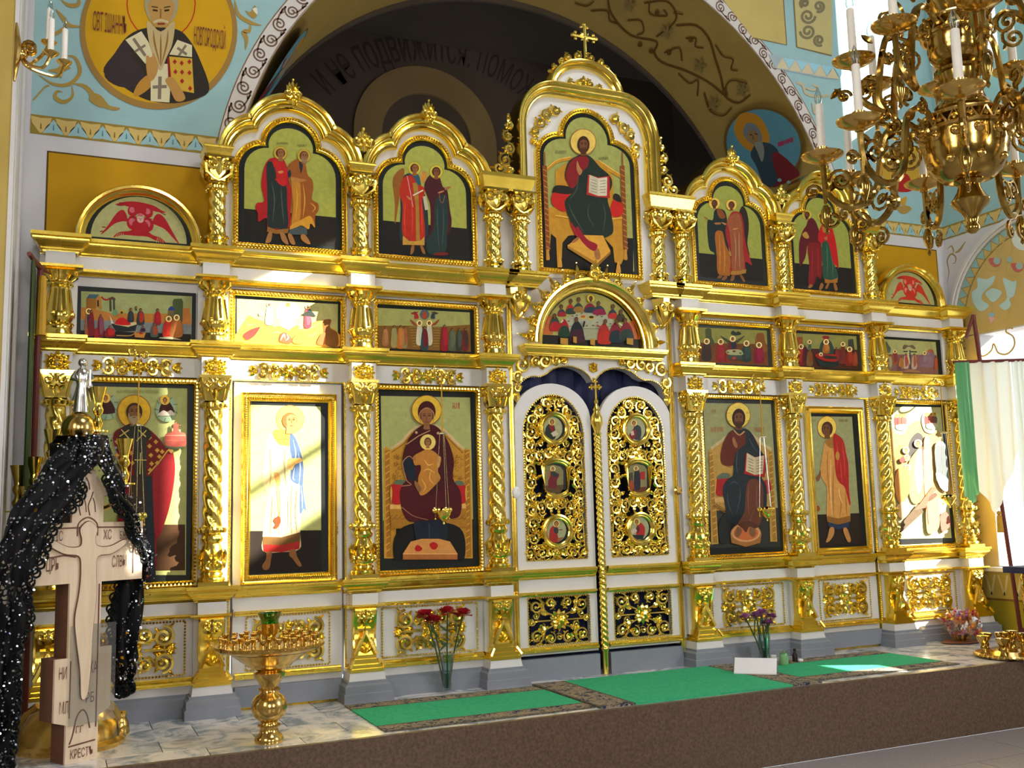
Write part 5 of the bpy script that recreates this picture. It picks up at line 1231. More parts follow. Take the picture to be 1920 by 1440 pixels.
for s in (-1, 1): x = 945+s*130; p.blob([(x-s*20, 260), (x+s*30, 140), (x+s*120, 180), (x+s*60, 200), (x+s*60, 270)], '#8a1c1c' if s < 0 else '#26343a'); p.blob([(945+s*50, 400), (945+s*130, 380), (945+s*270, 280), (945+s*200, 390)], '#7d3a1a'); p.line([(945+s*120, 150), (945+s*250, 170)], 14, '#4a3a24')
crowd(p, [(850, 355, 30, 745, 110, '#b2ac94', '#a8a28a', 1), (1030, 355, 30, 745, 110, '#b2ac94', '#a8a28a', 1), (945, 440, 28, 845, 130, '#26363a', '#5f1418', 0), (220, 440, 24, 760, 110, '#8a5a34', '#96683c', 0), (380, 420, 24, 790, 110, '#8a7a44', '#7a7a4c', 0), (500, 420, 24, 810, 130, '#96581c', '#a3662a', 0), (580, 430, 22, 800, 80, '#7d6a44', '#8a4a24', 0), (1310, 410, 24, 850, 130, '#7a141e', '#8a1a24', 0), (1450, 470, 24, 850, 130, '#454d3a', '#50583f', 0), (1580, 470, 24, 850, 120, '#2a3028', '#3c4438', 0), (1690, 470, 24, 850, 120, '#5f1a1c', '#3a2420', 0)]); p.build('painting', t)
t = fest(1, 3, 'small icon of winged angels seated round a white table, right of the supper')
p = Icon(YP, (1300, 605), 12.8)
p.poly([(115, 110), (1760, 190), (1800, 1030), (145, 950)], '#767434'); p.poly([(130, 480), (1780, 520), (1800, 1030), (145, 950)], '#5c3414'); p.blob([(290, 300), (300, 150), (420, 150), (440, 330), (500, 500), (330, 560)], '#3a4224'); p.blob([(1500, 330), (1560, 250), (1680, 260), (1720, 440), (1760, 700), (1500, 600)], '#6f4014'); p.blob([(900, 270), (940, 190), (1020, 230), (1090, 210), (1150, 280), (1000, 310)], '#222c22')
for s in (-1, 1): p.blob([(940+s*40, 470), (940+s*120, 400), (940+s*300, 310), (940+s*180, 440), (940+s*60, 520)], '#3a3a20')
crowd(p, [(320, 450, 40, 900, 220, '#2a2420', '#33201c', 1), (655, 460, 40, 920, 200, '#7a1618', '#801c1c', 1), (940, 390, 40, 680, 190, '#5c1420', '#1e2430', 1), (1270, 500, 40, 920, 220, '#20302c', '#2a3a34', 1), (1570, 540, 40, 960, 230, '#6a1024', '#7a1430', 1), (820, 620, 6, 940, 100, '#7d1c1a', '#7d1c1a', 0)]); p.blob([(770, 700), (850, 650), (1100, 650), (1180, 720), (1150, 780), (850, 770)], '#8a8c62'); p.disc((970, 690), 40, '#5a2a14', 24); p.disc((820, 715), 30, '#4a4a2c', 20); p.disc((1120, 735), 30, '#4a4a2c', 20); p.poly([(800, 780), (1170, 790), (1160, 900), (820, 890)], '#333c34'); p.blob([(920, 860), (970, 820), (1020, 850), (970, 890)], '#96281c'); p.build('painting', t)
t = fest(1, 2, 'small icon of mourners round a red bier with a figure in a dark glory')
p = Icon(YP, (1480, 615), 13.714)
p.poly([(130, 130), (1720, 210), (1780, 1070), (165, 1010)], '#76743a'); p.poly([(150, 520), (1760, 560), (1780, 1070), (165, 1010)], '#3c1c12'); p.poly([(190, 240), (340, 230), (350, 520), (190, 520)], '#84461a'); p.poly([(1510, 300), (1640, 280), (1680, 560), (1500, 560)], '#33352a'); p.blob([(780, 640), (790, 440), (860, 320), (940, 290), (1040, 320), (1120, 460), (1150, 660), (960, 690)], '#263630'); p.blob([(850, 250), (880, 200), (1000, 210), (1030, 260), (940, 300)], '#7a1c1c')
crowd(p, [(300, 480, 36, 940, 200, '#6a1614', '#8c2014', 1), (400, 460, 26, 900, 130, '#4c1812', '#3a1420', 0), (515, 360, 30, 560, 90, '#4a5a44', '#3a4a3a', 1), (520, 580, 24, 960, 150, '#5c4a20', '#6a3814', 0), (940, 360, 40, 640, 170, '#84501a', '#965e20', 1), (1370, 420, 34, 900, 140, '#6a1c1c', '#5c2418', 1), (1540, 550, 38, 960, 200, '#6a1c10', '#7d2a14', 1), (1200, 530, 26, 900, 120, '#4c2018', '#6a1c28', 0), (1290, 540, 26, 900, 130, '#5c2c18', '#5c1c1c', 0), (1680, 620, 20, 960, 120, '#7a3018', '#84381c', 0)]); p.blob([(650, 720), (720, 660), (900, 680), (1230, 690), (1220, 830), (1150, 870), (900, 850), (760, 800)], '#8a1a12'); p.blob([(860, 730), (960, 710), (1200, 740), (1180, 800), (920, 790)], '#26241e'); p.halo((797, 680), 52, '#c4b078'); p.disc((800, 690), 24, '#3a2412'); p.blob([(670, 780), (820, 850), (1180, 880), (1250, 820), (1200, 1000), (800, 990)], '#17231f'); p.build('painting', t)
t = fest(1, 1, 'small icon of a cross raised between two saints, rightmost of its row', False)
p = Icon(YP, (1645, 620), 15.36)
p.poly([(130, 240), (1680, 325), (1760, 1270), (250, 1180)], '#8d8d58'); p.poly([(200, 680), (1700, 700), (1760, 1270), (250, 1180)], '#6f4a44'); p.blob([(210, 420), (260, 310), (330, 420), (390, 520), (360, 640), (280, 620)], '#46553e'); p.poly([(1440, 620), (1500, 540), (1600, 550), (1640, 640), (1650, 1060), (1230, 1040), (1250, 760)], '#6d5462'); p.blob([(1430, 600), (1520, 530), (1620, 600), (1530, 625)], '#94482e'); p.blob([(720, 500), (780, 400), (900, 430), (1010, 410), (1100, 500), (1060, 540), (900, 460), (780, 540)], '#5a4a38')
p.line([(750, 600), (1140, 612)], 34, '#20201c', False); p.line([(935, 560), (950, 1170)], 40, '#33343a', False); p.blob([(860, 660), (890, 590), (920, 600), (910, 700), (940, 900), (920, 980)], '#a89a70')
crowd(p, [(505, 600, 30, 960, 180, '#84451f', '#6a3030', 1), (820, 690, 30, 1080, 140, '#a08a78', '#8a3a2c', 0), (1060, 690, 30, 1090, 140, '#a08a78', '#8a4a30', 0), (1355, 650, 30, 950, 160, '#6a5060', '#6d5a62', 1), (245, 700, 30, 1160, 130, '#80262a', '#963020', 0), (360, 720, 28, 1100, 120, '#6d6044', '#8a8460', 0), (680, 760, 26, 1080, 140, '#96602c', '#8a5a24', 0), (1680, 760, 20, 1100, 90, '#8a3c1c', '#8a3c1c', 0)]); p.blob([(720, 1180), (930, 1110), (1200, 1170), (1200, 1210), (740, 1200)], '#8a6444'); p.blob([(560, 1040), (640, 1040), (690, 1120), (580, 1150)], '#5a3a40'); p.build('painting', t)


# ------------------------------------------------------------------ carved ornament
def scroll(mb, c, R, a0, turns, ccw, th, y, leaves=3, dep=.02):
    P = spiral(c[0], c[1], R, a0, turns, .18, max(10, int(13*turns)), ccw); k = len(P)
    mb.tube([(a, y-dep*(.3+.7*i/(k-1)), b) for i, (a, b) in enumerate(P)], [th*(.55+.6*math.sin(PI*min(1, .15+i/(k-1)*.75))) for i in range(k)], 5)
    mb.ball((P[-1][0], y-dep*1.2, P[-1][1]), th*1.5, 6, 4)
    for j in range(leaves):
        i = int(k*(.06+.22*j)); q = P[i]; a = math.atan2(q[1]-c[1], q[0]-c[0])
        mb.leaf(q[0], q[1], a+ccw*.9, R*.62, R*.36, y-dep*.4, th*1.4, curl=-.4*ccw)


def flower(mb, c, R, y, n=8, th=.02):
    for i in range(n): mb.leaf(c[0], c[1], 2*PI*i/n+PI/n, R, R*.52, y, th)
    mb.ball((c[0], y-th*.7, c[1]), R*.26, 6, 4)


def frieze_orn(cx, cz, w, h, y):
    mb = MB(); th = h*.085
    flower(mb, (cx, cz), h*.52, y, 8, .022)
    for s in (-1, 1):
        scroll(mb, (cx+s*w*.17, cz+h*.20), h*.27, PI if s > 0 else 0, 1.3, -s, th, y, 2); scroll(mb, (cx+s*w*.17, cz-h*.20), h*.27, PI if s > 0 else 0, 1.3, s, th, y, 2)
        scroll(mb, (cx+s*w*.31, cz+h*.18), h*.30, 0 if s > 0 else PI, 1.3, s, th, y, 2); scroll(mb, (cx+s*w*.31, cz-h*.18), h*.30, 0 if s > 0 else PI, 1.3, -s, th, y, 2)
        mb.leaf(cx+s*w*.20, cz, 0 if s > 0 else PI, w*.12, h*.4, y, .025); mb.ball((cx+s*w*.245, y-.02, cz), h*.13, 6, 4)
        for k in (-1, 0, 1): mb.leaf(cx+s*w*.38, cz, (0 if s > 0 else PI)+k*.55*s, w*.12, h*.26, y, .02)
        mb.leaf(cx+s*w*.05, cz, (.5 if s > 0 else PI-.5), w*.11, h*.3, y, .02); mb.leaf(cx+s*w*.05, cz, (-.5 if s > 0 else PI+.5), w*.11, h*.3, y, .02)
    return mb


def rosette(cx, cz, w, h, y):
    """foliate spray: midrib with paired curling leaves to both sides"""
    mb = MB(); mb.ball((cx, y-.02, cz), h*.12, 6, 4)
    for s in (-1, 1):
        for u_, v_, a, L in ((.04, .0, .0, .40), (.08, .10, .75, .26), (.08, -.10, -.75, .26), (.02, .14, 1.25, .28), (.02, -.14, -1.25, .28), (.22, .12, .5, .22), (.22, -.12, -.5, .22)):
            mb.leaf(cx+s*u_*w, cz+v_*h, a if s > 0 else PI-a, L*w, h*.27, y, .026, curl=.35*s*(1 if a >= 0 else -1)*(a != 0))
        mb.ball((cx+s*w*.22, y-.02, cz), h*.09, 5, 4)
    return mb


def panel_orn(cx, cz, w, h, y):
    """dense four-quarter acanthus panel"""
    mb = MB(); th = .021
    flower(mb, (cx, cz), h*.26, y-.01, 8, .03)
    for sx in (-1, 1):
        for sz in (-1, 1):
            a = 0 if sx > 0 else PI
            scroll(mb, (cx+sx*w*.35, cz+sz*h*.27), h*.225, PI*.5*sz if sx > 0 else PI-PI*.5*sz, 1.7, -sx*sz, th, y, 4, .035); scroll(mb, (cx+sx*w*.145, cz+sz*h*.31), h*.165, PI+sz*sx*.6 if sx > 0 else -sz*.6*-1, 1.4, sx*sz, th*.9, y, 3, .03)
            mb.leaf(cx+sx*w*.05, cz+sz*h*.05, math.atan2(sz*h*.3, sx*w*.2), h*.33, h*.12, y, .03, curl=.3*sx*sz); mb.leaf(cx+sx*w*.24, cz+sz*h*.06, math.atan2(sz*.25, sx), w*.17, h*.12, y, .03)
            mb.tube([(cx, y-.01, cz+sz*h*.10), (cx+sx*w*.08, y-.02, cz+sz*h*.2), (cx+sx*w*.2, y-.02, cz+sz*h*.14), (cx+sx*w*.27, y-.02, cz+sz*h*.27)], [th*.6, th, th, th*.7], 5)
        for k in (-1, 0, 1): mb.leaf(cx+sx*w*.38, cz, (0 if sx > 0 else PI)+sx*k*.5, w*.13, h*.10, y, .025)
        mb.tube([(cx+sx*h*.2, y-.01, cz), (cx+sx*w*.3, y-.02, cz), (cx+sx*w*.4, y-.01, cz)], [th*.7, th*1.1, th*.6], 5)
    for sz in (-1, 1):
        for k in (-1, 0, 1): mb.leaf(cx, cz+sz*h*.22, sz*(PI/2+k*.5), h*.26, h*.12, y, .03)
    return mb


def anthemion(cx, cz, w, h, y):
    """palmette finial"""
    mb = MB()
    for k in (-2, -1, 0, 1, 2): mb.leaf(cx, cz-h*.05, PI/2+k*.42, h*(.56-.07*abs(k)), w*.26, y, .035, curl=-.12*k)
    for s in (-1, 1): scroll(mb, (cx+s*w*.25, cz-h*.05), w*.24, PI/2, 1.35, s, .02, y, 1, .03); mb.leaf(cx, cz-h*.1, -PI/2+s*.35, h*.36, w*.3, y, .035)
    mb.ball((cx, y-.03, cz-.02), w*.12, 6, 4); mb.ball((cx, y-.005, cz+h*.52), w*.08, 6, 4); mb.leaf(cx, cz-h*.06, -PI/2, h*.42, w*.28, y-.01, .03)
    return mb


for s in (-1, 1):
    for a, b in zip(CX, CX[1:]):
        cx = s*(a+b)/2; frieze_orn(cx, 3.515, .88, .185, -.068).build('frieze_carving', 'gold', ICO)
    for c in CX: rosette(s*c, 3.515, .29, .185, -.222).build('rosette', 'gold', ICO)
    for a, b in ((CX[0], CX[1]), (CX[2], CX[3])):
        x0, x1 = sorted((s*(a+.24), s*(b-.24))); panel_orn((x0+x1)/2, .665, .86, .47, -.01).build('panel_carving', 'gold', ICO)
        m = MB(); m.beads([(x0, .40), (x1, .40), (x1, .93), (x0, .93)], .0145, .032, -.012, closed=True); m.build('bead_trim', 'gold', ICO)
    # gilt beaded jambs of the deacon doorways and bead lines beside the columns
    x0, x1 = sorted((s*3.165, s*4.37)); m = MB()
    m.sweep_xz([(x0, .05), (x1, .05), (x1, 3.405), (x0, 3.405)], [(0, 0), (0, .04), (-.03, .045), (-.05, .03), (-.05, 0)], -.0); m.build('doorway_frame', 'gold', ICO, sharp=40)
    m = MB(); m.beads([(x0-.025, .1), (x0-.025, 3.43), (x1+.025, 3.43), (x1+.025, .1)], .013, .029, -.045); m.build('bead_trim', 'gold', ICO)
    for cx in (s*3.765, s*2.168): anthemion(cx, 6.63, .22, .30, -.20).build('finial', 'gold', ICO)
    anthemion(s*2.965, 6.18, .30, .27, -.20).build('finial', 'gold', ICO)
    # scrolls climbing the flanks of the centre piece and in its spandrels
    m = MB()
    for x, z, R, q in ((1.10, 6.66, .055, 1), (1.12, 6.52, .07, -1), (1.11, 6.36, .08, 1), (1.16, 6.21, .09, -1), (1.25, 6.10, .095, 1), (1.10, 6.09, .06, -1)): scroll(m, (s*x, z), R, PI/2, 1.35, s*q, .02, -.10, 3, .03)
    m.leaf(s*1.09, 6.70, PI/2, .12, .06, -.10, .02); m.ball((s*1.10, -.11, 6.80), .02, 6, 4)
    m.build('flank_carving', 'gold', ICO)
    m = MB()
    for x, z, R, q in ((.44, 6.97, .075, 1), (.56, 6.88, .085, -1), (.66, 6.77, .08, 1), (.72, 6.64, .07, -1), (.74, 6.53, .05, 1)): scroll(m, (s*x, z), R, .6, 1.4, s*q, .018, -.06, 3, .03)
    m.build('spandrel_carving', 'gold', ICO)
    # door head scrolls
    m = MB()
    for x, z, R, q in ((.98, 3.70, .10, 1), (.80, 3.735, .07, -1), (.68, 3.755, .085, 1), (.52, 3.765, .065, -1), (.41, 3.775, .04, 1), (1.04, 3.54, .075, -1), (1.05, 3.42, .05, 1)): scroll(m, (s*x, z), R, PI*.3, 1.5, s*q, .018, -.04, 4, .03)
    for k in range(6): m.leaf(s*(.45+.1*k), 3.74, 2.2+k, .10, .05, -.04, .02)
    m.build('door_head_carving', 'gold', ICO)
    m = MB(); m.leaf(s*1.06, 3.40, -PI/2, .16, .10, -.04, .03); m.ball((s*1.06, -.05, 3.36), .03, 6, 4); m.build('pendant', 'gold', ICO)
    # heart corbel under the inner upper column
    m = MB(); cx = s*1.03
    for q in (-1, 1): scroll(m, (cx+q*.06, 4.50), .065, PI/2, 1.4, q, .018, -.16, 1, .03); m.tube([(cx+q*.13, -.13, 4.52), (cx+q*.11, -.12, 4.40), (cx+q*.03, -.08, 4.29), (cx, -.04, 4.24)], [.022, .024, .018, .01], 6)
    m.lathe([(.005, 4.24), (.06, 4.36), (.11, 4.46), (.13, 4.56), (.14, 4.62)], (cx, -.05, 0), 10); m.leaf(cx, 4.56, -PI/2, .24, .1, -.17, .03)
    m.build('corbel', 'gold', ICO)
# crest of spiked leaves round the middle lunette
m = MB()
for i in range(15):
    a = PI*(.03+.94*i/14); R = .885; x, z = -.02+R*math.cos(a), 3.955+R*math.sin(a)
    scroll(m, (x-.028*math.sin(a), z+.028*math.cos(a)), .04, a, 1.1, 1, .013, -.14, 1, .02); scroll(m, (x+.028*math.sin(a), z-.028*math.cos(a)), .04, a, 1.1, -1, .013, -.14, 1, .02)
    m.leaf(x, z, a, .12 if i % 2 else .15, .055, -.14, .03); q = .17 if i % 2 == 0 else .13
    m.ball((-.02+(R+q)*math.cos(a), -.14, 3.955+(R+q)*math.sin(a)), .013, 5, 4)
m.build('lunette_crest', 'gold', ICO)
anthemion(-.01, 4.86, .22, .28, -.21).build('keystone_carving', 'gold', ICO); rosette(0, 3.70, .14, .17, -.04).build('door_head_rosette', 'gold', ICO)
# crest and tympanum of the top lunette, and the cross
m = MB()
for s in (-1, 1):
    for x, z, R, q in ((.10, 7.74, .065, 1), (.23, 7.70, .055, -1), (.34, 7.63, .045, 1), (.43, 7.54, .035, -1)): scroll(m, (s*x, z), R, PI*.5, 1.3, s*q, .017, -.09, 2, .02)
    m.ball((s*.50, -.09, 7.47), .03, 6, 4); m.ball((s*.46, -.09, 7.50), .018, 6, 4)
m.build('top_crest', 'gold', ICO)
m = MB()
for s in (-1, 1):
    for x, z, R, q in ((.08, 7.39, .06, 1), (.19, 7.36, .06, -1), (.28, 7.31, .045, 1)): scroll(m, (s*x, z), R, PI*.4, 1.3, s*q, .017, -.07, 3, .02)
m.leaf(0, 7.30, PI/2, .20, .1, -.07, .03); m.build('tympanum_carving', 'gold', ICO)


def carved_cross(mb, cx, z0, z1, w, y, th=.022):
    h = z1-z0; zc = z0+h*.66; mb.tube([(cx, y, z0), (cx, y, z1-.02)], th, 6); mb.tube([(cx-w/2, y, zc), (cx+w/2, y, zc)], th, 6)
    for x, z in ((cx-w/2, zc), (cx+w/2, zc), (cx, z1)):
        dx, dz = x-cx, z-zc; L = math.hypot(dx, dz); dx, dz = dx/L, dz/L
        mb.ball((x, y, z), th*1.3, 6, 4)
        for q in (-1, 1): mb.ball((x-dx*th*1.6-dz*q*th*1.8, y, z-dz*th*1.6+dx*q*th*1.8), th*1.05, 6, 4)
    for q in (-1, 1):
        for r_ in (-1, 1): mb.leaf(cx, zc, math.atan2(r_, q), w*.24, w*.12, y-th*.4, .012)


m = MB(); carved_cross(m, .03, 7.70, 8.20, .34, -.07, .024); m.build('top_cross', 'gold', ICO)
for s, d in ((-1, DL), (1, DR)): panel_orn(s*3.765, .665, .78, .45, DOORY-.022).build('panel_carving', 'gold', d)
# ------------------------------------------------------------------ royal doors
def door_leaf(s, label):
    t = thing('royal_door', (s*.585, 0, 0), label, 'door'); X = lambda a: s*a
    m = MB(); y0, y1 = -.03, .03; cx = .585
    ou = arc(cx, 3.03, .525, .455, 0, PI, 20); inn = arc(cx-.01, 2.87, .405, .475, 0, PI, 20)
    for (a, b), (c, d) in zip(zip(ou, ou[1:]), zip(inn, inn[1:])): m.prism([(X(a[0]), a[1]), (X(b[0]), b[1]), (X(d[0]), d[1]), (X(c[0]), c[1])], y0, y1)
    for tri in ([(.98, 2.87), (1.11, 2.87), (1.11, 3.03)], [(.17, 2.87), (.06, 2.87), (.06, 3.03)]): m.prism([(X(q[0]), q[1]) for q in tri], y0, y1)
    for xa, xb, za, zb in ((.06, .17, .28, 2.87), (.98, 1.11, .28, 2.87), (.17, .98, .94, 1.37), (.17, .98, .28, .39)):
        q = sorted((X(xa), X(xb))); m.box(q[0], q[1], y0, y1, za, zb)
    m.build('leaf', 'white_paint', t, smooth=False)
    a, b = sorted((X(.075), X(1.10)))
    run('door_cornice', 'gold_flat', [(a, y0), (b, y0)], scaled(CORN, .075, .12), 1.15, t); run('door_fillet', 'gold_flat', [(a, y0), (b, y0)], scaled(FILL, .05, .05), .955, t); run('door_base_moulding', 'gold_flat', [(a, y0), (b, y0)], scaled(BASEP, .055, .06), .315, t)
    m = MB(); m.box(a, b, y0-.055, 0, .0, .245); m.build('kick_board', 'grey_paint', t, smooth=False)
    m = MB(); op = [(X(.98), 1.37), (X(.98), 2.87)]+[(X(q[0]), q[1]) for q in inn]+[(X(.17), 2.87), (X(.17), 1.37)]; m.beads(op, .0145, .031, y0-.004, closed=True); m.build('bead_trim', 'gold', t)
    m = MB(); m.beads([(X(.17), .39), (X(.98), .39), (X(.98), .94), (X(.17), .94)], .0145, .031, y0-.004, closed=True); m.build('bead_trim', 'gold', t)
    # carved openwork of the upper panel
    mb = MB(); th = .015; MED = ((2.935, .215), (2.33, .25), (1.70, .215)); cx = .575; rnd = random.Random(5)
    rows = [(1.46, .36), (1.46, .20), (1.46, .07), (1.63, .31), (1.80, .31), (1.96, .33), (2.00, .20), (2.03, .08), (2.12, .33), (2.28, .33), (2.44, .33), (2.60, .33), (2.60, .20), (2.64, .08), (2.72, .32), (2.88, .31), (3.03, .29), (3.14, .20), (3.24, .09)]
    for i, (z, dx) in enumerate(rows):
        for q in (-1, 1):
            R = .085 if dx > .25 else .078
            scroll(mb, (X(cx+q*dx), z), R, PI*(.5 if i % 2 else 1.5), 1.45, s*q*(1 if i % 2 else -1), th, -.005, 4, .03)
            mb.leaf(X(cx+q*dx*.8), z+.03, PI*(.5+.3*q*s)+(i % 3), .11, .05, -.02, .025)
    def fill(z0, z1, r_free, step, R, th_):
        k = 0; z = z0
        while z < z1:
            for j in range(-4, 5):
                dx = (j+.5*(k % 2))*step
                lim = .36 if z < 2.87 else .36*math.sqrt(max(0, 1-((z-2.87)/.42)**2))
                if abs(dx) > lim or any(math.hypot(dx, z-mz) < mr+.035 for mz, mr in r_free): continue
                scroll(mb, (X(cx+dx), z), R, rnd.uniform(0, 6.28), 1.3, 1 if (j+k) % 2 else -1, th_, -.0, 2, .022)
            z += step*.86; k += 1
    fill(1.43, 3.28, MED, .118, .050, .0105)
    for z, r_ in MED:
        for k in range(12): a_ = 2*PI*k/12+.26; mb.leaf(X(cx)+r_*.98*math.cos(a_), z+r_*.98*math.sin(a_), a_+.4*(-1)**k, .085, .05, -.015, .022)
    for z in (1.46, 2.02, 2.62): mb.leaf(X(cx), z-.06, PI/2, .15, .07, -.03, .03); mb.ball((X(cx), -.04, z), .026, 6, 4)
    for q in (-1, 1): mb.tube([(X(cx+q*.385), -.01, 1.40), (X(cx+q*.36), -.012, 1.9), (X(cx+q*.385), -.012, 2.4), (X(cx+q*.34), -.01, 3.0)], .013, 5)
    mb.build('openwork', 'gold', t)
    mb = MB(); cz = .665; fill(.47, .90, ((.665, .13),), .15, .045, .0100); flower(mb, (X(cx), cz), .13, -.03, 10, .03)
    for q in (-1, 1):
        for w in (-1, 1):
            scroll(mb, (X(cx+q*.30), cz+w*.175), .092, PI/2*w, 1.6, s*q*w, th, -.005, 4, .03); scroll(mb, (X(cx+q*.115), cz+w*.20), .07, PI/2*-w, 1.4, -s*q*w, th, -.005, 3, .03)
            mb.tube([(X(cx+q*.05), -.01, cz+w*.05), (X(cx+q*.19), -.02, cz+w*.10), (X(cx+q*.22), -.02, cz+w*.22)], [.014, .02, .012], 5); mb.leaf(X(cx+q*.14), cz+w*.07, math.atan2(w*.5, q*s), .14, .07, -.02, .03)
        mb.tube([(X(cx+q*.1), -.01, cz), (X(cx+q*.40), -.01, cz)], [.012, .017], 5); scroll(mb, (X(cx+q*.36), cz), .05, 0, 1.2, s*q, .014, -.01, 2, .02)
    mb.build('openwork', 'gold', t)
    # framed medallions
    for k, (z, r_) in enumerate(MED):
        if k == 1: ol = [(X(cx)+x, zz) for x, zz in [(.15, z-.16)]+arc(0, z+.08, .175, .115, .5, PI-.5, 8)+[(-.15, z-.16)]+arc(0, z-.08, .175, .115, PI+.5, 2*PI-.5, 8)]
        else: ol = arc(X(cx), z, .155, .155, 0, 2*PI-.01, 24)
        m = MB(); m.prism(ol, -.05, -.01); md = m.build('medallion', 'black_board', t, smooth=False)
        m = MB(); m.sweep_xz(ol, [(.012, .0), (.012, .05), (0, .06), (-.015, .055), (-.03, .07), (-.05, .065), (-.06, .03), (-.06, -.02)], -.01); m.build('ring', 'gold', md, sharp=40)
        WL[md] = WL[t]; paint_med(s, k, md)
    m = MB()
    for xa in ((.985,) if s > 0 else (.985,)): pass
    return t


def paint_med(s, k, md):
    p = Icon(-.051, (1000, 770) if s < 0 else (1155, 770), 5.333 if s < 0 else 5.538)
    if s < 0:
        if k == 0: p.disc((187, 178), 104, '#8a8a66', 118); p.blob([(115, 270), (125, 170), (165, 130), (205, 145), (220, 200), (215, 280), (150, 295)], '#20281f'); p.blob([(160, 150), (190, 140), (215, 190), (180, 210)], '#6a181a'); p.poly([(175, 225), (225, 195), (250, 235), (200, 262)], '#a8a088'); p.head((187, 112), 22, halo=36, hc='#c2ae62')
        if k == 1: p.poly([(100, 600), (130, 555), (200, 540), (270, 560), (300, 600), (300, 780), (270, 815), (200, 830), (120, 810), (100, 780)], '#6f6a44'); p.poly([(100, 750), (300, 740), (300, 780), (260, 825), (130, 818), (100, 780)], '#4c3a20'); p.blob([(150, 760), (160, 640), (190, 600), (230, 620), (260, 640), (235, 700), (230, 770)], '#5c1c20'); p.blob([(175, 640), (190, 605), (220, 615), (250, 650), (220, 660)], '#22302c'); p.blob([(150, 620), (165, 605), (170, 650), (150, 690)], '#84512c'); p.head((195, 580), 16, halo=28, hc='#cdbb7a')
        if k == 2: p.disc((225, 1195), 104, '#8a8a66', 118); p.blob([(160, 1290), (165, 1190), (205, 1150), (250, 1180), (240, 1240), (260, 1310), (190, 1315)], '#8a2420'); p.blob([(205, 1180), (235, 1160), (250, 1220), (215, 1225)], '#2c3034'); p.line([(245, 1195), (290, 1188)], 9, '#5a3a20', False); p.blob([(240, 1280), (300, 1265), (250, 1310)], '#7a4a2c'); p.head((230, 1130), 22, halo=36, hc='#c2ae62')
    else:
        if k == 0: p.disc((203, 192), 102, '#8a8a66', 118); p.blob([(165, 250), (190, 165), (230, 150), (262, 190), (255, 290), (200, 300)], '#26282c'); p.blob([(130, 270), (170, 200), (210, 210), (200, 280), (160, 300)], '#6a181e'); p.poly([(150, 220), (180, 205), (190, 250), (160, 260)], '#a89a88'); p.head((185, 128), 20, halo=36, hc='#c2ae62')
        if k == 1: p.poly([(118, 620), (150, 570), (215, 552), (290, 570), (320, 610), (320, 800), (290, 840), (215, 855), (140, 835), (118, 800)], '#6f6a44'); p.poly([(130, 650), (175, 640), (180, 800), (130, 800)], '#3c3c2a'); p.poly([(245, 640), (300, 630), (300, 720), (250, 710)], '#8a2620'); p.poly([(118, 800), (320, 790), (290, 840), (215, 855), (140, 835)], '#5a2c1c'); p.blob([(190, 810), (190, 640), (215, 615), (245, 640), (250, 810)], '#26222a'); p.blob([(130, 760), (170, 720), (190, 800), (150, 820)], '#7d3a1c'); p.head((208, 600), 16, halo=27, hc='#cdbb7a')
        if k == 2: p.disc((238, 1220), 104, '#8a8a66', 122); p.blob([(210, 1300), (220, 1190), (260, 1165), (300, 1220), (290, 1310), (240, 1330)], '#962420'); p.poly([(150, 1290), (290, 1290), (280, 1335), (200, 1340)], '#20282c'); p.blob([(205, 1230), (230, 1190), (245, 1240), (220, 1270)], '#4c1c24'); p.poly([(150, 1240), (200, 1215), (220, 1250), (170, 1285)], '#a89a88'); p.head((215, 1155), 20, halo=36, hc='#c2ae62')
    o = p.mb.build('painting', 'icon_paint', md, smooth=False)


RDL = door_leaf(-1, 'left leaf of the royal doors, gilt openwork with three framed medallions'); RDR = door_leaf(1, 'right leaf of the royal doors, gilt openwork with three framed medallions')
# astragal: twisted rod with a cross, carried by the left leaf
m = MB()
tw = MB(); twist(tw, .046, 0.32, 2.86, .21, 3, .30, -1, 15, .014, 0); m.add([(x, y-.075, z) for x, y, z in tw.v], tw.f)
m.lathe([(.036, 0), (.04, .26), (.05, .28), (.05, .31), (.035, .33)], (0, -.075, .0), 10)
for z in (1.06, 1.13, 1.22, 1.29): m.lathe([(.036, -.015), (.055, 0), (.036, .015)], (0, -.075, z), 10)
m.lathe([(.03, 1.13), (.045, 1.18), (.03, 1.23)], (0, -.08, 0), 10)
rod = m.build('astragal', 'gold', RDL, sharp=60)
m = MB(); m.lathe([(.036, 2.84), (.06, 2.87), (.04, 2.90), (.055, 2.95), (.075, 3.0), (.07, 3.08), (.04, 3.15), (.05, 3.17), (.04, 3.2), (.02, 3.24), (.03, 3.28), (.018, 3.30)], (0, -.075, 0), 12); carved_cross(m, 0, 3.28, 3.54, .15, -.075, .014)
m.build('rod_finial', 'gold', rod)
m = MB(); m.lathe([(.0, 0), (.05, 0), (.055, .015), (.04, .03), (0, .035)], (0, 0, 0), 16, 1.0, 1.3); q = MB(); q.add([(x-1.115, -.075-z, y+2.17) for x, y, z in m.v], m.f); lock = q.build('door_plate', 'card', RDL)
m = MB(); m.lathe([(.0, 0), (.05, 0), (.055, .012), (.03, .02), (.03, .03), (0, .03)], (0, 0, 0), 16); q = MB(); q.add([(x+1.13, -.075-z, y+2.16) for x, y, z in m.v], m.f); q.build('door_plate', 'brass_dark', RDR)
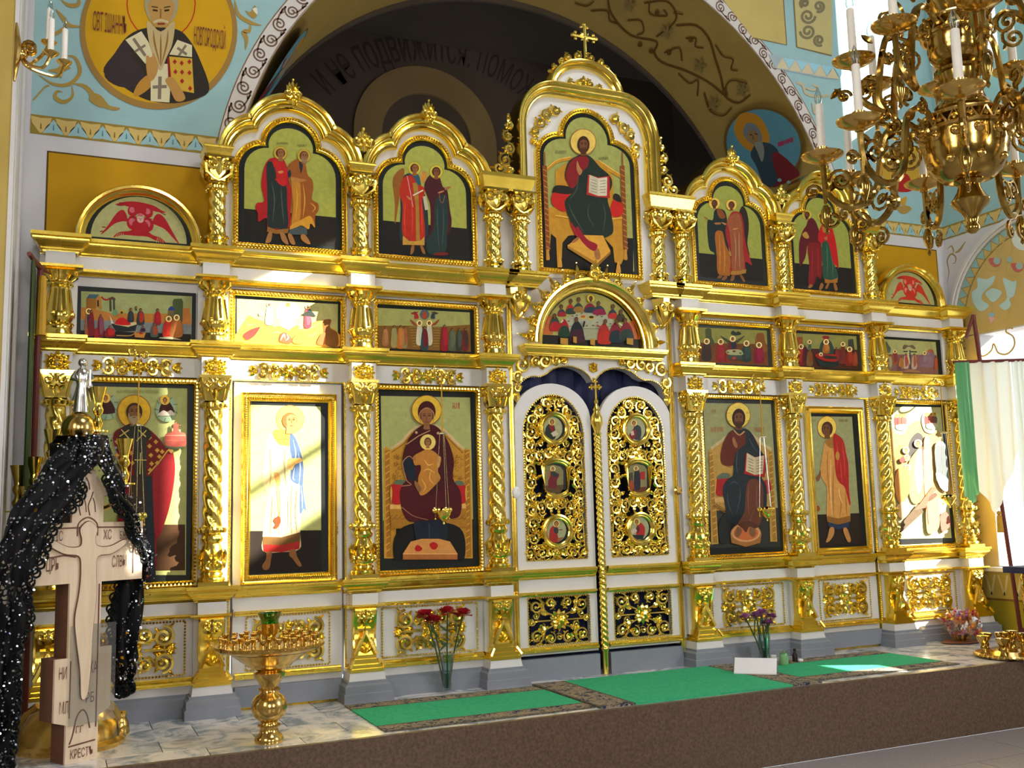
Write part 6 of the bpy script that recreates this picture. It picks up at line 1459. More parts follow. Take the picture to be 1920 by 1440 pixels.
# curtain behind the royal doors
n = 60; m = MB(); vs = []
for z in (.05, 4.3):
    for i in range(n+1): x = -1.3+2.6*i/n; vs.append((x, .22+.035*math.sin(i*.9)+.02*math.sin(i*2.3+1), z))
m.add(vs, [(i, i+1, n+2+i, n+1+i) for i in range(n)])
cu = m.build('curtain', 'navy_cloth', None, (0, .22, 0), sharp=80); tag(cu, 'dark navy blue curtain hanging behind the gilt royal doors', 'curtain')
# ------------------------------------------------------------------ wall paintings
class Wall(Paint):
    G = 1.22
    def face(self, pts, col): c = rgb(col) if isinstance(col, str) else col; super().face(pts, shade(c, self.G))
    def line(self, pts, w, col, smooth=True, taper=False):
        c0 = len(self.mb.c); super().line(pts, w, col, smooth, taper); self.mb.c[c0:] = [shade(c, self.G) for c in self.mb.c[c0:]]
    head = Icon.head; halo = Icon.halo; folds = Icon.folds


# bishop medallion on the blue field, left
p = Wall(YW-.008, (0, 0), 4.0)
OLV = '#94793a'
for pts, w in (([(250, 750), (330, 660), (370, 640)], 12), ([(290, 560), (400, 630), (520, 630), (600, 540), (560, 430), (470, 420)], 30), ([(540, 640), (545, 720), (480, 765), (415, 730), (430, 685), (470, 690)], 30), ([(545, 625), (640, 650), (720, 740), (800, 800), (900, 812)], 40), ([(420, 70), (470, 130), (520, 190), (610, 200)], 34), ([(460, 0), (520, 40), (590, 30), (585, -40)], 32), ([(500, 200), (440, 240), (400, 260)], 26), ([(1760, 0), (1790, 110), (1880, 170), (1960, 190)], 30), ([(1880, 170), (1870, 230), (1830, 240), (1850, 300), (1840, 375)], 34)): p.line(pts, w, OLV, True, len(pts) > 3)
p.blob([(360, 530), (430, 510), (470, 480), (530, 510), (470, 540), (460, 590), (430, 550)], OLV); p.blob([(670, 750), (700, 700), (760, 720), (830, 800), (900, 815), (850, 828), (780, 800), (750, 805)], OLV); p.blob([(1840, 80), (1880, 90), (1910, 40), (1930, 100), (1900, 140)], OLV); p.blob([(1895, 70), (1925, 60), (1930, 110)], '#c9c2b0')
p.disc((1190, 232), 590, '#8a6a34', 590, 48); p.disc((1190, 222), 552, '#b58a14', 552, 48); p.circle((1208, 30), 256, 9, '#a02a18', 270)
p.disc((1208, 30), 250, '#b58a14', 262, 30)
p.blob([(775, 540), (860, 400), (960, 270), (1100, 210), (1320, 220), (1420, 300), (1500, 450), (1570, 665), (1480, 740), (1300, 775), (1100, 750), (920, 650)], '#2c2620'); p.blob([(780, 540), (950, 300), (990, 420), (1090, 560), (1060, 640), (890, 650)], '#33282a'); p.blob([(1040, 620), (1120, 560), (1140, 640), (1040, 720), (1000, 710)], '#a3762e')
p.poly([(940, 300), (1060, 235), (1180, 420), (1090, 480)], '#bdb490'); p.poly([(1270, 410), (1330, 300), (1440, 340), (1440, 430)], '#bdb490'); p.poly([(1130, 480), (1290, 480), (1270, 770), (1130, 760)], '#bdb490')
for a, b, w in (((1000, 290), (1090, 420), 22), ((1010, 390), (1090, 340), 18), ((1330, 360), (1400, 410), 20), ((1395, 340), (1340, 420), 18), ((1200, 575), (1195, 745), 26), ((1145, 655), (1250, 650), 24)): p.line([a, b], w, '#6f6454', False)
p.poly([(1270, 425), (1440, 440), (1455, 700), (1290, 670)], '#b5912e'); p.poly([(1270, 425), (1255, 440), (1262, 600), (1290, 670)], '#7d1a1a')
for x, y in ((1310, 465), (1420, 465), (1425, 665), (1362, 475), (1365, 610), (1315, 540), (1420, 548), (1365, 543)): p.poly([(x-16, y), (x, y-20), (x+16, y), (x, y+20)], '#8f241c')
p.blob([(1095, 460), (1130, 430), (1170, 440), (1185, 520), (1150, 600), (1110, 590)], '#a3793f'); p.line([(1110, 470), (1105, 420)], 22, '#a3793f', False); p.line([(1150, 450), (1155, 400)], 22, '#a3793f', False); p.blob([(1240, 600), (1290, 580), (1340, 640), (1390, 740), (1320, 760), (1270, 660)], '#a3793f')
p.blob([(1105, 160), (1120, 330), (1170, 440), (1205, 530), (1250, 430), (1295, 320), (1305, 160), (1205, 240)], '#a89468'); p.folds([[(1150, 230), (1160, 330), (1200, 490)], [(1260, 230), (1250, 330), (1210, 490)], [(1205, 260), (1205, 380), (1205, 500)]], 14, '#7d5c28')
p.blob([(1085, 0), (1110, -60), (1200, -90), (1300, -60), (1335, 0), (1330, 80), (1290, 160), (1210, 190), (1130, 160), (1090, 80)], '#8f8768'); p.blob([(1115, 20), (1205, -20), (1300, 20), (1300, 100), (1260, 190), (1205, 210), (1150, 190), (1118, 100)], '#a07c44')
for s in (-1, 1): p.line([(1207+s*62, 78), (1207+s*25, 84)], 14, '#33200f', False); p.line([(1207+s*70, 52), (1207+s*22, 60)], 10, '#4c3418', False)
p.line([(1205, 70), (1203, 140)], 12, '#7d5a2c', False); p.line([(1180, 182), (1235, 182)], 14, '#6f2c1c', False); p.line([(1150, 170), (1205, 155), (1262, 170)], 18, '#b0a078')
p.mb.build('wall_medallion', 'wall_paint', wall_back, smooth=False)


def wall_text(px, py, tilt):
    c = at_y(px, py, YW)
    return lambda x, z: (c[0]+x, YW-.024, c[2]+z+tilt*x)


text_mesh('inscription', 'СВТ ІѠАННЪ', .30, 'letter_red', wall_text(206, 48, .0), wall_back, width=.34); text_mesh('inscription', 'НОВГОРОДСКІЙ', .30, 'letter_red', wall_text(393, 75, 0), wall_back, width=.34)
# right of the arch: upper band and ochre panels
p = Wall(YW-.008, (1040, 0), 3.31); p.G = 1.25
p.poly([(1000, -60), (1415, -60), (1440, 278), (1230, 235)], '#a8965a'); p.line([(1415, -60), (1440, 278), (1230, 235)], 8, '#6f5f40', False); p.poly([(1480, -60), (1720, -60), (1720, 345), (1505, 290)], '#a89c6a'); p.line([(1480, -60), (1503, 292), (1720, 345)], 8, '#6f5f40', False)
for c, R, a, w in (((1570, 100), 48, 0, 1), ((1570, 195), 48, PI, -1), ((1640, 250), 36, 1, 1), ((1640, 40), 36, 2, -1), ((1550, 20), 30, 2, 1)): p.scroll(c, R, a, 1.6, 17, '#6f664c', w)
p.poly([(1325, 335), (1700, 410), (1700, 492), (1370, 425)], '#8d9aa0')
for i in range(5): x = 1375+i*78; y = 352+i*15; p.poly([(x, y+70), (x+40, y+5), (x+78, y+80)], '#b3a888'); p.poly([(x+42, y+5), (x+118, y+20), (x+80, y+70)], '#86b2c0')
for pts, w in (([(1500, 510), (1540, 530), (1560, 580), (1640, 600), (1700, 590)], 16), ([(1560, 545), (1600, 560), (1635, 545), (1600, 525)], 12), ([(1600, 640), (1610, 700), (1650, 690), (1655, 640)], 12)): p.line(pts, w, '#a59a7c', True)
p.mb.build('wall_panels', 'wall_paint', wall_back, smooth=False)
# figure beyond the chandelier
p = Wall(YW-.008, (1480, 280), 4.364); p.disc((960, 150), 210, '#a8862c', 190, 30); p.blob([(840, 330), (850, 210), (900, 180), (980, 220), (1000, 340)], '#96201c'); p.blob([(900, 420), (960, 390), (940, 470)], '#a8822c'); p.blob([(880, 480), (960, 460), (1000, 490), (930, 530)], OLV); p.blob([(1120, 500), (1180, 440), (1230, 480), (1160, 530)], OLV); p.mb.build('wall_medallion', 'wall_paint', wall_back, smooth=False)


# vault: vine and medallion
def on_vault(px, py, off):
    d = ray(px, py); R = RA-.012-off*6; a = d[0]**2+d[2]**2; b = 2*(CAM[0]*d[0]+(CAM[2]-ZC)*d[2]); c = CAM[0]**2+(CAM[2]-ZC)**2-R*R
    t = (-b+math.sqrt(max(0, b*b-4*a*c)))/(2*a); q = CAM+d*t
    k = 1-.02*max(0, (q[1]-YW))/(YA-YW); return (q[0]*k, q[1], q[2]-.02*0)


p = Wall(0, (1040, 0), 3.31, fn=on_vault); p.G = 1.3; VD = '#54390f'
for pts, w in (([(330, -40), (360, 90), (480, 220), (640, 260), (630, 330), (680, 390), (820, 440), (960, 510), (1060, 590)], 13), ([(560, 20), (700, 10), (760, 100), (720, 170), (640, 230)], 12), ([(760, 160), (880, 160), (960, 240), (1000, 360), (1040, 480), (1070, 600), (1150, 640), (1220, 590)], 13), ([(590, 20), (600, 90), (700, 100), (680, 60)], 10), ([(460, 130), (540, 130), (560, 200), (520, 220)], 10), ([(820, 240), (880, 240), (880, 290), (930, 300)], 10), ([(690, 330), (780, 300), (800, 380)], 10), ([(1000, 280), (1050, 350), (1110, 370), (1100, 430), (1140, 440)], 9), ([(230, 70), (330, 70), (350, 130), (400, 150)], 10), ([(130, 20), (200, 40), (250, 10)], 9), ([(780, 460), (850, 520), (900, 500), (900, 600)], 9), ([(940, 580), (980, 690), (1060, 720), (1110, 670)], 10), ([(1080, 600), (1070, 540), (1110, 500), (1200, 520)], 10), ([(740, 80), (800, 90)], 9)): p.line(pts, w, VD)
for c in ((540, 280), (610, 320), (640, 80), (850, 250), (720, 330)): p.disc(c, 15, VD)
for cx, cy in ((910, 410), (1170, 560), (470, 30), (700, 200), (1000, 650)):
    for k in range(5): a = k*1.256; p.blob([(cx, cy), (cx+22*math.cos(a-.4), cy+26*math.sin(a-.4)), (cx+44*math.cos(a), cy+52*math.sin(a)), (cx+22*math.cos(a+.4), cy+26*math.sin(a+.4))], '#6f5c34', 3)
p.mb.build('vault_vine', 'wall_paint', vault, smooth=False)
q0 = np.array(on_vault(1431, 271, 0)); nv = np.array([q0[0], 0, q0[2]-ZC]); nv /= np.linalg.norm(nv); q0 = q0-nv*.085


def on_plate(px, py, off): d = ray(px, py); n0 = q0-nv*off; return tuple(CAM+d*((n0-CAM)@nv)/(d@nv))


p = Wall(0, (1355, 190), 9.0, fn=on_plate); p.G = 1.5
ell = lambda k: [(690+k*670*math.cos(a)+k*60*math.sin(a), 730+k*640*math.sin(a)) for a in np.linspace(0, 2*PI, 40)[:-1]]
p.face(ell(1.0), '#54401a'); p.face(ell(.93), '#44707c'); p.blob([(190, 440), (280, 230), (450, 190), (620, 260), (740, 440), (790, 620), (740, 780), (560, 860), (380, 790), (240, 620)], '#96681a', 5)
p.blob([(470, 900), (560, 720), (700, 690), (850, 740), (930, 850), (1100, 990), (1300, 1220), (1150, 1330), (900, 1440), (700, 1400), (560, 1080)], '#5c1a1c'); p.blob([(470, 900), (560, 720), (700, 690), (850, 740), (940, 850), (840, 880), (860, 1100), (930, 1300), (850, 1430), (700, 1380), (560, 1080)], '#26343a'); p.blob([(345, 540), (380, 400), (450, 360), (560, 400), (640, 520), (660, 680), (560, 740), (440, 680)], '#5c6064'); p.blob([(410, 560), (470, 480), (560, 500), (610, 600), (600, 700), (520, 720), (430, 640)], '#705a38')
p.blob([(540, 720), (640, 670), (690, 760), (700, 900), (660, 1020), (590, 860)], '#6a6c62'); p.line([(460, 560), (500, 570)], 16, '#241a10', False); p.line([(540, 540), (585, 560)], 16, '#241a10', False); p.line([(510, 580), (520, 650)], 14, '#4c3a20', False)
p.glyphs(940, 690, 250, 75, 9, '#7d2c44', 20, 4, -.35); p.blob([(920, 1330), (960, 1295), (1000, 1330), (960, 1360)], '#6d8a86'); p.blob([(1080, 1370), (1110, 1335), (1150, 1365), (1110, 1390)], '#6d8a86')
vm = p.mb.build('vault_medallion', 'wall_paint', vault, smooth=False); v2 = vm.copy(); COL.objects.link(v2); v2.parent = vault; v2.scale = (-1, 1, 1)


# right wall: blue field, heart band, painted niche with its moulding
def on_right(px, py, off): q = at_x(px, py, XR); return (XR-off-.002, q[1], q[2])


m = MB(); e = .001
def quad(y0, y1, z0, z1, col, off): m.add([(XR-off, y0, z0), (XR-off, y1, z0), (XR-off, y1, z1), (XR-off, y0, z1)], [(0, 1, 2, 3)], rgb(col))


quad(-.19, YW, 6.175, 13, '#94b6b8', e); quad(-3.3, -1.08, 6.175, 13, '#94b6b8', e); quad(-1.08, -.19, 6.175, 8.44, '#94b6b8', e); quad(-4.8, YW, 5.965, 6.175, OL, e*2)
for i in range(66):
    y = YW-.02-.238*i
    for c, q in (('#c8ad68', [(-.10, .192), (0, .178), (.10, .192), (.085, .12), (.012, .02), (-.012, .02), (-.085, .12)]), (BL, [(.019, .018), (.119, .03), (.219, .018), (.189, .09), (.119, .175), (.049, .09)])):
        if y-.23 > -5: m.add([(XR-e*3, y-u_, 5.965+v_) for u_, v_ in q], [list(range(len(q)))], rgb(c))
# niche: round-headed ochre field (centre y -1.30, springing 4.55)
NY, NZ, NR = -1.28, 4.50, 1.42
def nich(R, z0, a0=0, a1=PI, n=30): return [(NY+R*math.cos(a), NZ+R*math.sin(a)) for a in np.linspace(a0, a1, n)]


top = nich(NR, 0); q = [(NY+NR, 4.40)]+top+[(NY-NR, 4.40)]; m.add([(XR-e, y, z) for y, z in q], [list(range(len(q)))], rgb('#c9ae6c'))
for y0, y1, z0, z1 in ((-.29, NY+NR, .95, 4.41), (NY-NR, -1.18, .95, 4.41)): quad(y0, y1, z0, z1, '#c9ae6c', e)
for i in range(26):
    a, b = PI*i/26, PI*(i+1)/26; c = (a+b)/2
    for col, tri in (('#8fb6b4', ((NR*.985, a), (NR*.985, b), (NR*.88, c))), ): m.add([(XR-e*2, NY+r_*math.cos(t), NZ+r_*math.sin(t)) for r_, t in tri], [(0, 1, 2)], rgb(col))
    for r0, r1, t0, t1 in ((.985, .88, a, c), (.88, .985, c, b)): m.add([(XR-e*3, NY+NR*r_*math.cos(t), NZ+NR*r_*math.sin(t)) for r_, t in ((r0, t0), (r1, t1), (r1-.012, t1), (r0-.012, t0))], [(0, 1, 2, 3)], rgb('#9a8448'))
    for r0, r1 in ((.865, .88),): m.add([(XR-e*3, NY+NR*r_*math.cos(t), NZ+NR*r_*math.sin(t)) for r_, t in ((r0, a), (r1, a), (r1, b), (r0, b))], [(0, 1, 2, 3)], rgb('#9a8448'))
for i in range(30):
    z = 4.40-.115*i; y = NY+NR
    if z > 1.0: m.add([(XR-e*2, y-.02, z), (XR-e*2, y-.02, z-.115), (XR-e*2, y-.17, z-.057)], [(0, 1, 2)], rgb('#a8a878')); [m.add([(XR-e*3, y-.02, a_), (XR-e*3, y-.02, a_-.014), (XR-e*3, y-.17, z-.064), (XR-e*3, y-.17, z-.05)], [(0, 1, 2, 3)], rgb('#9a8448')) for a_ in (z+.007, z-.108)]
# dado of the right wall
quad(-4.8, YW, .0, .50, '#9c8e24', e); quad(-4.8, YW, .50, .90, '#b3a054', e*1.5); quad(-4.8, YW, .50, .53, '#7d5a2c', e*2); quad(-4.8, YW, .90, .98, '#cfc8b4', e*2)
for i in range(14):
    y = .10-.22*i
    for d0 in (-.08, .08): m.add([(XR-e*3, y+d0-.018, .87), (XR-e*3, y+d0+.018, .87), (XR-e*3, y+.018, .58), (XR-e*3, y-.018, .58)], [(0, 1, 2, 3)], rgb('#cdbf90'))
m.build('wall_painting', 'wall_paint', wall_right, smooth=False)
m = MB()
for k, (o, h) in enumerate(((.0, .02), (.04, .045), (.075, .03))):
    pts = [(XR-h, NY+NR+o, 1.0), (XR-h, NY+NR+o, NZ)]+[(XR-h, NY+(NR+o)*math.cos(a), NZ+(NR+o)*math.sin(a)) for a in np.linspace(0, PI, 40)[1:]]; m.tube(pts, .024, 6)
m.build('niche_moulding', 'white_paint', wall_right)
m = MB(); m.box(XR-.09, XR, -2.7, YW-.02, .92, .98); m.build('sill', 'white_paint', wall_right, smooth=False)
p = Wall(fn=on_right, o=(1760, 390), s=4.645)
for pts, w in (([(70, 680), (90, 560), (75, 460), (110, 400), (150, 430), (140, 480), (105, 480)], 13), ([(75, 360), (110, 330), (130, 370), (120, 400)], 12), ([(140, 390), (180, 370), (235, 290)], 18)): p.line(pts, w, '#8f7a4a', True, True)
OC2 = '#b39a5a'
for pts, w in (([(540, 390), (480, 370), (410, 420), (410, 510), (470, 550), (550, 520), (600, 450), (640, 370), (630, 240), (680, 190)], 15), ([(600, 480), (590, 560), (650, 600), (720, 570)], 15), ([(500, 350), (540, 360), (570, 320), (560, 280), (590, 250)], 13), ([(310, 860), (340, 940), (380, 1000)], 11), ([(630, 860), (600, 950), (560, 1000)], 11), ([(300, 1180), (310, 1260), (390, 1290), (460, 1240), (480, 1180), (520, 1260), (600, 1270), (660, 1200), (650, 1120), (590, 1080), (600, 1040), (650, 1050)], 15), ([(500, 640), (505, 700)], 12), ([(465, 820), (465, 910)], 10)): p.line(pts, w, OC2)
for pts in ([(340, 610), (420, 620), (490, 590), (470, 660), (390, 740), (380, 800), (440, 850), (370, 900), (310, 840), (290, 740), (340, 690)], [(560, 610), (640, 640), (680, 640), (660, 760), (620, 790), (630, 850), (580, 890), (530, 850), (590, 800), (590, 730)], [(410, 740), (470, 700), (550, 730), (520, 790), (470, 820), (430, 780)]): p.blob(pts, '#a8c4c4')
for x, y in ((495, 465), (690, 510)): p.blob([(x-60, y-20), (x-20, y-30), (x+50, y-20), (x+40, y+30), (x, y+50), (x-40, y+25)], '#b8605a'); p.disc((x+15, y-5), 32, '#94a8a0')
p.disc((620, 450), 26, '#94a8a8'); p.disc((462, 930), 26, '#82b4c8', 18); p.blob([(440, 950), (490, 955), (460, 1000)], '#cda0a0'); p.disc((740, 270), 100, '#c4cdc4', 100); p.mb.build('niche_painting', 'wall_paint', wall_right, smooth=False)
# ------------------------------------------------------------------ furnishings
def glass(name, col, rough=.02):
    m, nt, b = nodes(name); tr = N(nt, 'ShaderNodeBsdfTransparent'); gl = N(nt, 'ShaderNodeBsdfGlossy'); gl.inputs['Roughness'].default_value = rough
    fr = N(nt, 'ShaderNodeLayerWeight', Blend=.5); mx = N(nt, 'ShaderNodeMixShader'); tr.inputs[0].default_value = (*col, 1)
    nt.links.new(fr.outputs['Facing'], mx.inputs[0]); nt.links.new(tr.outputs[0], mx.inputs[1]); nt.links.new(gl.outputs[0], mx.inputs[2]); nt.links.new(mx.outputs[0], nt.nodes['Material Output'].inputs[0])


glass('clear_glass', (.78, .86, .86)); glass('plate_glass', (.94, .96, .95)); glass('green_glass', (.05, .50, .12)); glass('red_glass', (.45, .015, .02)); glass('blue_glass', (.03, .05, .45)); glass('cellophane', (1.0, .80, .42), .08)
for n_, c in dict(red_petal='#b01020', purple_petal='#a86a9c', stem='#2f4a26', orange='#e0861a', brown_glass='#2a120a', green_liquid='#7fae7a', tassel='#c8981c', wine='#6a2420').items():
    k = rgb(c); mat_noise(n_, tuple(q*.85 for q in k), k, 20, .6)
def mat_silk(name, c):
    m, nt, b = nodes(name); tr = N(nt, 'ShaderNodeBsdfTranslucent'); tr.inputs[0].default_value = (*c, 1); b.inputs['Base Color'].default_value = (*c, 1); b.inputs['Roughness'].default_value = .45
    mx = N(nt, 'ShaderNodeMixShader'); mx.inputs[0].default_value = .5; nt.links.new(b.outputs[0], mx.inputs[1]); nt.links.new(tr.outputs[0], mx.inputs[2]); nt.links.new(mx.outputs[0], nt.nodes['Material Output'].inputs[0])


mat_silk('silk', (.82, .88, .84)); mat_silk('green_silk', (.25, .62, .35))
mat_noise('silver', (.7, .7, .72), (.85, .85, .86), 8, .2, 1)
mat_noise('sequin', (.42, .50, .75), (.95, .95, 1.0), 90, .12, 1)


def mat_border():
    m, nt, b = nodes('carpet_border'); tc = N(nt, 'ShaderNodeTexCoord'); vo = N(nt, 'ShaderNodeTexVoronoi', Scale=15); vo.feature = 'SMOOTH_F1'
    nz = N(nt, 'ShaderNodeTexNoise', Scale=22, Detail=3, Distortion=2.2); nt.links.new(tc.outputs['Object'], nz.inputs['Vector']); nt.links.new(tc.outputs['Object'], vo.inputs['Vector'])
    ad = N(nt, 'ShaderNodeMath'); ad.operation = 'ADD'; nt.links.new(nz.outputs['Fac'], ad.inputs[0]); mu = N(nt, 'ShaderNodeMath'); mu.operation = 'MULTIPLY'; mu.inputs[1].default_value = .35; nt.links.new(vo.outputs['Distance'], mu.inputs[0]); nt.links.new(mu.outputs[0], ad.inputs[1])
    cr = N(nt, 'ShaderNodeValToRGB'); cr.color_ramp.interpolation = 'CONSTANT'; e = cr.color_ramp.elements
    e[0].position = 0; e[0].color = (.022, .03, .075, 1); e[1].position = .57; e[1].color = (.30, .24, .13, 1)
    for pos, c in ((.63, (.05, .07, .12)), (.67, (.40, .33, .20)), (.73, (.20, .08, .05)), (.76, (.33, .28, .17)), (.83, (.03, .045, .09))): x = e.new(pos); x.color = (*c, 1)
    nt.links.new(ad.outputs[0], cr.inputs[0]); nt.links.new(cr.outputs[0], b.inputs['Base Color']); b.inputs['Roughness'].default_value = .95; b.inputs['Specular IOR Level'].default_value = .1


mat_border(); mat_noise('carpet_edge', (.03, .035, .04), (.20, .17, .11), 60, .95, spec=.1)


def carpet(label, x0, x1, y0, y1, axis, bw, z=.012, ends=(0, 0)):
    t = thing('carpet', ((x0+x1)/2, (y0+y1)/2, 0), label, 'carpet', 'green runner carpets on the step')
    def strip(n_, mat, a0, a1, zz):
        m = MB(); (m.box(a0, a1, y0, y1, .001, zz) if axis == 'y' else m.box(x0, x1, a0, a1, .001, zz)); m.build(n_, mat, t, smooth=False)
    a, b = (x0, x1) if axis == 'y' else (y0, y1); e = .03
    strip('field', 'green_carpet', a+bw, b-bw, z); strip('border', 'carpet_border', a+e, a+bw-e, z); strip('border', 'carpet_border', b-bw+e, b-e, z)
    for q in (a, a+bw-e, b-bw, b-e): strip('edge_band', 'carpet_edge', q, q+e, z)
    return t


carpet('green runner with floral borders under the red carnations, left end', -3.27, -1.12, -1.86, -.42, 'x', .27)
carpet('green runner laid towards the royal doors, crossing the step', -1.10, 1.66, -1.93, -.34, 'y', .40, .02)
carpet('green runner with floral borders under the white card, right end', 1.68, 3.86, -1.80, -.43, 'x', .27)


def socket_shape(h=.095, r=.026): return [(r*.55, 0), (r*.62, h*.06), (r*.42, h*.2), (r*.5, h*.38), (r*.36, h*.5), (r*.75, h*.68), (r*1.0, h*.9), (r*1.05, h), (r*.8, h*.98), (r*.6, h*.8)]


# floor candle stand -------------------------------------------------
def pr(rows, sc, zbase): return [(r_*sc, (zbase-y)*sc) for r_, y in rows]


c0 = (-4.277, -1.70, 0); sc = 1/(3.66*197)
t = thing('candle_stand', c0, 'brass candle stand with a green glass cup in its tray, standing left of carpets', 'candle stand')
m = MB(); m.lathe(pr([(88, 940), (92, 920), (80, 895), (60, 880), (55, 850), (60, 830), (50, 815), (65, 805), (100, 775), (112, 735), (108, 690), (85, 655), (58, 640), (50, 610), (58, 590), (75, 560), (95, 535), (100, 510), (75, 500), (85, 490), (140, 470), (150, 455), (175, 440), (215, 410), (250, 385)], sc, 940), c0, 28); ring_beads_at = [(58, 615), (60, 835)]
m.build('stem', 'brass', t, sharp=50)
zt_ = (940-355)*sc; RT_ = .47; m = MB(); m.lathe([(.30, zt_-.05), (RT_-.02, zt_-.015), (RT_, zt_), (RT_, zt_+.03), (RT_-.02, zt_+.032), (RT_-.03, zt_+.012), (0, zt_+.012)], c0, 40)
for i in range(60): a = 2*PI*i/60; m.ball((c0[0]+RT_*math.cos(a), c0[1]+RT_*math.sin(a), zt_+.012), .011, 5, 3)
m.build('tray', 'brass', t, sharp=50); m = MB()
for r_, y in ring_beads_at:
    for i in range(14): a = 2*PI*i/14; m.ball((c0[0]+r_*sc*1.1*math.cos(a), c0[1]+r_*sc*1.1*math.sin(a), (940-y)*sc), .011, 5, 3)
m.build('stem_beads', 'brass', t, kind='stuff')
pm = MB(); pm.lathe(socket_shape(), (0, 0, 0), 10); proto = pm.build('candle_socket', 'brass', None); k = 0
for R, n in ((.42, 20), (.31, 14), (.20, 8)):
    for i in range(n):
        a = 2*PI*i/n+R*3; loc = (c0[0]+R*math.cos(a), c0[1]+R*math.sin(a), zt_+.012)
        (place if k == 0 else (lambda o, l, p_: clone(o, l, p_)))(proto, loc, t); k += 1
m = MB(); m.lathe([(.05, zt_+.012), (.04, zt_+.03), (.03, zt_+.06), (.05, zt_+.09), (.07, zt_+.13), (.078, zt_+.20), (.08, zt_+.205), (.065, zt_+.2)], c0, 18); m.build('cup_holder', 'brass', t)
m = MB(); m.lathe([(.07, zt_+.19), (.078, zt_+.21), (.08, zt_+.24), (.105, zt_+.285), (.112, zt_+.30), (.10, zt_+.298), (.07, zt_+.24), (.0, zt_+.2)], c0, 20); m.build('glass_cup', 'green_glass', t)
m = MB(); x, y = c0[0]-.31, c0[1]+.18; m.tube([(x, y, zt_+.09), (x+.005, y, zt_+.2), (x+.02, y, zt_+.33)], [.009, .008, .004], 6); tag(m.build('taper_candle', 'wood_side', None, (x, y, zt_+.09)), 'thin dark taper candle standing alone in the brass tray', 'candle')

# low tray of candle sockets at the right edge
c1 = (4.86, -1.72, 0); t = thing('candle_tray', c1, 'low round brass tray crowded with candle sockets at the step edge', 'candle tray')
m = MB(); m.lathe([(.30, 0), (.42, .01), (.45, .035), (.43, .06), (.36, .055), (.30, .09), (.22, .085), (.15, .11), (0, .11)], c1, 32)
for i in range(40): a = 2*PI*i/40; m.ball((c1[0]+.44*math.cos(a), c1[1]+.44*math.sin(a), .035), .02, 5, 4)
m.build('tray', 'brass', t, sharp=50); pm = MB(); pm.lathe(socket_shape(.21, .078), (0, 0, 0), 14); proto = pm.build('candle_socket', 'brass_dark', None); k = 0
for R, n, z in ((.35, 7, .05), (.14, 3, .09)):
    for i in range(n): a = 2*PI*i/n+R*5; l = (c1[0]+R*math.cos(a), c1[1]+R*math.sin(a), z); (place if k == 0 else (lambda o, l_, p_: clone(o, l_, p_)))(proto, l, t); k += 1

# wooden eight-pointed cross ---------------------------------------------
TH = math.radians(28); cb = np.array([-5.80, -1.60, 0.0]); uw, uv = np.array([math.cos(TH), math.sin(TH), 0]), np.array([math.sin(TH), -math.cos(TH), 0])
CRX = thing('wooden_cross', tuple(cb), 'tall pale wooden cross carved with a crucified figure, under the black veil', 'cross')
def cw0(u, v, z): return tuple(cb+uw*u+uv*v+np.array([0, 0, z]))
def cw(u, v, z): return cw0(u*.82, v, z*.86)


def turned(src, **kw): mb = MB(); mb.add([cw(x, -y, z) for x, y, z in src.v], src.f); return mb


ol = [(-.17, 0), (.17, 0), (.17, .40), (.30, .47), (.30, 1.05), (.17, 1.05), (.17, 1.68), (.63, 1.68), (.63, 2.26), (.17, 2.26), (.17, 2.52), (.30, 2.52), (.30, 2.60), (.17, 2.60), (.06, 2.78), (-.06, 2.78), (-.17, 2.60), (-.30, 2.60), (-.30, 2.52), (-.17, 2.52), (-.17, 2.26), (-.63, 2.26), (-.63, 1.68), (-.17, 1.68), (-.17, .98), (-.30, .98), (-.30, .40), (-.17, .36)]
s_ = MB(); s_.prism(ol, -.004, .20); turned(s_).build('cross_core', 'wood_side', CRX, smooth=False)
s_ = MB(); s_.prism(ol, -.03, -.004); turned(s_).build('carved_face', 'wood', CRX, smooth=False)
s_ = MB(); yf = -.031
fig = smooth_loop([(-.42, 2.06), (-.38, 2.10), (-.22, 2.03), (-.09, 2.03), (-.07, 2.10), (-.09, 2.2), (0, 2.27), (.09, 2.2), (.07, 2.10), (.10, 2.03), (.24, 2.02), (.40, 2.08), (.42, 2.04), (.26, 1.95), (.11, 1.93), (.09, 1.80), (.10, 1.55), (.07, 1.2), (.06, .9), (.03, .62), (-.03, .60), (-.05, .85), (-.10, 1.15), (-.12, 1.35), (-.08, 1.6), (-.07, 1.82), (-.10, 1.94), (-.26, 1.97)], 4)
s_.prism(fig, yf-.022, yf); turned(s_).build('relief_figure', 'wood', CRX, sharp=60)
s_ = MB()
def groove(pts, w=.008): s_.tube([(a, yf-.001, b) for a, b in smooth_line(pts, 4)], w, 5, flat=.5)


s_.tube([(a, yf-.012, b) for a, b in fig+fig[:1]], .009, 5); groove([(-.14, .42), (-.14, .95)]); groove([(.145, .30), (.145, 1.66)]); groove([(.52, 1.74), (.52, 2.14)]); groove([(-.62, 1.78), (.14, 1.78)]) if False else None
groove([(-.60, 2.20), (-.2, 2.21), (.2, 2.21), (.60, 2.20)]); groove([(-.11, 2.13), (-.10, 2.25), (0, 2.31), (.10, 2.25), (.11, 2.13)]); groove([(-.43, 2.16), (-.43, 1.95), (-.25, 1.95), (-.12, 1.93)]); groove([(.08, .30), (.05, .42), (0, .48), (-.06, .42), (-.10, .26), (-.13, .18)]); groove([(-.14, .16), (.14, .18)])
for x in (-.05, .05):
    groove([(x-.03, 2.33), (x-.05, 2.42), (x-.02, 2.50), (x, 2.56)], .007); groove([(x+.03, 2.36), (x+.02, 2.44), (x, 2.50)], .006)
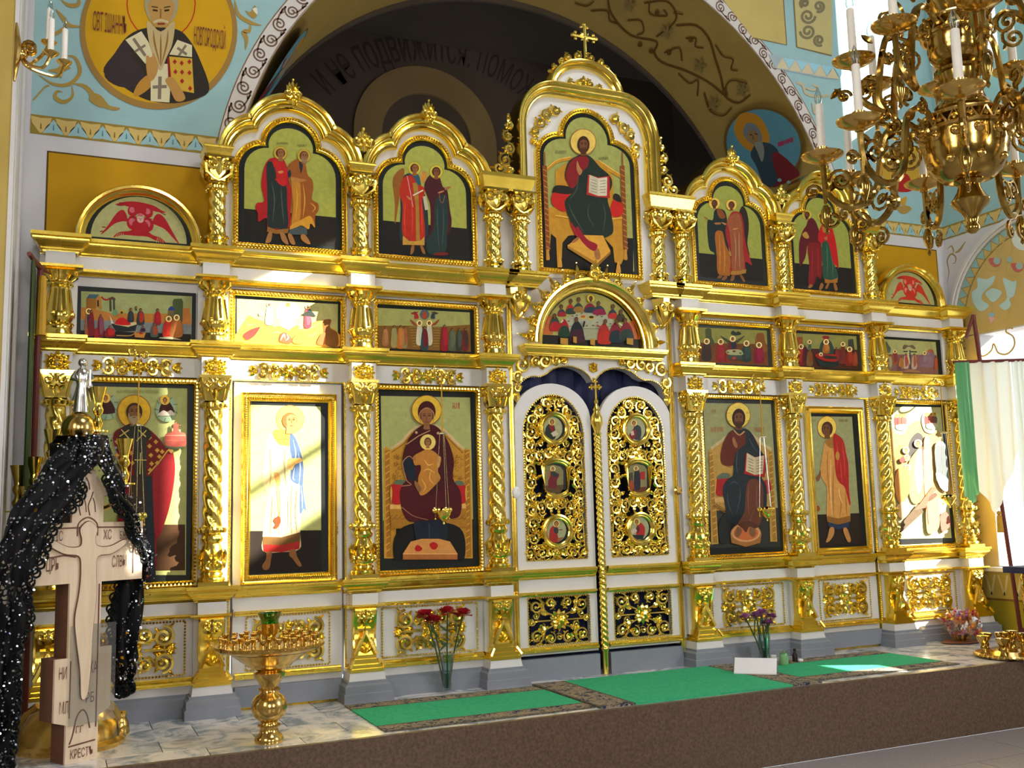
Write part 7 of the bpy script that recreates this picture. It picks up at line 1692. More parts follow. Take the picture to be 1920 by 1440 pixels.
groove([(-.03, 2.70), (0, 2.64), (.01, 2.58)]); groove([(.05, .9), (.02, 1.2), (-.04, 1.45)], .006); groove([(-.04, .7), (-.05, 1.0), (-.09, 1.2)], .006); groove([(0, 2.18), (-.03, 2.12), (.02, 2.06)], .007); groove([(-.07, 1.62), (0, 1.58), (.09, 1.63)], .006)
turned(s_).build('carved_lines', 'wood_side', CRX)
for body, x, z, h, w in (('ІС', -.30, 2.13, .10, .07), ('ХС', .22, 2.13, .10, .09), ('ЦРЬ', -.36, 1.86, .13, .13), ('СЛВЫ', .36, 1.86, .12, .16), ('СНЪ', -.50, 2.12, .08, .09), ('БЖІЙ', .42, 2.12, .08, .12), ('НИ', -.22, .84, .12, .08), ('КА', .10, .86, .12, .08), ('МЛ', -.20, .52, .12, .09), ('РБ', .07, .58, .10, .09), ('ГГ', -.03, .30, .07, .08), ('ІНЦІ', .0, 2.24, .05, .08), ('КРЕСТЪ', .0, .08, .09, .24)):
    text_mesh('carved_letters', body, h*1.3, 'wood_side', (lambda a, b, x=x, z=z: cw(x+a, .036, z+b)), CRX, width=w)
# clear plate clipped to the foot of the cross
m = MB(); s_ = MB(); s_.box(-.16, .33, -.052, -.046, .35, 1.28); o = turned(s_).build('clear_plate', 'plate_glass', CRX, smooth=False)


# black lace veil ---------------------------------------------------------
def mat_lace():
    m, nt, b = nodes('lace'); tc = N(nt, 'ShaderNodeTexCoord'); vo = N(nt, 'ShaderNodeTexVoronoi', Scale=34); vo.feature = 'DISTANCE_TO_EDGE'; nt.links.new(tc.outputs['Object'], vo.inputs['Vector'])
    nz = N(nt, 'ShaderNodeTexNoise', Scale=7, Detail=2); nt.links.new(tc.outputs['Object'], nz.inputs['Vector']); mr = N(nt, 'ShaderNodeMapRange'); mr.inputs['From Min'].default_value = .3; mr.inputs['From Max'].default_value = .7; mr.inputs['To Min'].default_value = .13; mr.inputs['To Max'].default_value = .8
    nt.links.new(nz.outputs['Fac'], mr.inputs['Value']); lt = N(nt, 'ShaderNodeMath'); lt.operation = 'LESS_THAN'; nt.links.new(vo.outputs['Distance'], lt.inputs[0]); nt.links.new(mr.outputs[0], lt.inputs[1])
    nt.links.new(lt.outputs[0], b.inputs['Alpha']); b.inputs['Base Color'].default_value = (.005, .005, .007, 1); b.inputs['Roughness'].default_value = .6; b.inputs['Specular IOR Level'].default_value = .2


mat_lace()
VEIL = thing('lace_veil', (-5.82, -1.62, 2.3), 'black sequinned lace veil draped over the wooden cross, ends hanging down', 'veil')
def cloth(rows, n, fold, seed, thick=.05):
    """rows: (left point, right point) from top to bottom; wavy cloth between, front and back layer"""
    rnd = random.Random(seed); R = []
    P = [np.array([*a, *b], float) for a, b in rows]; k = 5; dense = []
    for i in range(len(P)-1):
        for j in range(k): t = j/k; t = t; dense.append(P[i]*(1-t)+P[i+1]*t)
    dense.append(P[-1]); m = MB(); vs = []; H = len(dense); front = []
    for j, d in enumerate(dense):
        a, b = d[:3], d[3:]
        for i in range(n+1):
            t = i/n; q = a*(1-t)+b*t; ph = i/n*2*PI*fold+seed; amp = thick*(.4+.6*j/H)
            vs.append(q+uv*(math.sin(ph)*amp+.012*math.sin(j*1.3+i))+uw*(.02*math.sin(j*.9+i*.8)))
    m.add(vs, [(j*(n+1)+i, j*(n+1)+i+1, (j+1)*(n+1)+i+1, (j+1)*(n+1)+i) for j in range(H-1) for i in range(n)])
    return m, [np.array(v) for v in vs]


V = lambda u, v, z: cw0(u*.85, v, z*.925 if z > 1 else z*.95)
pan = []
pan.append(cloth([(V(-.24, .02, 2.86), V(.02, .10, 2.90)), (V(-.42, .02, 2.66), V(.0, .16, 2.62)), (V(-.62, 0, 2.40), V(-.22, .16, 2.34)), (V(-.80, -.05, 2.08), V(-.46, .15, 2.02)), (V(-.88, -.08, 1.72), V(-.60, .13, 1.66)), (V(-.90, -.1, 1.30), V(-.62, .1, 1.28)), (V(-.90, -.1, .80), V(-.70, .1, .8)), (V(-.88, -.1, .45), V(-.66, .08, .42)), (V(-.86, -.1, .18), V(-.74, .06, .17))], 14, 2.5, 1))
pan.append(cloth([(V(-.04, .08, 2.90), V(.22, .02, 2.86)), (V(.02, .14, 2.66), V(.34, .02, 2.62)), (V(.16, .14, 2.42), V(.44, .02, 2.36)), (V(.34, .12, 2.18), V(.60, .0, 2.08)), (V(.48, .10, 1.98), V(.72, -.02, 1.80)), (V(.62, .04, 1.80), V(.76, -.04, 1.62)), (V(.50, -.16, 1.62), V(.76, -.10, 1.5)), (V(.44, -.2, 1.1), V(.76, -.14, 1.1)), (V(.50, -.2, .75), V(.72, -.15, .78)), (V(.54, -.2, .52), V(.66, -.16, .58))], 12, 2.2, 4))
pan.append(cloth([(V(-.14, .10, 2.90), V(.14, .10, 2.90)), (V(-.16, .15, 2.76), V(.13, .15, 2.74)), (V(-.14, .16, 2.66), V(.06, .16, 2.60))], 8, 1.5, 2))
pan.append(cloth([(V(-.22, -.30, 2.84), V(.22, -.30, 2.84)), (V(-.30, -.30, 2.3), V(.30, -.30, 2.3)), (V(-.26, -.30, 1.8), V(.30, -.30, 1.8))], 8, 1.5, 3)); pan.append(cloth([(V(-.22, .06, 2.885), V(.2, .06, 2.885)), (V(-.23, -.12, 2.90), V(.21, -.12, 2.90)), (V(-.22, -.30, 2.84), V(.22, -.30, 2.84))], 6, 1, 3, .01))
for m, _ in pan: m.build('lace', 'lace', VEIL, sharp=80)
sq = MB(); rnd = random.Random(11)
for (m, P), cnt in zip(pan[:3], (620, 520, 80)):
    for i in range(cnt):
        q = P[rnd.randrange(len(P))]+np.array([rnd.uniform(-.04, .04), rnd.uniform(-.02, .02), rnd.uniform(-.06, .06)])+uv*.03
        nrm = Vector((rnd.uniform(-.9, .9), -1, rnd.uniform(-.6, .9))).normalized(); a = nrm.orthogonal().normalized(); b = nrm.cross(a); r_ = rnd.uniform(.005, .0105)
        sq.add([tuple(Vector(q)+r_*(a*math.cos(t)+b*math.sin(t))) for t in (0, PI/3, 2*PI/3, PI, 4*PI/3, 5*PI/3)], [(0, 1, 2, 3, 4, 5)])
sq.build('sequins', 'sequin', VEIL, smooth=False, kind='stuff')
fr = MB()
for (m, P), n in zip(pan[:2], (14, 12)):
    L = P[-(n+1):]; Lf = [P[j*(n+1)+(n if m is pan[0][0] else 0)] for j in range(len(P)//(n+1))][8:]
    for q in list(L)+Lf[::1]:
        for k in range(2): fr.tube([(q[0]+.03*math.cos(a)+k*.015, q[1]-.01, q[2]+.035*math.sin(a)-.02-k*.03) for a in np.linspace(0, 2*PI, 9)], .009, 4, cap=False)
fr.build('looped_fringe', 'black_board', VEIL, kind='stuff')

# tall candelabrum behind the cross ------------------------------------------
c2 = np.array([-5.87, -.92, 0.0]); CND = thing('candelabrum', tuple(c2), 'tall gilt candelabrum with angel figurine and candle cups, behind the cross', 'candelabrum')
m = MB(); m.lathe([(.46, 0), (.47, .04), (.42, .07), (.40, .20), (.36, .24), (.33, .30), (.20, .36), (.16, .42), (.19, .47), (.15, .55), (.13, .62), (.10, .64), (.09, .9), (.12, .93), (.12, .97), (.09, 1.0), (.09, 1.12), (.13, 1.16), (.13, 1.30), (.085, 1.38), (.07, 1.42), (.07, 1.9), (.10, 1.94), (.06, 2.0), (.055, 2.58), (.09, 2.62), (.06, 2.66)], tuple(c2), 20)
for i in range(3): a = .5+2*PI*i/3; m.lathe([(.06, 0), (.075, .03), (.06, .12), (.04, .16), (.05, .2), (.02, .22)], (c2[0]+.5*math.cos(a), c2[1]+.5*math.sin(a), 0), 10); m.tube([(c2[0]+.48*math.cos(a), c2[1]+.48*math.sin(a), .14), (c2[0]+.4*math.cos(a), c2[1]+.4*math.sin(a), .26), (c2[0]+.3*math.cos(a), c2[1]+.3*math.sin(a), .34)], [.04, .05, .04], 6)
m.build('stem', 'brass', CND, sharp=50); m = MB(); m.ball((c2[0]-.0, c2[1], 2.80), .15, 18, 12); m.build('globe', 'brass', CND)
m = MB(); f = (c2[0]+.02, c2[1], 2.95)
m.lathe([(.075, 0), (.07, .04), (.06, .14), (.045, .24), (.06, .30), (.065, .36), (.04, .40), (.02, .42)], f, 12, 1, .8); m.ball((f[0], f[1], f[2]+.46), .042, 10, 7)
for s in (-1, 1): m.tube([(f[0]+s*.06, f[1], f[2]+.37), (f[0]+s*.09, f[1]-.04, f[2]+.30), (f[0]+s*.04+.02, f[1]-.09, f[2]+.28)], [.02, .018, .014], 6); m.leaf(f[0]+s*.02, f[2]+.36, -PI/2+s*.25, .26, .09, f[1]+.05, .02)
m.tube([(f[0]+.06, f[1]-.09, f[2]+.24), (f[0]+.06, f[1]-.09, f[2]+.38)], .012, 6); m.build('angel_figurine', 'silver', CND)
CUP = [(.10, 0), (.10, .012), (.03, .02), (.04, .05), (.05, .09), (.03, .12), (.025, .15), (.045, .18), (.05, .21), (.035, .24), (.04, .28), (.055, .34), (.07, .40), (.075, .415), (.06, .41), (.04, .33)]
pm = MB(); pm.lathe(CUP, (0, 0, 0), 14); proto = pm.build('candle_cup', 'gold', None); k = 0
for px, py in ((33, 950), (64, 935), (97, 885), (183, 800), (50, 990), (230, 900)):
    q = at_y(px, py, c2[1]); (place if k == 0 else (lambda o, l, p_: clone(o, l, p_)))(proto, (q[0], c2[1]-.1*(k % 3), q[2]-.05), CND); k += 1
    m = MB(); zc_ = q[2]-.05; m.tube(smooth_line([(q[0], c2[1]-.1*((k-1) % 3), zc_+.01), (q[0]+.25*(c2[0]-q[0]), c2[1]-.06, zc_-.18), (c2[0]+.3*(q[0]-c2[0]), c2[1]-.03, zc_-.2), (c2[0], c2[1], zc_-.1)], 4), .024, 6); m.build('arm', 'brass', CND)


# hanging oil lamps -----------------------------------------------------------
def oil_lamp(x, z0, z1, gl, label, y=-.45, tilt=0):
    """z0: bracket, z1: rim of the bowl"""
    t = thing('hanging_lamp', (x, y, z1), label, 'oil lamp', 'oil lamps hanging before the icons')
    m = MB(); m.tube(smooth_line([(x-.02, -.18, z0+.03), (x-.04, y+.1, z0+.07), (x, y, z0+.04), (x, y, z0)], 4), .012, 6); volute(m, x-.06, z0+.06, .05, y+.02, 1, .011, 1.3); volute(m, x+.05, z0+.03, .04, y+.02, -1, .010, 1.2); m.build('bracket', 'gold', t)
    zs_ = z0-(z0-z1)*.42; m = MB(); m.tube([(x, y, z0), (x, y, zs_)], .0075, 6); m.build('cord', 'tassel', t)
    m = MB(); m.lathe([(.0, .03), (.03, .015), (.05, 0), (.05, -.006), (0, .0)], (x, y, zs_-.02), 10)
    for i in range(3): a = 2*PI*i/3+.5; m.tube([(x+.03*math.cos(a), y+.03*math.sin(a), zs_-.02), (x+.088*math.cos(a), y+.088*math.sin(a), z1+.014)], .003, 4)
    m.build('chain', 'silver', t)
    K = .70; m = MB(); m.lathe([(r_*K, h_*K) for r_, h_ in [(.012, -.22), (.02, -.20), (.01, -.18), (.03, -.16), (.075, -.12), (.11, -.06), (.12, -.02), (.125, .0), (.115, .0), (.07, -.10)]], (x, y, z1), 16)
    for i in range(3): a = 2*PI*i/3+.5; volute(m, x+.095*math.cos(a), z1, .028, y+.095*math.sin(a), 1, .010, 1.2); m.ball((x+.091*math.cos(a), y+.091*math.sin(a), z1-.091), .012, 6, 4); m.tube([(x+.091*math.cos(a), y+.091*math.sin(a), z1-.03), (x+.091*math.cos(a), y+.091*math.sin(a), z1-.085)], .004, 4)
    for i in range(10): a = 2*PI*i/10; m.leaf(x+.083*math.cos(a), z1-.02, PI/2, .05, .035, y+.083*math.sin(a), .01)
    m.build('bowl', 'gold', t, sharp=50)
    m = MB(); m.lathe([(r_*K, h_*K) for r_, h_ in [(.0, -.05), (.08, -.04), (.10, 0), (.105, .045), (.098, .045), (.0, -.03)]], (x, y, z1), 16); m.build('glass_cup', gl, t)
    return t


oil_lamp(-2.16, 3.47, 1.98, 'red_glass', 'gilt oil lamp with red glass hanging before the enthroned woman icon'); oil_lamp(2.21, 3.52, 1.90, 'red_glass', 'gilt oil lamp with red glass hanging before the open-book icon'); oil_lamp(5.38, 3.58, 2.0, 'blue_glass', 'gilt oil lamp with blue glass hanging before the sunlit right icon'); oil_lamp(-5.33, 3.55, 2.0, 'red_glass', 'gilt oil lamp on a long cord before the bishop icon')


# vases, flowers, small things -------------------------------------------------
def vase(x, y, h, r0, r1, label, cat='vase'):
    t = thing('vase', (x, y, .012), label, cat); m = MB(); m.lathe([(r0*.7, 0), (r0, .01), (r0*.9, h*.3), (r0*1.05, h*.6), (r1, h), (r1*.92, h), (r0*.85, h*.5), (r0*.6, .03), (0, .03)], (x, y, .022), 18); m.build('glass', 'clear_glass', t)
    m = MB(); m.lathe([(0, .035), (r0*.55, .035), (r0*.78, h*.3), (r0*.86, h*.48), (0, h*.48)], (x, y, .022), 14); m.build('water', 'clear_glass', t); return t


def bloom(x, y, z, r, base, mat, label, seed, group):
    t = thing('carnation' if mat == 'red_petal' else 'chrysanthemum', base, label, 'flower', group); rnd = random.Random(seed)
    m = MB(); m.tube(smooth_line([base, (base[0]*.6+x*.4, base[1], base[2]+(z-base[2])*.5), (x, y, z)], 4), .009, 5)
    for k in range(2): q = base[2]+(z-base[2])*(.55+.2*k); m.leaf(base[0]*.5+x*.5, q, PI/2+rnd.uniform(-1, 1), .13, .025, y, .004)
    m.build('stem', 'stem', t); m = MB()
    for i in range(46):
        a, b = rnd.uniform(0, 2*PI), rnd.uniform(-.15, 1.35); d = np.array([math.cos(a)*math.cos(b), math.sin(a)*math.cos(b), math.sin(b)*.75]); tq = np.cross(d, [0, 0, 1.0]); tq /= np.linalg.norm(tq)+1e-6; bq = np.cross(d, tq)
        P0 = np.array([x, y, z]); tip = P0+d*r*rnd.uniform(.8, 1.05); w = r*.34; m.add([P0+d*r*.25, tip-tq*w+bq*rnd.uniform(-.3, .3)*w, tip+d*r*.1+bq*rnd.uniform(-.4, .4)*w, tip+tq*w+bq*rnd.uniform(-.3, .3)*w], [(0, 1, 2, 3)])
    m.build('petals', mat, t, smooth=False)


vase(-2.08, -.24, .40, .055, .09, 'slim clear glass vase holding four red carnations')
for i, (px, py, lab) in enumerate(((798, 1155, 'red carnation leaning left, highest of the left pair'), (811, 1166, 'red carnation in front of the left pair, lowest bloom'), (839, 1150, 'red carnation in the middle, above the vase mouth'), (868, 1153, 'red carnation leaning furthest right'))):
    q = at_y(px, py, -.27); bloom(q[0], -.27, q[2], .105, (-2.08+.02*(i-1.5), -.24, .06), 'red_petal', lab, i, 'red carnations in the slim vase')
vase(2.115, -.36, .33, .075, .085, 'straight clear glass tumbler holding mauve flowers')
for i, (px, py, lab) in enumerate(((1400, 1160, 'mauve flower drooping furthest left of the tumbler'), (1418, 1156, 'pale mauve flower in the middle of the tumbler bunch'), (1447, 1158, 'pale mauve flower furthest right in the tumbler'), (1440, 1170, 'deep mauve flower hanging lowest in the tumbler'), (1430, 1151, 'small mauve flower at the back of the tumbler'))):
    q = at_y(px, py, -.40); bloom(q[0], -.38-.02*(i % 2), q[2], .085, (2.115+.015*(i-2), -.36, .06), 'purple_petal', lab, i+9, 'mauve flowers in the tumbler')
p0, p1 = at_z(1376, 1262, .03), at_z(1456, 1264, .03); d = (p1-p0)/np.linalg.norm(p1-p0); nb = np.array([-d[1], d[0], 0]); L = np.linalg.norm(p1-p0)
m = MB(); q = lambda a, b, z: tuple(p0*np.array([1, 1, 0])+d*np.array([1, 1, 0])*a+nb*b+np.array([0, 0, z]))
for b0, z0, b1, z1, th in ((0, .022, .17, .17, .012), (.17, .17, .30, .022, .012)):
    v = [q(a, b_, z_) for a in (0, L) for b_, z_ in ((b0, z0), (b1, z1), (b1, z1+th), (b0, z0+th))]; m.add(v, [(0, 1, 2, 3), (7, 6, 5, 4), (0, 4, 5, 1), (1, 5, 6, 2), (2, 6, 7, 3), (3, 7, 4, 0)])
tag(m.build('folded_card', 'card', None, tuple(p0*np.array([1, 1, 0])), smooth=False), 'large folded white card standing like a tent on the green runner', 'card')
def jar(px, py, y, prof, mat, name, label, cat, lid=None):
    a = at_z(px, py, .014); t = thing(name, (a[0], a[1], .014), label, cat); m = MB(); m.lathe(prof, (a[0], a[1], .014), 16); m.build('body', mat, t)
    if lid: m = MB(); m.lathe(lid[0], (a[0], a[1], .014), 16); m.build('cap', lid[1], t)


jar(1451, 1243, 0, [(.03, 0), (.034, .005), (.034, .075), (.03, .08), (0, .08)], 'card', 'pill_box', 'tiny white pot beside the white card', 'pot', ([(.036, .07), (.036, .095), (.0, .097)], 'card')); jar(1470, 1246, 0, [(.05, 0), (.055, .01), (.055, .10), (.045, .125), (.04, .14), (0, .14)], 'green_liquid', 'jar', 'small glass jar of pale green liquid on the runner', 'jar', ([(.044, .125), (.046, .15), (.042, .165), (0, .165)], 'clear_glass')); jar(1491, 1240, 0, [(.03, 0), (.033, .01), (.033, .08), (.015, .11), (.013, .14), (0, .14)], 'brown_glass', 'bottle', 'small dark brown bottle near the plinth', 'bottle', ([(.016, .13), (.016, .155), (0, .155)], 'black_board')); jar(1501, 1240, 0, [(.03, 0), (.036, .012), (.03, .03), (0, .034)], 'card', 'white_cap', 'small white cap lying beside the brown bottle', 'cap')

# wrapped bouquet on a board by the right plinth
b0 = np.array([5.42, -.42, 0.0]); t = thing('bouquet', (b0[0], b0[1], .03), 'bouquet of mixed flowers wrapped in shiny orange cellophane by the right plinth', 'bouquet'); rnd = random.Random(3)
m = MB(); m.lathe([(.06, 0), (.12, .04), (.20, .16), (.25, .30), (.22, .34), (.10, .30)], (b0[0], b0[1], .03), 14, flute=lambda k, a: 1+.12*math.sin(5*a+k)+.06*math.sin(9*a)); m.build('wrapping', 'cellophane', t, smooth=False)
for mat, n_ in (('orange', 26), ('purple_petal', 22), ('card', 20), ('red_petal', 10)):
    m = MB()
    for i in range(n_):
        a, r_, z = rnd.uniform(0, 2*PI), rnd.uniform(0, .22), rnd.uniform(.14, .42); x, y = b0[0]+r_*math.cos(a), b0[1]+r_*math.sin(a)
        for k in range(5): m.leaf(x, z, a+1.256*k, .055, .035, y-.02*k, .015)
    m.build('blossoms', mat, t, smooth=False)
m = MB()
for k in range(5): a = k*1.25; m.tube([(b0[0]+.05*math.cos(a), b0[1]+.05*math.sin(a), .03), (b0[0]+.13*math.cos(a), b0[1]+.13*math.sin(a), .26)], .01, 5)
m.build('stems', 'stem', t); m = MB(); m.lathe([(.27, 0), (.29, .012), (.27, .022), (0, .022)], (b0[0], b0[1], .004), 20, 1.1, .7); tag(m.build('serving_board', 'wood_side', None, tuple(b0)), 'thin brown oval board lying under the wrapped bouquet', 'board')

# processional banner by the right wall
g = np.array([5.72, -.80, 0]); t = thing('gonfalon', tuple(g), 'white and green processional banner on a brown pole by the right wall', 'banner')
m = MB(); m.tube([(g[0]+.30, g[1]-.10, 0), (g[0]+.02, g[1], 4.55)], .028, 8); m.tube([(g[0]-.42, g[1]+.02, 3.86), (g[0]+.55, g[1]-.45, 3.86)], .022, 8); m.tube([(g[0]+.02, g[1], 4.55), (g[0]-.10, g[1]+.05, 4.22)], .022, 6); m.lathe([(.22, 0), (.24, .03), (.20, .06), (.05, .10), (.035, .2)], (g[0]+.30, g[1]-.10, 0), 12); m.build('pole', 'wine', t)
def hang(name, mat, u0, u1, zl, zm, zr, off):
    n = 24; m = MB(); vs = []
    for k in range(9):
        for i in range(n+1):
            s = u0+(u1-u0)*i/n; zb = zl+(zm-zl)*2*i/n if i < n/2 else zm+(zr-zm)*(2*i/n-1); z = 3.85-(3.85-zb)*k/8; vs.append((g[0]-.40+.93*s, g[1]+.01-.45*s+off+.03*math.sin(i*1.1+k*.2), z))
    m.add(vs, [(k*(n+1)+i, k*(n+1)+i+1, (k+1)*(n+1)+i+1, (k+1)*(n+1)+i) for k in range(8) for i in range(n)]); m.build(name, mat, t, sharp=80)


hang('banner_cloth', 'silk', .0, .75, 2.4, 1.75, 2.6, 0); hang('side_streamer', 'green_silk', -.02, .16, 2.0, 1.9, 2.1, -.03); hang('streamer', 'silk', .75, 1.0, 1.6, 1.5, 1.6, -.01)
m = MB(); q = (g[0]-.05, g[1]-.2, 1.72); m.lathe([(.0, .08), (.03, .06), (.035, .03), (.02, .02), (.035, 0), (.045, -.22), (0, -.22)], q, 10); m.build('tassel', 'tassel', t)
# banner seen edge-on by the left wall
g2 = np.array([-6.24, -.62, 0]); t = thing('gonfalon', tuple(g2), 'green processional banner seen edge-on beside the left end of the screen', 'banner')
m = MB(); m.tube([(g2[0], g2[1], 0), (g2[0], g2[1], 4.35)], .026, 8); m.tube([(g2[0]-.08, g2[1]-.6, 4.33), (g2[0], g2[1], 4.35), (g2[0]+.09, g2[1]+.3, 4.36)], [.02, .028, .004], 8); m.lathe([(.10, 0), (.11, .03), (.05, .06), (.03, .2)], tuple(g2), 12); m.build('pole', 'wine', t)
m = MB(); n = 20; vs = [(g2[0]-.05+.02*math.sin(i), g2[1]-.55+.6*i/n, z) for z in (4.3, 3.2, 2.1) for i in range(n+1)]; m.add(vs, [(k*(n+1)+i, k*(n+1)+i+1, (k+1)*(n+1)+i+1, (k+1)*(n+1)+i) for k in range(2) for i in range(n)]); m.build('banner_cloth', 'stem', t)
m = MB(); m.lathe([(.0, .06), (.03, .05), (.035, .0), (.045, -.5), (0, -.5)], (g2[0]+.03, g2[1]-.3, 4.15), 10); m.build('tassel', 'tassel', t)

# lectern at the right edge of the picture
l0 = np.array([5.72, -1.42, 0]); t = thing('lectern', tuple(l0), 'dark carved lectern with navy cloth top at the right edge', 'lectern'); m = MB(); tw = MB(); twist(tw, .06, .1, 1.0, .3, 3, .2, 1, 12, .03, 0)
for dx in (-.16, .16): m.add([(x+l0[0]+dx, y+l0[1], z) for x, y, z in tw.v], tw.f)
m.box(l0[0]-.28, l0[0]+.28, l0[1]-.2, l0[1]+.2, 0, .1); m.build('stand', 'brass_dark', t); m = MB(); m.box(l0[0]-.27, l0[0]+.3, l0[1]-.25, l0[1]+.25, .98, 1.06); m.box(l0[0]-.275, l0[0]+.305, l0[1]-.255, l0[1]-.25, .86, 1.06); m.build('cloth_top', 'blue_velvet' if 'blue_velvet' in M else 'navy_cloth', t, smooth=False)
# ------------------------------------------------------------------ chandelier
hub = np.array([-1.11, -6.75, 0.0]); zf = 3.50; zz = lambda y: zf+(437-y)/314*1.02
CHN = thing('chandelier', (hub[0], hub[1], zf), 'large two-tier brass chandelier with electric candles, hanging at the upper right', 'chandelier')
def body(name, rows, mat='brass_dark', flute=None, n=28): m = MB(); m.lathe([(r_/314, zz(y)) for r_, y in rows], tuple(hub), n, flute=flute); return m.build(name, mat, CHN, sharp=50)


body('finial', [(4, 438), (12, 432), (13, 425), (9, 419), (12, 408), (20, 395), (33, 382), (35, 377), (30, 371), (22, 358), (19, 347), (27, 341), (24, 337)])
body('bowl', [(24, 339), (46, 335), (60, 322), (71, 302), (76, 275), (75, 255), (77, 250), (79, 246), (74, 243)])
body('neck', [(70, 222), (45, 214), (40, 208), (50, 203), (50, 196), (44, 190), (40, 178), (35, 150), (38, 133), (45, 131), (45, 126), (30, 121), (24, 117)])
body('upper_bowl', [(24, 118), (40, 112), (50, 98), (54, 80), (53, 66), (58, 60), (60, 55)])
body('top_dome', [(56, 31), (30, 24), (36, 12), (46, -6), (48, -22), (40, -34), (22, -46), (10, -60), (8, -150)])
def crown(name, r_, y0, y1, n):
    """pierced band with pointed openings"""
    m = MB()
    for i in range(n):
        a, b = 2*PI*i/n, 2*PI*(i+1)/n; c = (a+b)/2; P = lambda t, y, k=1: (hub[0]+r_/314*k*math.cos(t), hub[1]+r_/314*k*math.sin(t), zz(y))
        m.tube([P(a, y0), P(c, y1), P(b, y0)], .011, 5); m.ball(P(c, (y0*.6+y1*.4), 1.02), .018, 6, 4); m.ball(P(a, y1, 1.0), .014, 6, 4)
    for y in (y0, y1): m.tube([(hub[0]+r_/314*math.cos(t), hub[1]+r_/314*math.sin(t), zz(y)) for t in np.linspace(0, 2*PI, 33)], .013, 6, cap=False)
    return m.build(name, 'brass', CHN)


crown('crown', 76, 246, 222, 18); crown('crown', 60, 58, 32, 14)
m = MB()
for i in range(12): a = 2*PI*i/12; c = (hub[0]+74/314*math.cos(a), hub[1]+74/314*math.sin(a), zz(262)); m.ball(c, .034, 8, 6); m.tube([(c[0], c[1], c[2]+.03), (c[0]*.98+hub[0]*.02, c[1]*.98+hub[1]*.02, c[2]-.06)], [.016, .006], 5)
for i in range(8): a = 2*PI*i/8+.3; m.ball((hub[0]+66/314*math.cos(a), hub[1]+66/314*math.sin(a), zz(308)), .028, 8, 6)
m.build('bosses', 'brass', CHN, kind='stuff')


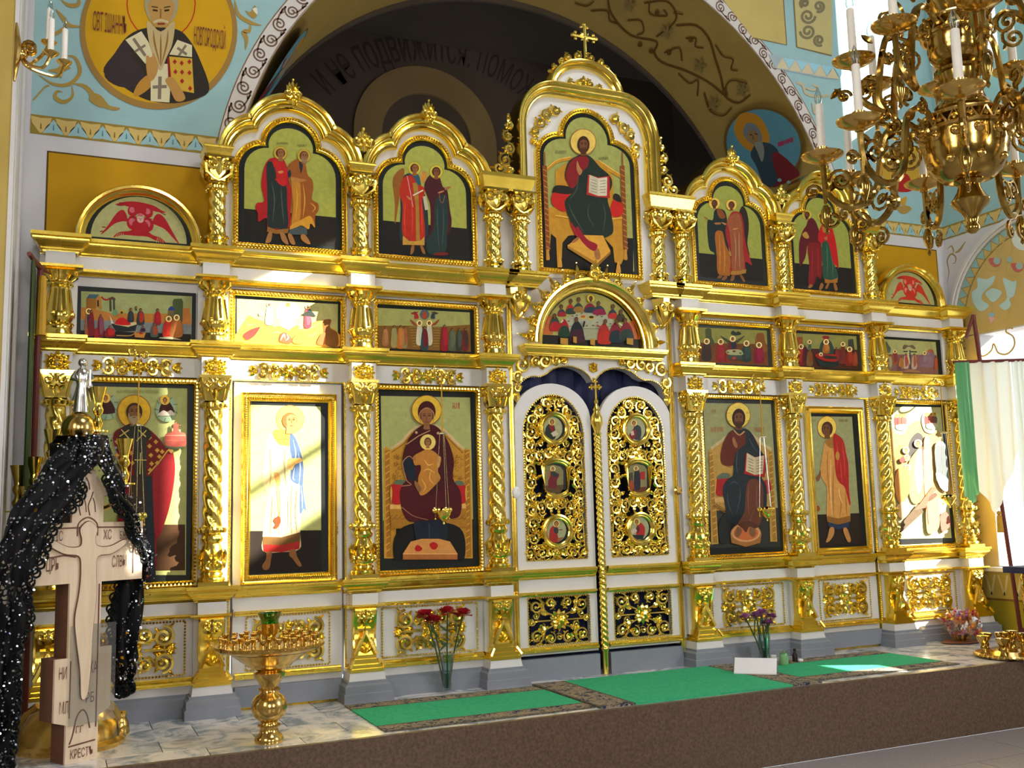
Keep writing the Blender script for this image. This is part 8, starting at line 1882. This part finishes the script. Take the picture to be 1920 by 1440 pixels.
def arm_proto(R, zd, za, r0, hc, cs):
    """S-scroll arm in the xz plane; zd: height of the drip pan, za: where it leaves the crown"""
    m = MB(); P = smooth_line([(r0, za), (r0+.10, za+.07), (r0+.22, za-.02), (r0+.28, zd-.24), (R-.16, zd-.34), (R-.02, zd-.24), (R, zd-.04)], 5); k = len(P)
    m.tube([(a, 0, b) for a, b in P], [.017+.006*math.sin(PI*i/k) for i in range(k)], 6)
    for c, q, a0, w, tr in (((r0+.13, za-.09), .085, 1.6, 1, 1.5), ((r0+.36, zd-.20), .095, PI, -1, 1.6), ((R-.10, zd-.16), .075, 0, 1, 1.5), ((R-.03, zd-.40), .07, PI/2, -1, 1.5), ((R-.20, zd-.44), .06, PI/2, 1, 1.4), ((r0+.20, za+.13), .06, -PI/2, 1, 1.4), ((R+.07, zd-.22), .05, PI, -1, 1.3)):
        S_ = spiral(c[0], c[1], q*cs, a0, tr, .18, 16, w); m.tube([(a, 0, b) for a, b in S_], [.011]*len(S_), 5); m.ball((S_[-1][0], 0, S_[-1][1]), .018, 6, 4)
    m.tube([(R, 0, zd-.06), (R, 0, zd-.30)], [.02, .012], 6); m.lathe([(.0, -.50), (.014, -.48), (.008, -.46), (.03, -.40), (.035, -.36), (.016, -.31)], (R, 0, zd), 10)
    for k in range(5): m.leaf(r0+.2+.09*k, (zd-.22) if k > 1 else za-.02, PI/2+(-1)**k*.8, .09, .04, -.01, .012)
    arm = m.build('arm', 'brass_dark', None)
    m = MB(); m.lathe([(.015, -.06), (.03, -.05), (.025, -.035), (.08, -.02), (.125, .005), (.13, .015), (.12, .018), (.05, .008), (.035, .03), (.04, .06), (.03, .065)], (R, 0, zd), 18); m.build('drip_pan', 'brass', arm)
    m = MB(); m.lathe([(.025, .05), (.024, hc), (.018, hc+.005)], (R, 0, zd), 12); m.build('candle', 'candle', arm)
    m = MB(); m.lathe([(.014, hc), (.024, hc+.03), (.024, hc+.055), (.012, hc+.10), (0, hc+.125)], (R, 0, zd), 10); m.build('bulb', 'clear_glass', arm)
    return arm


def ring_of_arms(proto, n, off):
    for i in range(n):
        o = place(proto, tuple(hub), CHN) if i == 0 else clone(proto, tuple(hub), CHN)
        o.rotation_euler = (0, 0, off+2*PI*i/n)


ring_of_arms(arm_proto(.82, zz(262), zz(235), .24, .34, 1.0), 9, .35)
ring_of_arms(arm_proto(.60, zz(85), zz(45), .19, .34, .85), 8, .15)

# ------------------------------------------------------------------ wall sconce on the left pier
w0 = at_x(26, 95, PX); SC = thing('wall_sconce', tuple(w0), 'gilt three-arm wall sconce with electric candles on the left pier', 'sconce')
m = MB(); m.tube([(PX+.012, w0[1], w0[2]+.24), (PX+.02, w0[1], w0[2]+.12), (PX+.03, w0[1], w0[2]), (PX+.02, w0[1], w0[2]-.12), (PX+.012, w0[1], w0[2]-.26)], [.02, .05, .075, .05, .02], 8, flat=.5, up=(1, 0, 0)); m.ball((PX+.06, w0[1], w0[2]-.02), .05, 8, 6); m.build('back_plate', 'brass', SC)
for dy, L, dz in ((-.02, .26, .10), (.10, .38, .0), (-.18, .28, -.06)):
    x1, y1, z1 = PX+L, w0[1]+dy, w0[2]+dz
    m = MB(); m.tube(smooth_line([(PX+.05, w0[1], w0[2]), (PX+.10, w0[1]+dy*.3, w0[2]-.11), (x1-.06, y1, z1-.13), (x1, y1, z1-.02)], 5), .014, 6); S_ = spiral(PX+.12, w0[2]+.03, .06, PI, 1.4, .2, 14, -1); m.tube([(a, w0[1]+dy*.3, b) for a, b in S_], .010, 5); a_ = m.build('arm', 'brass', SC)
    m = MB(); m.lathe([(.01, -.04), (.03, -.02), (.06, .0), (.065, .012), (.03, .01), (.026, .03), (.02, .03)], (x1, y1, z1), 14); m.build('drip_pan', 'brass', a_)
    m = MB(); m.lathe([(.024, .02), (.023, .30), (.015, .305)], (x1, y1, z1), 12); m.build('candle', 'candle', a_)
    m = MB(); m.lathe([(.012, .30), (.02, .33), (.018, .36), (0, .42)], (x1, y1, z1), 10); m.build('bulb', 'clear_glass', a_)
